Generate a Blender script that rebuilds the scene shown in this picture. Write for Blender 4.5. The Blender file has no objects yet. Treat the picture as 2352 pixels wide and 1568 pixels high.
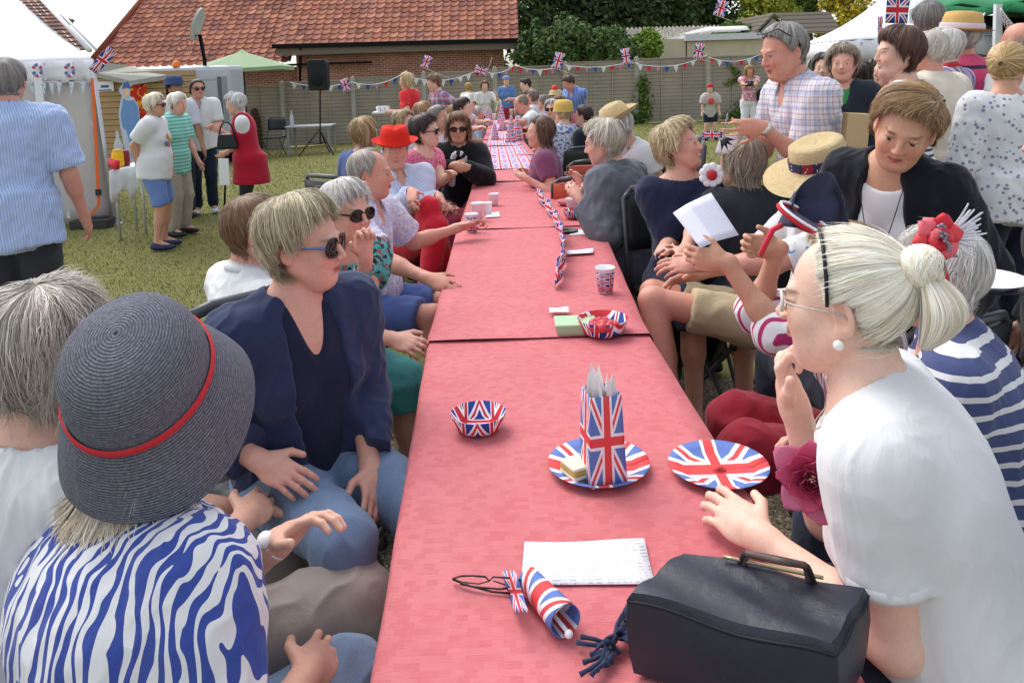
import bpy, math, random
import numpy as np
from mathutils import Vector, Matrix
random.seed(7); RNG = np.random.RandomState(11)
SC = bpy.context.scene
COL = SC.collection
# ------------------------------------------------------------------ camera
PW, PH, FPX = 2352.0, 1568.0, 1829.0
CAM_H, PITCH, ROLL = 1.66, 6.0, -1.9
SHIFT = (math.tan(math.radians(PITCH)) - (784 - 150) / FPX) * FPX / PW
cd = bpy.data.cameras.new('camera'); cam = bpy.data.objects.new('camera', cd); COL.objects.link(cam)
cd.sensor_width = 36; cd.lens = 36 * FPX / PW; cd.shift_y = SHIFT; cd.clip_start = .05; cd.clip_end = 600
CM = Matrix.Rotation(math.radians(90 - PITCH), 4, 'X') @ Matrix.Rotation(math.radians(ROLL), 4, 'Z')
cam.matrix_world = Matrix.Translation((0, 0, CAM_H)) @ CM
SC.camera = cam
# ------------------------------------------------------------------ world and sun
SUN_EL, SUN_AZ = 56.0, -42.0      # azimuth: degrees clockwise from +Y (away from the camera)
w = bpy.data.worlds.new('World'); SC.world = w; w.use_nodes = True
nt = w.node_tree; bg = nt.nodes['Background']
sky = nt.nodes.new('ShaderNodeTexSky'); sky.sky_type = 'NISHITA'; sky.sun_disc = False
sky.sun_elevation = math.radians(SUN_EL); sky.sun_rotation = math.radians(SUN_AZ)
sky.air_density = 1.0; sky.dust_density = 2.0; sky.ozone_density = 1.0
hs = nt.nodes.new('ShaderNodeHueSaturation'); hs.inputs['Saturation'].default_value = .38
nt.links.new(sky.outputs[0], hs.inputs['Color']); nt.links.new(hs.outputs[0], bg.inputs[0])
bg.inputs[1].default_value = 0.15
sl = bpy.data.lights.new('sun', 'SUN'); sl.energy = .85; sl.angle = math.radians(45); sl.color = (1, .95, .88)
so = bpy.data.objects.new('sun', sl); COL.objects.link(so)
_a, _e = math.radians(SUN_AZ), math.radians(SUN_EL)
so.rotation_euler = Vector((-math.sin(_a) * math.cos(_e), -math.cos(_a) * math.cos(_e), -math.sin(_e))).to_track_quat('-Z', 'Y').to_euler()
SC.view_settings.view_transform = 'Standard'; SC.view_settings.look = 'None'
SC.view_settings.exposure = 1.02; SC.view_settings.gamma = 1
SC.render.engine = 'CYCLES'; SC.cycles.max_bounces = 5; SC.cycles.diffuse_bounces = 3; SC.cycles.transparent_max_bounces = 6
SC.cycles.use_denoising = True

def ray(px, py):
    return CM.to_3x3() @ Vector(((px - 1176) / FPX, (784 - py) / FPX + SHIFT * PW / FPX, -1))
def at(px, py, Y):
    r = ray(px, py); t = Y / r.y
    return Vector((r.x * t, r.y * t, r.z * t + CAM_H))
def onz(px, py, z=0.0):
    r = ray(px, py); t = (z - CAM_H) / r.z
    return Vector((r.x * t, r.y * t, z))
# ------------------------------------------------------------------ objects
def tag(o, label=None, cat=None, group=None, kind=None):
    if label: o['label'] = label
    if cat: o['category'] = cat
    if group: o['group'] = group
    if kind: o['kind'] = kind
    return o
def empty(name, loc, rz=0, label=None, cat=None, group=None):
    o = bpy.data.objects.new(name, None); COL.objects.link(o); o.location = loc; o.rotation_euler = (0, 0, rz)
    o.empty_display_size = .1
    return tag(o, label, cat, group)
def link(name, me, mat=None, parent=None, loc=None):
    o = bpy.data.objects.new(name, me); COL.objects.link(o)
    if mat is not None:
        for m in (mat if isinstance(mat, (list, tuple)) else [mat]): me.materials.append(m)
    if parent: o.parent = parent
    if loc is not None: o.location = loc
    return o
def npmesh(name, V, Q, col=None, smooth=True, mi=None):
    """mesh from arrays; Q (n,4) quads or list of arrays (n,3)/(n,4)"""
    me = bpy.data.meshes.new(name); V = np.asarray(V, np.float32)
    fs = [np.asarray(q, np.int32) for q in (Q if isinstance(Q, list) else [Q]) if len(q)]
    me.vertices.add(len(V)); me.vertices.foreach_set('co', V.ravel())
    nl = sum(q.size for q in fs); nf = sum(len(q) for q in fs)
    me.loops.add(nl); me.polygons.add(nf)
    me.loops.foreach_set('vertex_index', np.concatenate([q.ravel() for q in fs]))
    tot = np.concatenate([np.full(len(q), q.shape[1], np.int32) for q in fs])
    me.polygons.foreach_set('loop_start', np.concatenate([[0], np.cumsum(tot)[:-1]]).astype(np.int32))
    me.polygons.foreach_set('loop_total', tot)
    me.polygons.foreach_set('use_smooth', np.full(nf, smooth, bool))
    if mi is not None: me.polygons.foreach_set('material_index', np.asarray(mi, np.int32))
    me.update(calc_edges=True)
    if col is not None:
        a = me.color_attributes.new('Col', 'FLOAT_COLOR', 'POINT')
        c = np.ones((len(V), 4), np.float32); c[:, :3] = col; a.data.foreach_set('color', c.ravel())
    return me
class MB:
    """collects simple shapes into one mesh"""
    def __init__(s): s.v = []; s.f = []; s.c = []; s.m = []; s.cur = (1, 1, 1); s.mi = 0; s.sm = []
    def add(s, vs, fs, smooth=False):
        n = len(s.v); s.v += [tuple(v) for v in vs]; s.f += [tuple(i + n for i in f) for f in fs]
        s.c += [s.cur] * len(vs); s.m += [s.mi] * len(fs); s.sm += [smooth] * len(fs); return s
    def box(s, c, d, R=None, taper=1.0):
        c = Vector(c); x, y, z = d[0] / 2, d[1] / 2, d[2] / 2; vs = []
        for k in (-1, 1):
            t = taper if k > 0 else 1
            for i, j in ((-1, -1), (1, -1), (1, 1), (-1, 1)):
                p = Vector((i * x * t, j * y * t, k * z)); vs.append(c + (R @ p if R is not None else p))
        return s.add(vs, [(0, 3, 2, 1), (4, 5, 6, 7), (0, 1, 5, 4), (1, 2, 6, 5), (2, 3, 7, 6), (3, 0, 4, 7)])
    def tube(s, pts, r, n=8, cap=True):
        pts = [Vector(p) for p in pts]; rs = r if isinstance(r, (list, tuple)) else [r] * len(pts); vs = []; up = None
        for i, p in enumerate(pts):
            t = (pts[min(i + 1, len(pts) - 1)] - pts[max(i - 1, 0)]).normalized()
            if up is None: up = Vector((0, 0, 1)) if abs(t.z) < .9 else Vector((1, 0, 0))
            a = t.cross(up).normalized(); b = a.cross(t).normalized(); up = b
            for k in range(n):
                q = 2 * math.pi * k / n; vs.append(p + (a * math.cos(q) + b * math.sin(q)) * rs[i])
        fs = [(i * n + k, i * n + (k + 1) % n, (i + 1) * n + (k + 1) % n, (i + 1) * n + k) for i in range(len(pts) - 1) for k in range(n)]
        if cap: fs += [tuple(range(n - 1, -1, -1)), tuple((len(pts) - 1) * n + k for k in range(n))]
        return s.add(vs, fs, True)
    def lathe(s, prof, c=(0, 0, 0), n=24, R=None, sx=1, sy=1, closed=False):
        c = Vector(c); vs = []
        for r, z in prof:
            for k in range(n):
                q = 2 * math.pi * k / n; p = Vector((r * math.cos(q) * sx, r * math.sin(q) * sy, z)); vs.append(c + (R @ p if R is not None else p))
        m = len(prof); fs = [(i * n + k, i * n + (k + 1) % n, (i + 1) * n + (k + 1) % n, (i + 1) * n + k) for i in range(m - 1) for k in range(n)]
        if closed: fs += [tuple(range(n - 1, -1, -1)), tuple((m - 1) * n + k for k in range(n))]
        return s.add(vs, fs, True)
    def ball(s, c, r, n=10, m=7, sc=(1, 1, 1), R=None):
        prof = [(r * math.sin(math.pi * max(.02, min(.98, i / m))), -r * math.cos(math.pi * i / m)) for i in range(m + 1)]
        c = Vector(c); vs = []
        for rr, z in prof:
            for k in range(n):
                q = 2 * math.pi * k / n; p = Vector((rr * math.cos(q) * sc[0], rr * math.sin(q) * sc[1], z * sc[2])); vs.append(c + (R @ p if R is not None else p))
        fs = [(i * n + k, i * n + (k + 1) % n, (i + 1) * n + (k + 1) % n, (i + 1) * n + k) for i in range(m) for k in range(n)]
        fs += [tuple(range(n - 1, -1, -1)), tuple(m * n + k for k in range(n))]
        return s.add(vs, fs, True)
    def sheet(s, grid, thick=0.0, smooth=True):
        """grid[i][j] of points; thick>0 closes it into a slab along the local normal"""
        a = len(grid); b = len(grid[0]); g = [[Vector(p) for p in r] for r in grid]
        top = [p for r in g for p in r]; fs = [(i * b + j, i * b + j + 1, (i + 1) * b + j + 1, (i + 1) * b + j) for i in range(a - 1) for j in range(b - 1)]
        if thick:
            N = []
            for i in range(a):
                for j in range(b):
                    n = (g[min(i + 1, a - 1)][j] - g[max(i - 1, 0)][j]).cross(g[i][min(j + 1, b - 1)] - g[i][max(j - 1, 0)])
                    N.append(n.normalized() if n.length > 1e-9 else Vector((0, 0, 1)))
            low = [p + n * thick for p, n in zip(top, N)]; o = len(top)
            fs += [tuple(i + o for i in reversed(f)) for f in fs]
            ed = [(i * b, (i + 1) * b) for i in range(a - 1)] + [((i + 1) * b + b - 1, i * b + b - 1) for i in range(a - 1)] + \
                 [(j + 1, j) for j in range(b - 1)] + [((a - 1) * b + j, (a - 1) * b + j + 1) for j in range(b - 1)]
            fs += [(p, q, q + o, p + o) for p, q in ed]; top = top + low
        return s.add(top, fs, smooth)
    def build(s, name, mat=None, parent=None, loc=None, bevel=0):
        me = bpy.data.meshes.new(name); me.from_pydata(s.v, [], s.f)
        me.polygons.foreach_set('use_smooth', s.sm); me.polygons.foreach_set('material_index', s.m)
        a = me.color_attributes.new('Col', 'FLOAT_COLOR', 'POINT')
        c = np.ones((len(s.v), 4), np.float32); c[:, :3] = np.array(s.c); a.data.foreach_set('color', c.ravel())
        me.update(); o = link(name, me, mat, parent, loc)
        if bevel:
            md = o.modifiers.new('b', 'BEVEL'); md.width = bevel; md.segments = 2; md.limit_method = 'ANGLE'; md.angle_limit = .7
        return o
# ------------------------------------------------------------------ materials
MC = {}
def C(h):
    """sRGB hex -> linear"""
    v = [int(h[i:i + 2], 16) / 255 for i in (0, 2, 4)]
    return tuple(x / 12.92 if x <= .04045 else ((x + .055) / 1.055) ** 2.4 for x in v)
class NT:
    def __init__(s, name, rough=.7, spec=.3):
        s.m = bpy.data.materials.new(name); s.m.use_nodes = True; s.t = s.m.node_tree; s.b = s.t.nodes['Principled BSDF']
        s.b.inputs['Roughness'].default_value = rough; s.b.inputs['Specular IOR Level'].default_value = spec
    def n(s, typ, **kw):
        x = s.t.nodes.new('ShaderNode' + typ)
        for k, v in kw.items():
            if k.startswith('i_'):
                k = k[2:]; k = int(k) if k.isdigit() else k.replace('_', ' '); s.put(x.inputs[k], v)
            else: setattr(x, k, v)
        return x
    def put(s, inp, v):
        if isinstance(v, bpy.types.NodeSocket): s.t.links.new(v, inp)
        elif isinstance(v, bpy.types.Node): s.t.links.new(v.outputs[0], inp)
        elif isinstance(v, tuple) and len(v) == 3 and inp.type == 'RGBA': inp.default_value = (*v, 1)
        else: inp.default_value = v
    def coord(s, kind='Object', scale=(1, 1, 1), rot=(0, 0, 0), loc=(0, 0, 0)):
        c = s.n('TexCoord'); m = s.n('Mapping'); s.put(m.inputs[0], c.outputs[kind])
        m.inputs['Scale'].default_value = scale; m.inputs['Rotation'].default_value = rot; m.inputs['Location'].default_value = loc
        return m.outputs[0]
    def noise(s, v, scale=5, detail=3, rough=.5, dist=0):
        x = s.n('TexNoise'); s.put(x.inputs['Vector'], v); x.inputs['Scale'].default_value = scale; x.inputs['Detail'].default_value = detail
        x.inputs['Roughness'].default_value = rough; x.inputs['Distortion'].default_value = dist; return x.outputs[0]
    def ramp(s, f, stops, interp='LINEAR'):
        x = s.n('ValToRGB'); s.put(x.inputs[0], f); e = x.color_ramp.elements; x.color_ramp.interpolation = interp
        while len(e) > 1: e.remove(e[-1])
        e[0].position = stops[0][0]; e[0].color = (*stops[0][1], 1) if len(stops[0][1]) == 3 else stops[0][1]
        for p, c in stops[1:]: q = e.new(p); q.color = (*c, 1)
        return x.outputs[0]
    def mix(s, f, a, b, mode='MIX'):
        x = s.n('Mix', data_type='RGBA', blend_type=mode); s.put(x.inputs[0], f); s.put(x.inputs[6], a); s.put(x.inputs[7], b); return x.outputs[2]
    def math(s, op, a, b=0.0, c=None):
        x = s.n('Math', operation=op); s.put(x.inputs[0], a); s.put(x.inputs[1], b)
        if c is not None: s.put(x.inputs[2], c)
        return x.outputs[0]
    def sep(s, v):
        x = s.n('SeparateXYZ'); s.put(x.inputs[0], v); return x.outputs
    def base(s, c): s.put(s.b.inputs['Base Color'], c)
    def bump(s, h, strength=.3, dist=.01):
        x = s.n('Bump'); s.put(x.inputs['Height'], h); x.inputs['Strength'].default_value = strength; x.inputs['Distance'].default_value = dist
        s.put(s.b.inputs['Normal'], x.outputs[0])
    def attr(s): x = s.n('Attribute', attribute_name='Col'); return x.outputs['Color']
def plain(col, rough=.6, spec=.3, var=.12, nscale=6, bump=0, metal=0, bscale=60):
    k = ('plain', col, rough, spec, var, nscale, bump, metal)
    if k in MC: return MC[k]
    c = C(col) if isinstance(col, str) else col
    t = NT('surface_' + (col if isinstance(col, str) else 'x'), rough, spec); v = t.coord()
    f = t.noise(v, nscale, 4)
    t.base(t.mix(f, tuple(x * (1 - var) for x in c), tuple(min(1, x * (1 + var)) for x in c)))
    t.b.inputs['Metallic'].default_value = metal
    if bump: t.bump(t.noise(v, bscale, 3), bump, .004)
    MC[k] = t.m; return t.m
def cloth(col, kind='plain', col2=None, scale=30, rot=0, var=.1, rough=.85, p=.5, col3=None):
    """fabric materials in object space: plain, hstripe, vstripe, check, floral, zebra, denim, lace, knit"""
    k = ('cloth', col, kind, col2, scale, rot, var, p, col3)
    if k in MC: return MC[k]
    cl_ = lambda q: tuple(min(x, .70) for x in C(q))
    c = cl_(col); c2 = cl_(col2) if col2 else c; c3 = cl_(col3) if col3 else c2
    t = NT('fabric_' + kind + '_' + col, rough, .15); v = t.coord(rot=(0, 0, math.radians(rot)))
    f = t.noise(v, 4, 3); base = t.mix(f, tuple(x * (1 - var) for x in c), tuple(min(1, x * (1 + var)) for x in c))
    S = t.sep(v)
    def wave(ax, sc, duty=.5):
        fr = t.math('FRACT', t.math('MULTIPLY', ax, sc)); return t.math('LESS_THAN', fr, duty)
    hb = t.noise(v, 900, 2)
    if kind == 'hstripe': out = t.mix(wave(S[2], scale, p), base, c2)
    elif kind == 'vstripe': out = t.mix(wave(t.math('ADD', S[0], t.math('MULTIPLY', S[1], .6)), scale, p), base, c2)
    elif kind == 'check':
        a = wave(S[2], scale, p); b = wave(t.math('ADD', S[0], S[1]), scale, p)
        a2 = wave(S[2], scale * .37, .3); b2 = wave(t.math('ADD', S[0], S[1]), scale * .37, .3)
        o = t.mix(t.math('MULTIPLY', t.math('ADD', a, b), .42), base, c2); out = t.mix(t.math('MULTIPLY', t.math('ADD', a2, b2), .3), o, c3)
    elif kind == 'floral':
        n1 = t.noise(v, scale, 2, .5, .4); o = t.mix(t.math('GREATER_THAN', n1, p + .05), base, c2)
        n2 = t.noise(t.coord(loc=(3, 5, 7)), scale * 1.25, 2, .5, .4); out = t.mix(t.math('GREATER_THAN', n2, p + .1), o, c3)
    elif kind == 'zebra':
        d = t.noise(t.coord(scale=(1, 1, .30)), 9, 2, .5)
        d2 = t.noise(t.coord(scale=(1, 1, .30), loc=(9, 2, 1)), 26, 1, .4)
        ax = t.math('ADD', t.math('ADD', S[0], t.math('MULTIPLY', S[1], .55)), t.math('ADD', t.math('MULTIPLY', d, .17), t.math('MULTIPLY', S[2], -.12)))
        sn = t.math('SINE', t.math('MULTIPLY', ax, scale))
        br = t.math('SUBTRACT', d2, .47); th = t.math('GREATER_THAN', t.math('ADD', sn, t.math('MULTIPLY', br, 4.2)), .10)
        out = t.mix(th, base, c2)
    elif kind == 'denim':
        out = t.mix(t.noise(t.coord(scale=(1, 1, .3)), 260, 2), base, c2)
    elif kind == 'lace':
        vo = t.n('TexVoronoi'); t.put(vo.inputs['Vector'], v); vo.inputs['Scale'].default_value = scale
        out = t.mix(t.math('GREATER_THAN', vo.outputs['Distance'], p), base, c2)
    else: out = base
    t.base(out); t.b.inputs['Sheen Weight'].default_value = .15
    wv = t.noise(t.coord(scale=(1, 1, .45), rot=(.3, .2, 0)), 11, 3, .55, 1.6); w2 = t.noise(t.coord(scale=(1, 1, .6), rot=(-.4, .3, 0)), 30, 3, .6, .8)
    rg = t.math('ABSOLUTE', t.math('SUBTRACT', wv, .5))
    t.bump(t.math('ADD', t.math('ADD', t.math('MULTIPLY', rg, -1.5), t.math('MULTIPLY', w2, .25)), t.math('MULTIPLY', hb, .05)), .28, .010)
    MC[k] = t.m; return t.m
def vcol(name, rough=.6, spec=.3, bump=0, bscale=80, sheen=0):
    k = ('vcol', name)
    if k in MC: return MC[k]
    t = NT(name, rough, spec); t.base(t.attr())
    if bump: t.bump(t.noise(t.coord(), bscale, 3), bump, .003)
    MC[k] = t.m; return t.m
def skin_mat():
    if 'skin' in MC: return MC['skin']
    t = NT('skin', .48, .35); v = t.coord(); n = t.noise(v, 70, 5, .75); n2 = t.noise(v, 9, 2)
    c = t.mix(t.math('MULTIPLY', n, .5), t.attr(), (.52, .20, .13), 'MIX') if False else t.attr()
    m1 = t.mix(.5, c, t.ramp(n, [(.3, (.84, .74, .71)), (.7, (1.10, 1.10, 1.08))]), 'MULTIPLY')
    m2 = t.mix(.6, m1, t.ramp(n2, [(.3, (1.05, .94, .92)), (.7, (.98, 1.03, 1.02))]), 'MULTIPLY')
    t.base(m2); t.b.inputs['Subsurface Weight'].default_value = .12; t.b.inputs['Subsurface Radius'].default_value = (.012, .005, .003)
    t.b.inputs['Subsurface Scale'].default_value = 1.0
    t.bump(t.noise(v, 260, 3, .7), .25, .0015); MC['skin'] = t.m; return t.m
def hair_mat():
    if 'hair' in MC: return MC['hair']
    t = NT('hair', .42, .35); t.base(t.attr()); t.b.inputs['Sheen Weight'].default_value = .1; MC['hair'] = t.m; return t.m
# ------------------------------------------------------------------ signed-distance bodies
def V3(*a): return np.array(a, np.float32)
def frame(y, zhint):
    """rotation with columns x,y,z: y along given dir, z near the hint"""
    y = np.asarray(y, float); y = y / np.linalg.norm(y); x = np.cross(y, zhint); x /= (np.linalg.norm(x) + 1e-9); z = np.cross(x, y)
    return np.stack([x, y, z], 1)
class Field:
    def __init__(s): s.p = []
    def cone(s, a, b, ra, rb, k=.02, sub=False, cap=False): s.p.append(('cap' if cap else 'cone', np.asarray(a, float), np.asarray(b, float), ra, rb, k, sub)); return s
    def ell(s, c, r, R=None, k=.02, sub=False): s.p.append(('ell', np.asarray(c, float), np.asarray(r, float), np.eye(3) if R is None else R, 0, k, sub)); return s
    def bounds(s, m=.02):
        lo = np.full(3, 1e9); hi = -lo
        for q in s.p:
            if q[6]: continue
            if q[0] == 'ell': e = np.sqrt(((q[3] * q[2][None, :]) ** 2).sum(1)); l, h = q[1] - e, q[1] + e
            else: r = max(q[3], q[4]); l, h = np.minimum(q[1], q[2]) - r, np.maximum(q[1], q[2]) + r
            lo = np.minimum(lo, l); hi = np.maximum(hi, h)
        return lo - m, hi + m
    def mesh(s, hc, fine=(), hf=None):
        """surface nets on a rectilinear grid; fine = list of (lo,hi) boxes sampled at hf"""
        lo, hi = s.bounds(hc * 2.5); ax = []
        for i in range(3):
            x = lo[i]; L = [x]
            while x < hi[i]:
                h = hc
                for fl, fh in fine:
                    if fl[i] - hf <= x <= fh[i]: h = hf
                x += h; L.append(x)
            ax.append(np.array(L, np.float32))
        n = [len(a) for a in ax]; F = np.full(n, 1.0, np.float32)
        for typ, a, b, c, d, k, sub in s.p:
            if typ == 'ell': e = np.sqrt(((c * b[None, :]) ** 2).sum(1)); l, h = a - e, a + e
            else: r = max(c, d); l, h = np.minimum(a, b) - r, np.maximum(a, b) + r
            m = k + hc * 2.2; sl = []
            for i in range(3):
                i0 = max(0, np.searchsorted(ax[i], l[i] - m) - 1); i1 = min(n[i], np.searchsorted(ax[i], h[i] + m) + 1); sl.append(slice(i0, i1))
            if any(q.stop <= q.start for q in sl): continue
            X = ax[0][sl[0]][:, None, None]; Y = ax[1][sl[1]][None, :, None]; Z = ax[2][sl[2]][None, None, :]
            if typ == 'ell':
                dx, dy, dz = X - a[0], Y - a[1], Z - a[2]; k0 = 0; k1 = 0
                for j in range(3):
                    t = dx * c[0, j] + dy * c[1, j] + dz * c[2, j]; t = t / b[j]; t2 = t * t; k0 = k0 + t2; k1 = k1 + t2 / (b[j] * b[j])
                k0 = np.sqrt(k0); D = k0 * (k0 - 1) / np.sqrt(k1 + 1e-12)
            else:
                ba = b - a; L2 = float(ba @ ba) + 1e-12
                dx, dy, dz = X - a[0], Y - a[1], Z - a[2]
                t = (dx * ba[0] + dy * ba[1] + dz * ba[2]) / L2; tc = np.clip(t, 0, 1)
                qx, qy, qz = dx - ba[0] * tc, dy - ba[1] * tc, dz - ba[2] * tc
                if typ == 'cone': D = np.sqrt(qx * qx + qy * qy + qz * qz) - (c + (d - c) * tc)
                else:
                    L = math.sqrt(L2); rx, ry, rz = dx - ba[0] * t, dy - ba[1] * t, dz - ba[2] * t
                    rad = np.sqrt(rx * rx + ry * ry + rz * rz) - (c + (d - c) * tc); al = (np.abs(t - .5) - .5) * L
                    D = np.minimum(np.maximum(rad, al), 0) + np.sqrt(np.maximum(rad, 0) ** 2 + np.maximum(al, 0) ** 2)
            G = F[sl[0], sl[1], sl[2]]
            if sub:
                D = -D; hh = np.maximum(k - np.abs(G - D), 0) / max(k, 1e-6); R = np.maximum(G, D) + hh * hh * k * .25
            else:
                hh = np.maximum(k - np.abs(G - D), 0) / max(k, 1e-6); R = np.minimum(G, D) - hh * hh * k * .25
            F[sl[0], sl[1], sl[2]] = R
        return nets(F, ax)
def nets(F, ax):
    S = F < 0; n = F.shape
    cnt = np.zeros([m - 1 for m in n], np.int8)
    for i in (0, 1):
        for j in (0, 1):
            for k in (0, 1): cnt += S[i:n[0] - 1 + i, j:n[1] - 1 + j, k:n[2] - 1 + k]
    A = (cnt > 0) & (cnt < 8); idx = np.argwhere(A); ids = np.full(A.shape, -1, np.int32); ids[A] = np.arange(len(idx))
    P = np.zeros((len(idx), 3), np.float64); N = np.zeros(len(idx))
    I, J, K = idx.T
    cs = [(i, j, k) for i in (0, 1) for j in (0, 1) for k in (0, 1)]
    for a in cs:
        for d in range(3):
            if a[d]: continue
            b = list(a); b[d] = 1
            fa = F[I + a[0], J + a[1], K + a[2]]; fb = F[I + b[0], J + b[1], K + b[2]]
            m = (fa < 0) != (fb < 0); t = np.where(m, fa / (fa - fb + 1e-20), 0)
            for e in range(3): P[:, e] += m * (a[e] + (t if e == d else 0))
            N += m
    P /= N[:, None]; G = idx + P
    V = np.stack([np.interp(G[:, e], np.arange(n[e]), ax[e]) for e in range(3)], 1)
    Q = []
    for d in range(3):
        u, v = (d + 1) % 3, (d + 2) % 3
        s0 = [slice(None)] * 3; s1 = [slice(None)] * 3; s0[d] = slice(0, n[d] - 1); s1[d] = slice(1, n[d])
        X = S[tuple(s0)] != S[tuple(s1)]; e = np.argwhere(X); e = e[(e[:, u] > 0) & (e[:, v] > 0) & (e[:, u] < n[u] - 1) & (e[:, v] < n[v] - 1)]
        if not len(e): continue
        inside = S[e[:, 0], e[:, 1], e[:, 2]]
        def g(du, dv):
            c = e.copy(); c[:, u] -= du; c[:, v] -= dv; return ids[c[:, 0], c[:, 1], c[:, 2]]
        q = np.stack([g(1, 1), g(0, 1), g(0, 0), g(1, 0)], 1); q[~inside] = q[~inside][:, ::-1]; Q.append(q)
    return V, np.concatenate(Q) if Q else np.zeros((0, 4), np.int32)
def vnormals(V, Q):
    a, b, c = V[Q[:, 0]], V[Q[:, 1]], V[Q[:, 2]]; n = np.cross(b - a, c - a); N = np.zeros_like(V)
    for i in range(4): np.add.at(N, Q[:, i], n)
    return N / (np.linalg.norm(N, axis=1, keepdims=True) + 1e-12)
def relax(V, Q, it=1, lam=.5):
    E = np.concatenate([Q[:, [0, 1]], Q[:, [1, 2]], Q[:, [2, 3]], Q[:, [3, 0]]])
    for _ in range(it):
        A = np.zeros_like(V); n = np.zeros(len(V)); np.add.at(A, E[:, 0], V[E[:, 1]]); np.add.at(A, E[:, 1], V[E[:, 0]])
        np.add.at(n, E[:, 0], 1); np.add.at(n, E[:, 1], 1); V = V * (1 - lam) + lam * A / np.maximum(n, 1)[:, None]
    return V
def wnoise(P, f, seed=0, oct=3):
    """smooth pseudo noise -1..1 from warped sines"""
    r = np.random.RandomState(seed); out = 0; amp = 1; tot = 0; Q = P + .35 / f * np.sin(P[:, [1, 2, 0]] * f * 1.3 + 1.7)
    for o in range(oct):
        s = 0
        for i in range(4):
            d = r.randn(3); d /= np.linalg.norm(d); s = s + np.sin((Q @ d) * f * 2 ** o * (1 + .4 * r.rand()) + r.rand() * 6.28)
        out = out + amp * s / 2.8; tot += amp; amp *= .55
    return out / tot
def folds(P, seed, f=22):
    n = wnoise(P * V3(1, 1, .55), f, seed, 2); return 1 - 2 * np.abs(n) ** .8
# ------------------------------------------------------------------ people
def rotm(yaw=0, pitch=0, roll=0):
    """head/torso frame: columns right, forward, up. yaw turns left (ccw from above), pitch nods down, roll tips to own right"""
    return np.array((Matrix.Rotation(math.radians(yaw), 3, 'Z') @ Matrix.Rotation(math.radians(-pitch), 3, 'X') @ Matrix.Rotation(math.radians(roll), 3, 'Y')), float)
def add_head(F, M, c, s, sex='f', smile=0, age=.6, look=0):
    T = lambda *p: c + s * (M @ np.array(p, float))
    def E(p, r, k, sub=False, R=None): F.ell(T(*p), np.array(r) * s, M if R is None else M @ R, k * s, sub)
    def K(a, b, ra, rb, k, sub=False): F.cone(T(*a), T(*b), ra * s, rb * s, k * s, sub)
    m = 1.06 if sex == 'm' else 1.0
    E((0, -.012, .035), (.075, .093, .082), .01)
    E((0, .028, -.028), (.056 * m, .060, .076), .03)
    E((0, .058, -.086), (.026 * m, .024, .020), .03)
    for q in (-1, 1):
        K((q * .052 * m, -.005, -.040), (q * .022, .052, -.086), .019, .017, .03)
        E((q * .036, .060, -.026), (.021, .022, .024), .025)
        if age > .5: E((q * .034, .052, -.062), (.018, .018, .018), .02)
    K((-.032, .0775, .024), (.032, .0775, .024), .0105, .0105, .014)
    for q in (-1, 1):
        E((q * .031, .099, .006), (.017, .014, .0125), .012, True)
        E((q * .031, .0735, .0065), (.0132, .0132, .0132), .001)
        E((q * .031, .0738, .0120), (.0158, .0143, .0080), .003)
        E((q * .031, .0725, -.0035), (.0150, .0138, .0060), .004)
        if age > .5: E((q * .032, .076, -.012), (.012, .008, .005), .006)
    K((0, .084, .018), (0, .104, -.020), .0068, .0088, .012)
    E((0, .104, -.024), (.0095, .0095, .008), .005)
    for q in (-1, 1):
        E((q * .0115, .0955, -.026), (.0070, .0090, .0068), .005)
        E((q * .0065, .0995, -.0335), (.0032, .005, .003), .002, True)
    w = .024 + .006 * smile; y0 = .0905
    for q in (-1, 1):
        K((0, y0, -.0485), (q * w, y0 - .011, -.0515 + .006 * smile), .0052, .0028, .005)
        K((0, y0 - .001, -.0585 - .002 * smile), (q * w * .85, y0 - .012, -.0545 + .005 * smile), .0062, .0028, .005)
        K((0, y0 + .007, -.0535), (q * w, y0 - .008, -.053 + .0065 * smile), .0013 + .0025 * smile, .0012, .003, True)
        if age > .4: K((q * .016, .094, -.029), (q * (.031 + .004 * smile), .080, -.054), .0016, .0014, .006, True)
    K((-.012, .088, -.070), (.012, .088, -.070), .003, .003, .008, True)
    if smile > .5: E((0, y0 - .006, -.0535), (w * .8, .006, .0035), .001)
    for q in (-1, 1):
        R = np.array(Matrix.Rotation(math.radians(q * 20), 3, 'Z') @ Matrix.Rotation(math.radians(-10), 3, 'X'))
        E((q * .078, -.012, .000), (.0065, .0175, .031), .006, False, R)
        E((q * .0835, -.009, .003), (.0055, .0105, .021), .004, True, R)
        E((q * .0765, -.006, -.024), (.006, .009, .010), .006, False, R)
    K((0, -.022, -.055), (0, -.034, -.14), .047 * m, .049 * m, .018)
    if age > .6: E((0, .030, -.095), (.030, .028, .014), .02)
SKINS = {'fair': 'DDB29C', 'pink': 'DAA794', 'tan': 'C99A80', 'red': 'CF9683', 'pale': 'E2BDAA', 'brown': 'A07A60'}
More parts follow.
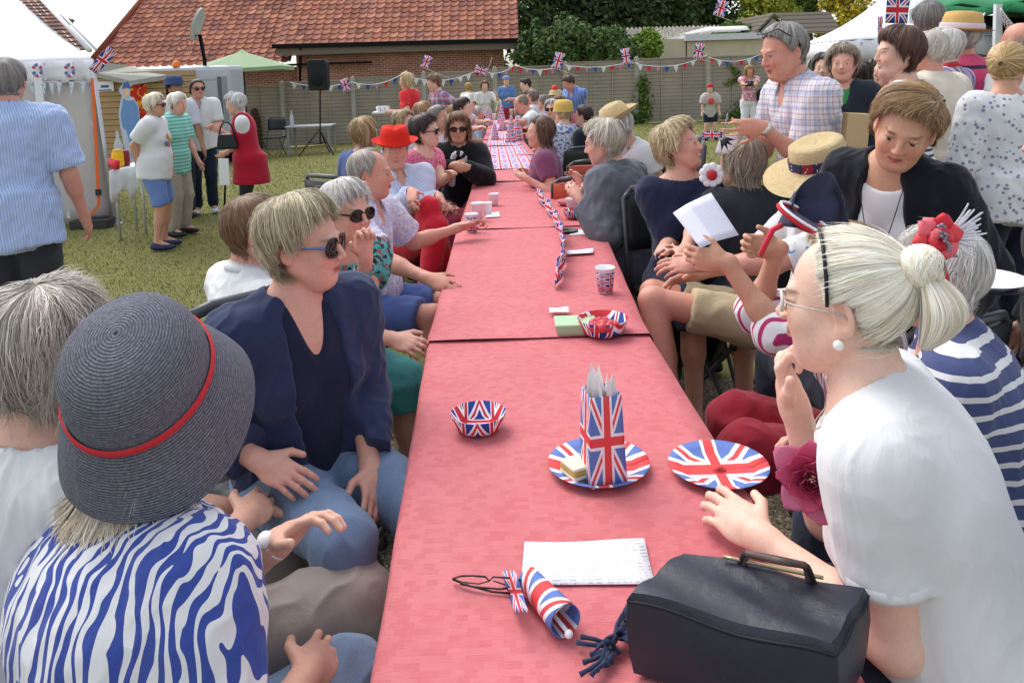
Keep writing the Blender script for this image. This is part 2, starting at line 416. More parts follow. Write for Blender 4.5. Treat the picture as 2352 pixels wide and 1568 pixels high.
def head_color(V, M, c, s, base, lips='B0605C', brow='8A7560', eye='4A6070', smile=0, blush=.5):
    L = ((V - c) @ M) / s; out = np.tile(np.array(C(SKINS[base])), (len(V), 1))
    inh = (L[:, 2] > -.14) & (L[:, 2] < .14) & (np.abs(L[:, 0]) < .1) & (np.abs(L[:, 1]) < .13)
    def blend(m, col): 
        m = (m * inh)[:, None]; out[:] = out * (1 - m) + np.array(col) * m
    def g(x, y, z, rx, ry, rz): return np.exp(-(((np.abs(L[:, 0]) if x > 0 else L[:, 0]) - x) / rx) ** 2 - ((L[:, 1] - y) / ry) ** 2 - ((L[:, 2] - z) / rz) ** 2)
    b = np.array(C(SKINS[base])); red = b * np.array([1.02, .72, .68])
    blend(blush * g(.042, .075, -.025, .02, .03, .018), red); blend(blush * g(0, .108, -.022, .012, .012, .012), red)
    blend(blush * .9 * g(.08, -.01, 0, .01, .02, .03), red)
    y = L[:, 1]; lp = np.clip(1.6 - ((L[:, 0] / (.025 + .006 * smile)) ** 2 + ((L[:, 2] + .0535 - .12 * smile * np.abs(L[:, 0])) / .0095) ** 2) * 1.6, 0, 1) * (y > .072)
    blend(lp * .8, C(lips))
    if smile > .5:
        t = np.clip(2 - 2 * ((L[:, 0] / .021) ** 2 + ((L[:, 2] + .0535 - .1 * np.abs(L[:, 0])) / .0036) ** 2), 0, 1) * (y > .07); blend(t, C('E8DFD0'))
    else:
        t = np.clip(2 - 2 * ((L[:, 0] / .024) ** 2 + ((L[:, 2] + .0535) / .0016) ** 2), 0, 1) * (y > .07); blend(t * .6, C('5A2A28'))
    ax = np.abs(L[:, 0])
    bw = np.clip(1.7 - 1.7 * (((ax - .033) / .019) ** 2 + ((L[:, 2] - .0265 + 6 * (ax - .033) ** 2) / .0048) ** 2), 0, 1) * (y > .06); blend(bw * .75, C(brow))
    D = np.sqrt((ax - .031) ** 2 + (y - .0735) ** 2 + (L[:, 2] - .0065) ** 2)
    white = (D < .0139) & (y > .076) & (np.abs(L[:, 2] - .0035) < .0050); blend(white * 1.0, C('C8BEB6'))
    pr = np.sqrt((ax - .031) ** 2 + (L[:, 2] - .0040) ** 2); blend(((pr < .0064) & white) * 1.0, C(eye)); blend(((pr < .0027) & white) * 1.0, (.005, .005, .005))
    lash = (np.abs(D - .0150) < .0018) & (np.abs(L[:, 2] - .0105) < .0016) & (y > .078); blend(lash * .6, C('40302A'))
    return out
# ---- hair
HL = {  # hairline: lowest z (head local) that still carries hair, for azimuth 0 (front) .. 180 (back)
    'full': ([0, 25, 45, 60, 75, 88, 100, 115, 140, 180], [.088, .084, .068, .045, .000, .030, .020, -.045, -.070, -.078]),
    'high': ([0, 25, 45, 60, 75, 88, 100, 115, 140, 180], [.105, .106, .092, .060, .005, .030, .018, -.040, -.060, -.068]),
    'low': ([0, 25, 45, 60, 75, 88, 100, 115, 140, 180], [.074, .072, .060, .038, -.015, -.020, -.020, -.055, -.080, -.085])}
def hair_paths(st, ph, t0, t1, K, off, rng, M, jit=0.0):
    """paths (n,K,3) in head-local space. ph azimuth about the pole, t0..t1 start / reach fraction"""
    pole = np.array(st.get('pole', (0, -.35, .94)), float); pole /= np.linalg.norm(pole)
    u = np.cross(pole, (0, 1, 0) if abs(pole[1]) < .9 else (1, 0, 0)); u /= np.linalg.norm(u); v = np.cross(pole, u)
    cc = V3(0, -.012, .035); e = np.array([.0765, .0945, .0835])
    xs, zs = HL[st.get('line', 'full')]; n = len(ph); NT_ = 48
    th = np.linspace(.01, math.pi * .97, NT_)
    d = (np.cos(th)[None, :, None] * pole + np.sin(th)[None, :, None] * (np.cos(ph)[:, None, None] * u + np.sin(ph)[:, None, None] * v))
    p = cc + d * e; az = np.degrees(np.arctan2(np.abs(p[:, :, 0]), p[:, :, 1] + .012)); zl = np.interp(az, xs, zs)
    ok = p[:, :, 2] > zl
    if 'bald' in st:   # bare oval on top / front
        bc, br = st['bald']; ok2 = (((p - np.array(bc)) / np.array(br)) ** 2).sum(2) > 1; bare = ~ok2
    else: bare = np.zeros_like(ok)
    end = np.where(ok.all(1), NT_ - 1, np.argmin(ok, 1)); te = th[np.maximum(end - 1, 0)]
    rows = np.arange(n); pe = p[rows, np.maximum(end - 1, 0)]; aze = np.degrees(np.arctan2(np.abs(pe[:, 0]), pe[:, 1] + .012))
    D = np.interp(aze, [0, 50, 70, 95, 120, 180], [st.get('fringe', 0)] * 2 + [st.get('side', .02)] * 2 + [st.get('back', .02)] * 2)
    Rm = .086; a0 = te * t0; arc = (te - a0) * Rm; D = D * ((.25 + .95 * rng.rand(n)) if jit else .55); full = arc + D * np.where(t1 >= .999, 1, 0); tot = np.where(t1 >= .999, full, arc * t1)
    g = M.T @ np.array([0, 0, -1.0]); g = g / np.linalg.norm(g)
    out = np.zeros((n, K, 3)); vol = st.get('vol', .012) * .60
    S = np.linspace(0, 1, K)[None, :] * tot[:, None]; on = S <= arc[:, None]
    T = np.minimum(a0[:, None] + S / Rm, te[:, None])
    sw = st.get('swirl', 0); phT = ph[:, None] + sw * T
    dd = np.cos(T)[:, :, None] * pole + np.sin(T)[:, :, None] * (np.cos(phT)[:, :, None] * u + np.sin(phT)[:, :, None] * v)
    tg = -np.sin(T)[:, :, None] * pole + np.cos(T)[:, :, None] * (np.cos(phT)[:, :, None] * u + np.sin(phT)[:, :, None] * v)
    hgt = vol * (.55 + .45 * np.sin(np.clip(T, 0, 1.7))) * (1 - .35 * np.clip((T - te[:, None] * .8) / (.2 * te[:, None] + 1e-6), 0, 1) * (D[:, None] < .01))
    lump = st.get('lump', .35) * vol * wnoise((dd.reshape(-1, 3) * np.array([1, 1, .6])), st.get('lf', 7), 5, 2).reshape(n, K)
    P = cc + dd * (e + (hgt + lump + off[:, None])[:, :, None])
    # drop
    ex = np.maximum(S - arc[:, None], 0); iE = np.argmax(~on, 1); hasd = (~on).any(1)
    curl = st.get('curl', 0); flick = st.get('flick', 0)
    for i in range(1, K):
        m = (~on[:, i])
        if not m.any(): continue
        q = np.clip(ex[m, i] / (st.get('bend', .03)), 0, 1)[:, None]; t_ = tg[m, i] * (1 - q) + g * q; t_ /= np.linalg.norm(t_, axis=1, keepdims=True)
        step = (ex[m, i] - ex[m, i - 1])[:, None]; outw = P[m, i - 1] * np.array([1, 1, 0]); outw /= (np.linalg.norm(outw, axis=1, keepdims=True) + 1e-6)
        fr = (ex[m, i] / (D[m] + 1e-6))[:, None]
        P[m, i] = P[m, i - 1] + t_ * step + outw * step * (flick * (fr - .4) - curl * np.clip(fr - .5, 0, 1))
    # stay outside ears and neck
    near = (np.abs(P[:, :, 1] + .012) < .035) & (P[:, :, 2] < .03) & (P[:, :, 2] > -.05)
    if st.get('cover', True):
        x = np.abs(P[:, :, 0]); x2 = np.where(near, np.maximum(x, .087), x); P[:, :, 0] = np.sign(P[:, :, 0] + 1e-9) * x2
    r = np.sqrt(P[:, :, 0] ** 2 + (P[:, :, 1] + .025) ** 2); low = (P[:, :, 2] < -.05) & (r < .055); f = np.where(low, .055 / np.maximum(r, .01), 1)
    P[:, :, 0] *= f; P[:, :, 1] = (P[:, :, 1] + .025) * f - .025
    if jit:
        wob = np.cumsum(rng.randn(n, K, 3) * jit, axis=1) * (np.linspace(0, 1, K) ** .7)[None, :, None]; P = P + wob
    if jit:
        cid = ((ph / 6.283 * 46).astype(int) * 7 + (t0 * 5).astype(int)) % 997; tb = np.random.RandomState(77).randn(997, 3); gr = (np.linspace(0, 1, K) ** 2)[None, :, None]
        P = P + tb[cid][:, None, :] * gr * (.0035 + .22 * np.minimum(D, .06))[:, None, None] * st.get('lock', 1) * (.35 if st.get('cover', True) is False else 1)
        fly = rng.rand(n) < .04; P[fly] += rng.randn(fly.sum(), 1, 3) * .006 * gr + (P[fly] - cc) * .06 * gr
    alive = (tot > .004) & ~(bare[rows, np.clip((a0 / th[-1] * NT_).astype(int), 0, NT_ - 1)])
    if 'bald' in st:
        bc, br = st['bald']; mid = P[:, K // 2]; alive &= (((mid - np.array(bc)) / (np.array(br) * 1.0)) ** 2).sum(1) > 1
    return P, alive, dd
def palette(pal, n, rng):
    cs = np.array([C(h) for h in pal]); k = rng.randint(0, len(cs), n); k2 = rng.randint(0, len(cs), n); f = rng.rand(n)[:, None]
    return cs[k] * f + cs[k2] * (1 - f)
def hair(parent, M, c, s, st, d, seed=0):
    rng = np.random.RandomState(seed + 3); near = d < 2.6
    n = int(st.get('n', int(np.clip(9000 / d, 500, 6500))) * (1.7 if d < 2.3 else 1)); K = 12 if near else 8
    w = st.get('w', float(np.clip(.00075 * d + .0001, .0010, .006)))
    pal = st['pal']; Vs = []; Qs = []; Cs = []; base = 0
    # under-cap
    nph, nk = 72, 18; ph = np.linspace(0, 2 * math.pi, nph, endpoint=False)
    P, al, dd = hair_paths(st, ph, np.zeros(nph), np.ones(nph), nk, np.full(nph, -.003), rng, M)
    if 'bald' not in st:
        V = P.reshape(-1, 3); I = np.arange(nph)[:, None] * nk + np.arange(nk - 1)[None, :]; J = ((np.arange(nph) + 1) % nph)[:, None] * nk + np.arange(nk - 1)[None, :]
        Q = np.stack([I, J, J + 1, I + 1], -1).reshape(-1, 4); Vs.append(V); Qs.append(Q); base = len(V)
        cc_ = palette(pal, nph, rng) * .70; Cs.append(np.repeat(cc_, nk, 0))
    # strands
    nst = int(n * 1.0); ph = rng.rand(nst) * 2 * math.pi; t0 = rng.rand(nst) ** 1.3 * st.get('t0', .85); t0[: nst // 5] = rng.rand(nst // 5) * .05
    t1 = np.where(rng.rand(nst) < st.get('layer', .35), .55 + .44 * rng.rand(nst), 1.0)
    cl = wnoise(np.stack([np.cos(ph) * 2, np.sin(ph) * 2, t0 * 2], 1), 6, 3, 2) * .35 * st.get('vol', .012)
    off = rng.rand(nst) * .35 * st.get('vol', .012) + cl * .5
    P, al, dd = hair_paths(st, ph + 0, t0, t1, K, off, rng, M, st.get('frizz', .0006))
    P = P[al]; n2 = len(P); phs = ph[al]
    T = np.gradient(P, axis=1); T /= (np.linalg.norm(T, axis=2, keepdims=True) + 1e-9)
    o = P - V3(0, -.02, 0.0); o[:, :, 2] *= .6; o /= (np.linalg.norm(o, axis=2, keepdims=True) + 1e-9)
    side = np.cross(T, o); side /= (np.linalg.norm(side, axis=2, keepdims=True) + 1e-9)
    ws = w * (.6 + .8 * rng.rand(n2))[:, None, None] * (np.interp(np.linspace(0, 1, K), [0, .15, .75, 1], [.5, 1, 1, .15]))[None, :, None]
    A = P - side * ws / 2; B = P + side * ws / 2; Cc = P + np.cross(side, T) * ws * .35
    V = np.stack([A, Cc, B], 2).reshape(-1, 3); b = np.arange(n2)[:, None] * K * 3 + np.arange(K - 1)[None, :] * 3
    Q = np.concatenate([np.stack([b, b + 1, b + 4, b + 3], -1).reshape(-1, 4), np.stack([b + 1, b + 2, b + 5, b + 4], -1).reshape(-1, 4)]) + base
    pc = palette(pal, n2, rng); cs_ = np.array([C(h) for h in pal]); q_ = wnoise(np.stack([np.cos(phs) * 3, np.sin(phs) * 3, t0[al] * 3], 1), 7, 21, 2); i_ = np.clip(((q_ * .9 + 1) / 2 * len(cs_)).astype(int), 0, len(cs_) - 1); pc = pc * .4 + cs_[i_] * .6
    streak = wnoise(np.stack([np.cos(phs) * 3, np.sin(phs) * 3, phs * 0], 1), 5, 9, 2)[:, None]
    pc = pc * (1 + .22 * streak) * (.80 + .4 * rng.rand(n2, 1))
    if 'root' in st:
        rt = np.array(C(st['root'])); f = np.clip(1 - np.linspace(0, 1, K) * 3, 0, 1)[None, :, None] * .6; cc = pc[:, None, :] * (1 - f) + rt * f
    else: cc = np.repeat(pc[:, None, :], K, 1)
    Vs.append(V); Qs.append(Q); Cs.append(np.repeat(cc.reshape(-1, 3), 3, 0))
    V = np.concatenate(Vs) * s @ M.T + c
    me = npmesh('hair', V, np.concatenate(Qs), np.clip(np.concatenate(Cs), 0, 1)); return link('hair', me, hair_mat(), parent)
# ---- the whole figure
def limb_ik(S, W, a, b, hint):
    S, W = np.array(S, float), np.array(W, float); D = W - S; L = np.linalg.norm(D); sc = 1.0
    if L > (a + b) * .985:
        k = min(L / ((a + b) * .985), 1.12); a *= k; b *= k
        if L > (a + b) * .985: W = S + D / L * (a + b) * .985; D = W - S; L = np.linalg.norm(D)
    if L < abs(a - b) + .03: L = abs(a - b) + .03
    u = D / (np.linalg.norm(D) + 1e-9); x = (a * a - b * b + L * L) / (2 * L); h = math.sqrt(max(a * a - x * x, 0))
    hint = np.array(hint, float); hint = hint - (hint @ u) * u; hint /= (np.linalg.norm(hint) + 1e-9)
    return S + u * x + hint * h, W
def add_hand(F, W, fd, pn, sd, s=1.0, curl=25, spread=4, thumb=1):
    """W wrist, fd finger direction, pn palm normal, sd +1 if the thumb lies towards cross(fd,pn)"""
    fd = np.array(fd, float); fd /= np.linalg.norm(fd); pn = np.array(pn, float); pn -= (pn @ fd) * fd; pn /= (np.linalg.norm(pn) + 1e-9); x = np.cross(fd, pn) * sd
    F.ell(W + fd * .048 * s, np.array([.040, .052, .0145]) * s, np.stack([x, fd, pn], 1), .012)
    F.cone(W - fd * .01, W + fd * .03 * s, .024 * s, .022 * s, .02)
    Ls = [.072, .080, .074, .058]
    for i in range(4):
        o = (1.5 - i) * .0185 * s; an = math.radians((1.5 - i) * spread); dirn = fd * math.cos(an) + x * math.sin(an)
        p = W + fd * (.088 - (.006 if i in (0, 3) else 0) - (.006 if i == 3 else 0)) * s + x * o; r = (.0088, .0090, .0086, .0075)[i] * s; ang = curl * (.5 + .1 * i)
        F.cone(p - fd * .03 * s, p, r * .95, r * 1.05, .006)
        for j, f in enumerate((.46, .30, .24)):
            a = math.radians(ang); q = p + (dirn * math.cos(a) + pn * math.sin(a)) * Ls[i] * f * s; F.cone(p, q, r, r * .93, .003); p = q; r *= .93; ang += curl * .85
    p = W + fd * .022 * s + x * .026 * s; d1 = (fd * .62 + x * .72 + pn * .30 * thumb); d1 /= np.linalg.norm(d1); q = p + d1 * .042 * s
    F.cone(p, q, .0135 * s, .011 * s, .010); d2 = fd * .88 + x * .30 + pn * .35 * thumb; d2 /= np.linalg.norm(d2); F.cone(q, q + d2 * .030 * s, .0105 * s, .0088 * s, .003)
def add_torso(F, J, f, inf, sex, k=.05, belly=0.0, bust=.0):
    P, N, R = J['P'], J['N'], J['T']; g = J['s']; up = N - P; L = np.linalg.norm(up)
    def pt(t, x=0, y=0): return P + up * t + (R[:, 0] * x + R[:, 1] * y) * g
    F.ell(pt(.70, 0, 0), np.array([.150 * f + inf, .102 * f + inf, .175 + inf]) * g, R, k * g)
    F.ell(pt(.34, 0, .01), np.array([.128 * f + inf, .102 * f + inf, .16 + inf]) * g, R, k * g)
    F.ell(pt(.04, 0, .0), np.array([.158 * f + inf, .118 * f + inf, .13 + inf]) * g, R, k * g)
    if belly: F.ell(pt(.22, 0, .055), np.array([.12 * f, .085 + belly, .12]) * g + inf, R, .06 * g)
    for q, Sh in ((-1, J['SL']), (1, J['SR'])):
        F.cone(pt(.84, q * .05, -.01), Sh, (.062 + inf) * g, (.052 * (.5 + f / 2) + inf) * g, .045 * g)
        F.cone(pt(1.0, q * .02, -.005), Sh - (Sh - pt(.84)) * .15, (.036 + inf) * g, (.036 + inf) * g, .05 * g)
        if sex == 'f' and bust >= 0: F.ell(pt(.60, q * .072, .075), (np.array([.062, .055, .062]) * (.95 + bust) + inf) * g, R, .035 * g)
def person(label, head, yaw, hyaw=0, hpitch=0, hroll=0, pose='sit', lean=(6, 0), scale=1.0, sex='f', skin='fair', f=1.0, hairst=None, age=.7, smile=0,
           R=None, L=None, top=None, bottom=None, legs=None, shoes='202020', lips='B0605C', group='people at the street party', hands=(None, None), spread=0, knees=None,
           belly=0.0, bust=0.0, brow='8A7560', pelvis=None, detail=1.0, eye='4A6070', neckfix=0, twist=0, blush=.5, chairs=None):
    """head=(px,py,depth) places the head centre; yaw is the torso heading; R/L = wrist targets as ('w',px,py,depth) or local tuples"""
    Hc = at(*head); d = head[2]; g = scale
    R3 = np.array(Matrix.Rotation(math.radians(yaw), 3, 'Z')); Rt = rotm(0, lean[0], lean[1])
    MH = rotm(hyaw, hpitch, hroll)
    neck_vec = MH @ np.array([0, -.030, -.142]) * g                      # head centre -> neck base
    sp = .50 * g; hz = Hc.z
    Nl = neck_vec.copy()
    Pl = Nl + Rt @ np.array([0, -.01, -1]) * sp
    if pose == 'sit': leg = None
    root2 = R3 @ Pl; ox, oy = Hc.x + root2[0], Hc.y + root2[1]
    root = empty('person', (ox, oy, 0), math.radians(yaw), label, 'person', group)
    off = -np.array([Pl[0], Pl[1], -hz])                                 # local position of the head centre
    c = np.array([-Pl[0], -Pl[1], hz]); N = c + Nl; P = c + Pl
    def loc(t):
        if t is None: return None
        if t[0] == 'w': q = at(*t[1:]); v = np.array([q.x - ox, q.y - oy, q.z]); return R3.T @ v
        if t[0] == 'h': return c + np.array(t[1:], float) * g            # relative to the head centre, body axes
        return np.array(t, float)
    Tt = Rt @ np.array(Matrix.Rotation(math.radians(twist), 3, 'Z')); J = dict(P=P, N=N, T=Tt, s=g); sw = (.150 if sex == 'f' else .175) * (.6 + .4 * f)
    shl = N - Tt[:, 2] * .052 * g
    J['SR'] = shl + Tt[:, 0] * sw * g; J['SL'] = shl - Tt[:, 0] * sw * g
    ua, fa = .275 * g, .245 * g
    arms = {}
    for nm, S, tgt, q in (('R', J['SR'], R, 1), ('L', J['SL'], L, -1)):
        hint = (q * .35, -.5, -.8)
        if tgt is not None and len(tgt) and isinstance(tgt[-1], (list,)): hint = tgt[-1]; tgt = tgt[:-1]
        W = loc(tgt)
        if W is None: W = S + np.array([q * .09, .10, -.50]) * g if pose == 'stand' else np.array([q * .14, P[1] + .30 * g, P[2] + .13])
        E, W = limb_ik(S, W, ua, fa, hint); arms[nm] = (S, E, W, q)
    # legs
    lg = {}
    for q in (-1, 1):
        Hp = P + np.array([q * .088 * g, 0, -.02])
        if pose == 'sit':
            kp = (q * (.11 + spread), P[1] + .40 * g, max(.50 * g, P[2] + .0)) if knees is None else tuple(loc(knees[0 if q < 0 else 1])); an = (q * (.12 + spread), kp[1] + .03, .09)
            kn = np.array(kp); A = np.array(an)
        else:
            A = np.array([q * (.09 + spread), P[1] * .3 + .0 + (q * .06 if legs == 'step' else 0), .085]); l = np.linalg.norm(A - Hp) / 2 * 1.005
            kn, A = limb_ik(Hp, A, l, l, (0, 1, 0)); 
        lg[q] = (Hp, kn, A)
    # resolution
    px = d / 796.0; hf = float(np.clip(px * 1.35, .0024, .014)) / detail; hc = float(np.clip(px * 3.0, .006, .018))
    # ---- body (skin)
    F = Field(); add_head(F, MH, c, g, sex, smile, age)
    F.cone(c + MH @ np.array([0, -.026, -.07]) * g, N + Tt[:, 2] * -.02, .047 * g * (1.1 if sex == 'm' else 1), .056 * g, .018)
    add_torso(F, J, f, -.004, sex, belly=belly, bust=bust)
    fine = [(c - .135 * g, c + .135 * g)]
    for nm in 'RL':
        S, E, W, q = arms[nm]; ft = .5 + f / 2
        F.cone(S, E, .045 * g * ft, .037 * g * ft, .03); F.cone(E, W, .038 * g * ft, .024 * g, .012); F.cone(E, E + (W - E) * .35, .036 * g * ft, .037 * g * ft, .02)
        hd = hands[0] if nm == 'R' else hands[1]; fd = (W - E) / np.linalg.norm(W - E); pn = np.array([-q * .6, 0, -.8]) if pose == 'sit' else np.array([-q * 1.0, .1, 0]); curl = 28; sd = None
        if hd:
            if 'dir' in hd: fd = np.array(hd['dir'], float)
            if 'pn' in hd: pn = np.array(hd['pn'], float)
            curl = hd.get('curl', curl)
        x = np.cross(fd, pn); tdir = np.array(hd['th']) if hd and 'th' in hd else (np.array([-q, 0, 0.3]) if pose == 'sit' else np.array([0, 1, 0])); sd = 1 if x @ tdir > 0 else -1
        hs_ = g * (1.06 if sex == 'm' else .97); add_hand(F, W, fd, pn, sd, hs_, curl)
        fdn = fd / np.linalg.norm(fd); a = W + fdn * .09 * g; fine.append((a - .10 * g, a + .10 * g))
    bt = bottom or dict(kind='trousers', mat=cloth('404048'))
    for q in (-1, 1):
        Hp, kn, A = lg[q]; F.cone(Hp, kn, .080 * g * f, .055 * g, .03); F.cone(kn, A, .054 * g, .036 * g, .02); F.cone(kn, kn + (A - kn) * .45, .048 * g, .052 * g, .03)
        F.cone(A, A + np.array([q * .02, .13, -.045]), .036 * g, .026 * g, .02)
    if d > 3.2: fine = fine[:1]
    V, Q = F.mesh(hc, fine, hf); V = relax(V, Q, 1, .25)
    col = head_color(V, MH, c, g, skin, lips=lips, brow=brow, smile=smile, eye=eye, blush=blush)
    link('body', npmesh('body', V, Q, col), skin_mat(), root)
    if hairst: hair(root, MH, c, g, hairst, d, seed=int(abs(head[0]) * 7) % 999)
    # ---- top
    tp = top or dict(mat=cloth('888888')); hcg = float(np.clip(px * 2.2, .0045, .016))
    def top_field(inf, sleeve, neck, tp):
        F = Field(); add_torso(F, J, f, inf, sex, belly=belly, bust=bust)
        hem = tp.get('hem', 0)
        if hem and pose == 'stand':
            for q in (-1, 1): F.cone(P + Tt[:, 2] * .10 * g + Tt[:, 0] * q * .035 * f * g, P - Tt[:, 2] * hem * g + Tt[:, 0] * q * .050 * f * g, (.112 * f + inf) * g, (.124 * f + inf) * g, .05, cap=True)
        elif hem: F.ell(P, (np.array([.166 * f, .128 * f, .11 + hem * .6]) + inf + .006) * g, Tt, .05)
        for nm in 'RL':
            S, E, W, q = arms[nm]; ft = .5 + f / 2; ri = inf + tp.get('loose', .006)
            if sleeve <= 0: continue
            e = S + (E - S) * min(sleeve, 1); F.cone(S, S + (E - S) * min(.25, sleeve * .5), .050 * g * ft + inf, .049 * g * ft + ri, .035)
            F.cone(S + (E - S) * .03, e, .048 * g * ft + ri, (.046 if sleeve < 1 else .042) * g * ft + ri, .02, cap=(sleeve < 1))
            if sleeve > 1: w_ = E + (W - E) * (min(sleeve, 2) - 1); F.cone(E, E + (w_ - E) * .5, .043 * g * ft + ri, .041 * g * ft + ri, .015); F.cone(E, w_, .041 * g * ft + ri, .029 * g * ft + ri, .012, cap=True)
        up = Tt[:, 2]; fw = Tt[:, 1]
        nb = N + up * .012 * g
        if neck == 'crew': F.ell(nb + up * .03 * g + fw * .01 * g, np.array([.070, .070, .060]) * g, Tt, .008, True)
        elif neck == 'scoop': F.ell(nb + up * .01 * g + fw * .03 * g, np.array([.095, .085, .080]) * g, Tt, .008, True)
        elif neck == 'wide': F.ell(nb + up * .02 * g + fw * .0 * g, np.array([.125, .08, .075]) * g, Tt, .008, True)
        elif neck == 'v':
            F.ell(nb + up * .03 * g, np.array([.068, .066, .058]) * g, Tt, .006, True)
            F.cone(nb + fw * .085 * g + up * .01, nb + fw * .14 * g - up * .16 * g, .055 * g, .008 * g, .006, True)
        elif neck == 'open':
            F.ell(nb + up * .03 * g, np.array([.072, .070, .060]) * g, Tt, .006, True)
            F.cone(nb + fw * .10 * g + up * .01, P + (N - P) * .1 + fw * .20 * g, .070 * g, .085 * g, .01, True)
        elif neck == 'high': F.cone(N - up * .02, N + up * .035 * g, .062 * g + inf, .057 * g + inf, .02)
        return F
    inner = tp.get('inner')
    if inner:
        V, Q = top_field(.004, 0, inner.get('neck', 'scoop'), inner).mesh(hcg); link(inner.get('name', 'undershirt'), npmesh('t', V, Q), inner['mat'], root)
    V, Q = top_field(tp.get('inf', .010), tp.get('sleeve', .6), tp.get('neck', 'crew'), tp).mesh(hcg)
    am = tp.get('wr', .0065) * .62 * g; n0 = vnormals(V, Q); Vw = V + n0 * (folds(V, 3 + int(head[0]), 62 if d < 5 else 40) * am * .75 + folds(V, 5 + int(head[0]), 28) * am * .6 + wnoise(V, 12, int(head[0]), 2) * am * .8)[:, None]
    link(tp.get('name', 'shirt'), npmesh('t', Vw, Q), tp['mat'], root)
    if 0 < tp.get('sleeve', .6) < 1 and d < 4.6:
        for nm in 'RL':
            S, E, W, q = arms[nm]; e = S + (E - S) * tp.get('sleeve', .6); ax_ = Vector((E - S)).normalized(); rr = .046 * g * (.5 + f / 2) + tp.get('inf', .010) + tp.get('loose', .006); b = MB()
            b.lathe([(rr - .006, .002), (rr + .0015, .002), (rr + .0025, -.006), (rr + .0022, -.018), (rr - .002, -.021)], Vector(e), 32, ax_.to_track_quat('Z', 'Y').to_matrix()); b.build('sleeve_hem', tp['mat'], root)
    if tp.get('collar'):
        b = MB(); up, fw, rt = Tt[:, 2], Tt[:, 1], Tt[:, 0]; gr = []
        for k in range(0, 21):
            a = math.radians(-158 + 316 * k / 20); rr = .066 * g; dirv = -fw * math.cos(a) + rt * math.sin(a); fr = abs(a) / math.radians(158)
            cen = N + up * (.040 - .030 * fr ** 2) * g + fw * .008; p0 = cen + dirv * rr * .92; p1 = cen + up * .016 + dirv * rr * .97; p2 = cen - up * (.012 + .030 * fr ** 2) * g + dirv * (rr + .016 + .012 * fr)
            gr.append([p0 - up * .015, p1, p2])
        b.sheet(gr, .002); b.build('collar', tp.get('collarmat', tp['mat']), root)
    # ---- bottom
    k = bt['kind']; F = Field(); F.ell(P + np.array([0, 0, -.02]), np.array([.160 * f, .122 * f, .12]) * g, Tt, .05)
    for q in (-1, 1):
        Hp, kn, A = lg[q]; inf = bt.get('inf', .012)
        if k == 'skirt': F.cone(Hp, kn, .090 * g * f + inf, .072 * g + inf, .07); F.cone(kn, kn + (A - kn) * .22, .072 * g + inf, .078 * g + inf, .05, cap=True)
        elif k == 'shorts': e = Hp + (kn - Hp) * bt.get('len', .8); F.cone(Hp, Hp + (kn - Hp) * .4, .088 * g * f + inf, .08 * g + inf, .03); F.cone(Hp, e, .088 * g * f + inf, .074 * g + inf, .02, cap=True)
        else: F.cone(Hp, kn, .084 * g * f + inf, .060 * g + inf, .03); e = kn + (A - kn) * bt.get('len', .92); F.cone(kn, e, .060 * g + inf, .048 * g + inf, .015); F.cone(kn, e, .056 * g + inf, .050 * g + inf, .01, cap=True)
    V, Q = F.mesh(hcg * 1.2); n0 = vnormals(V, Q); V = V + n0 * (folds(V, 7, 45) * .0045 + folds(V, 9, 20) * .004)[:, None]
    link({'skirt': 'skirt', 'shorts': 'shorts'}.get(k, 'trousers'), npmesh('t', V, Q), bt['mat'], root)
    # ---- shoes
    if shoes and d > 2.5:
        for q in (-1, 1):
            Hp, kn, A = lg[q]; F = Field(); F.ell(A + np.array([q * .012, .055, -.045]), (.043, .125, .034), None, .01); F.ell(A + np.array([0, -.01, -.02]), (.038, .045, .045), None, .03)
            V, Q = F.mesh(max(hcg, .009)); V[:, 2] = np.maximum(V[:, 2], .008); link('shoe', npmesh('t', V, Q), plain(shoes, .5), root)
    if pose == 'sit' and chairs is not None: chair((ox, oy, 0), math.radians(yaw), chairs, max(.7, (P[2] - .10) / .43))
    ctx = dict(root=root, c=c, M=MH, g=g, J=J, arms=arms, lg=lg, d=d, loc=loc, T=Tt)
    return ctx
def hp(x, *p):
    return Vector(x['c'] + x['g'] * (x['M'] @ np.array(p, float)))
def hmat(x): return Matrix(x['M'].tolist())
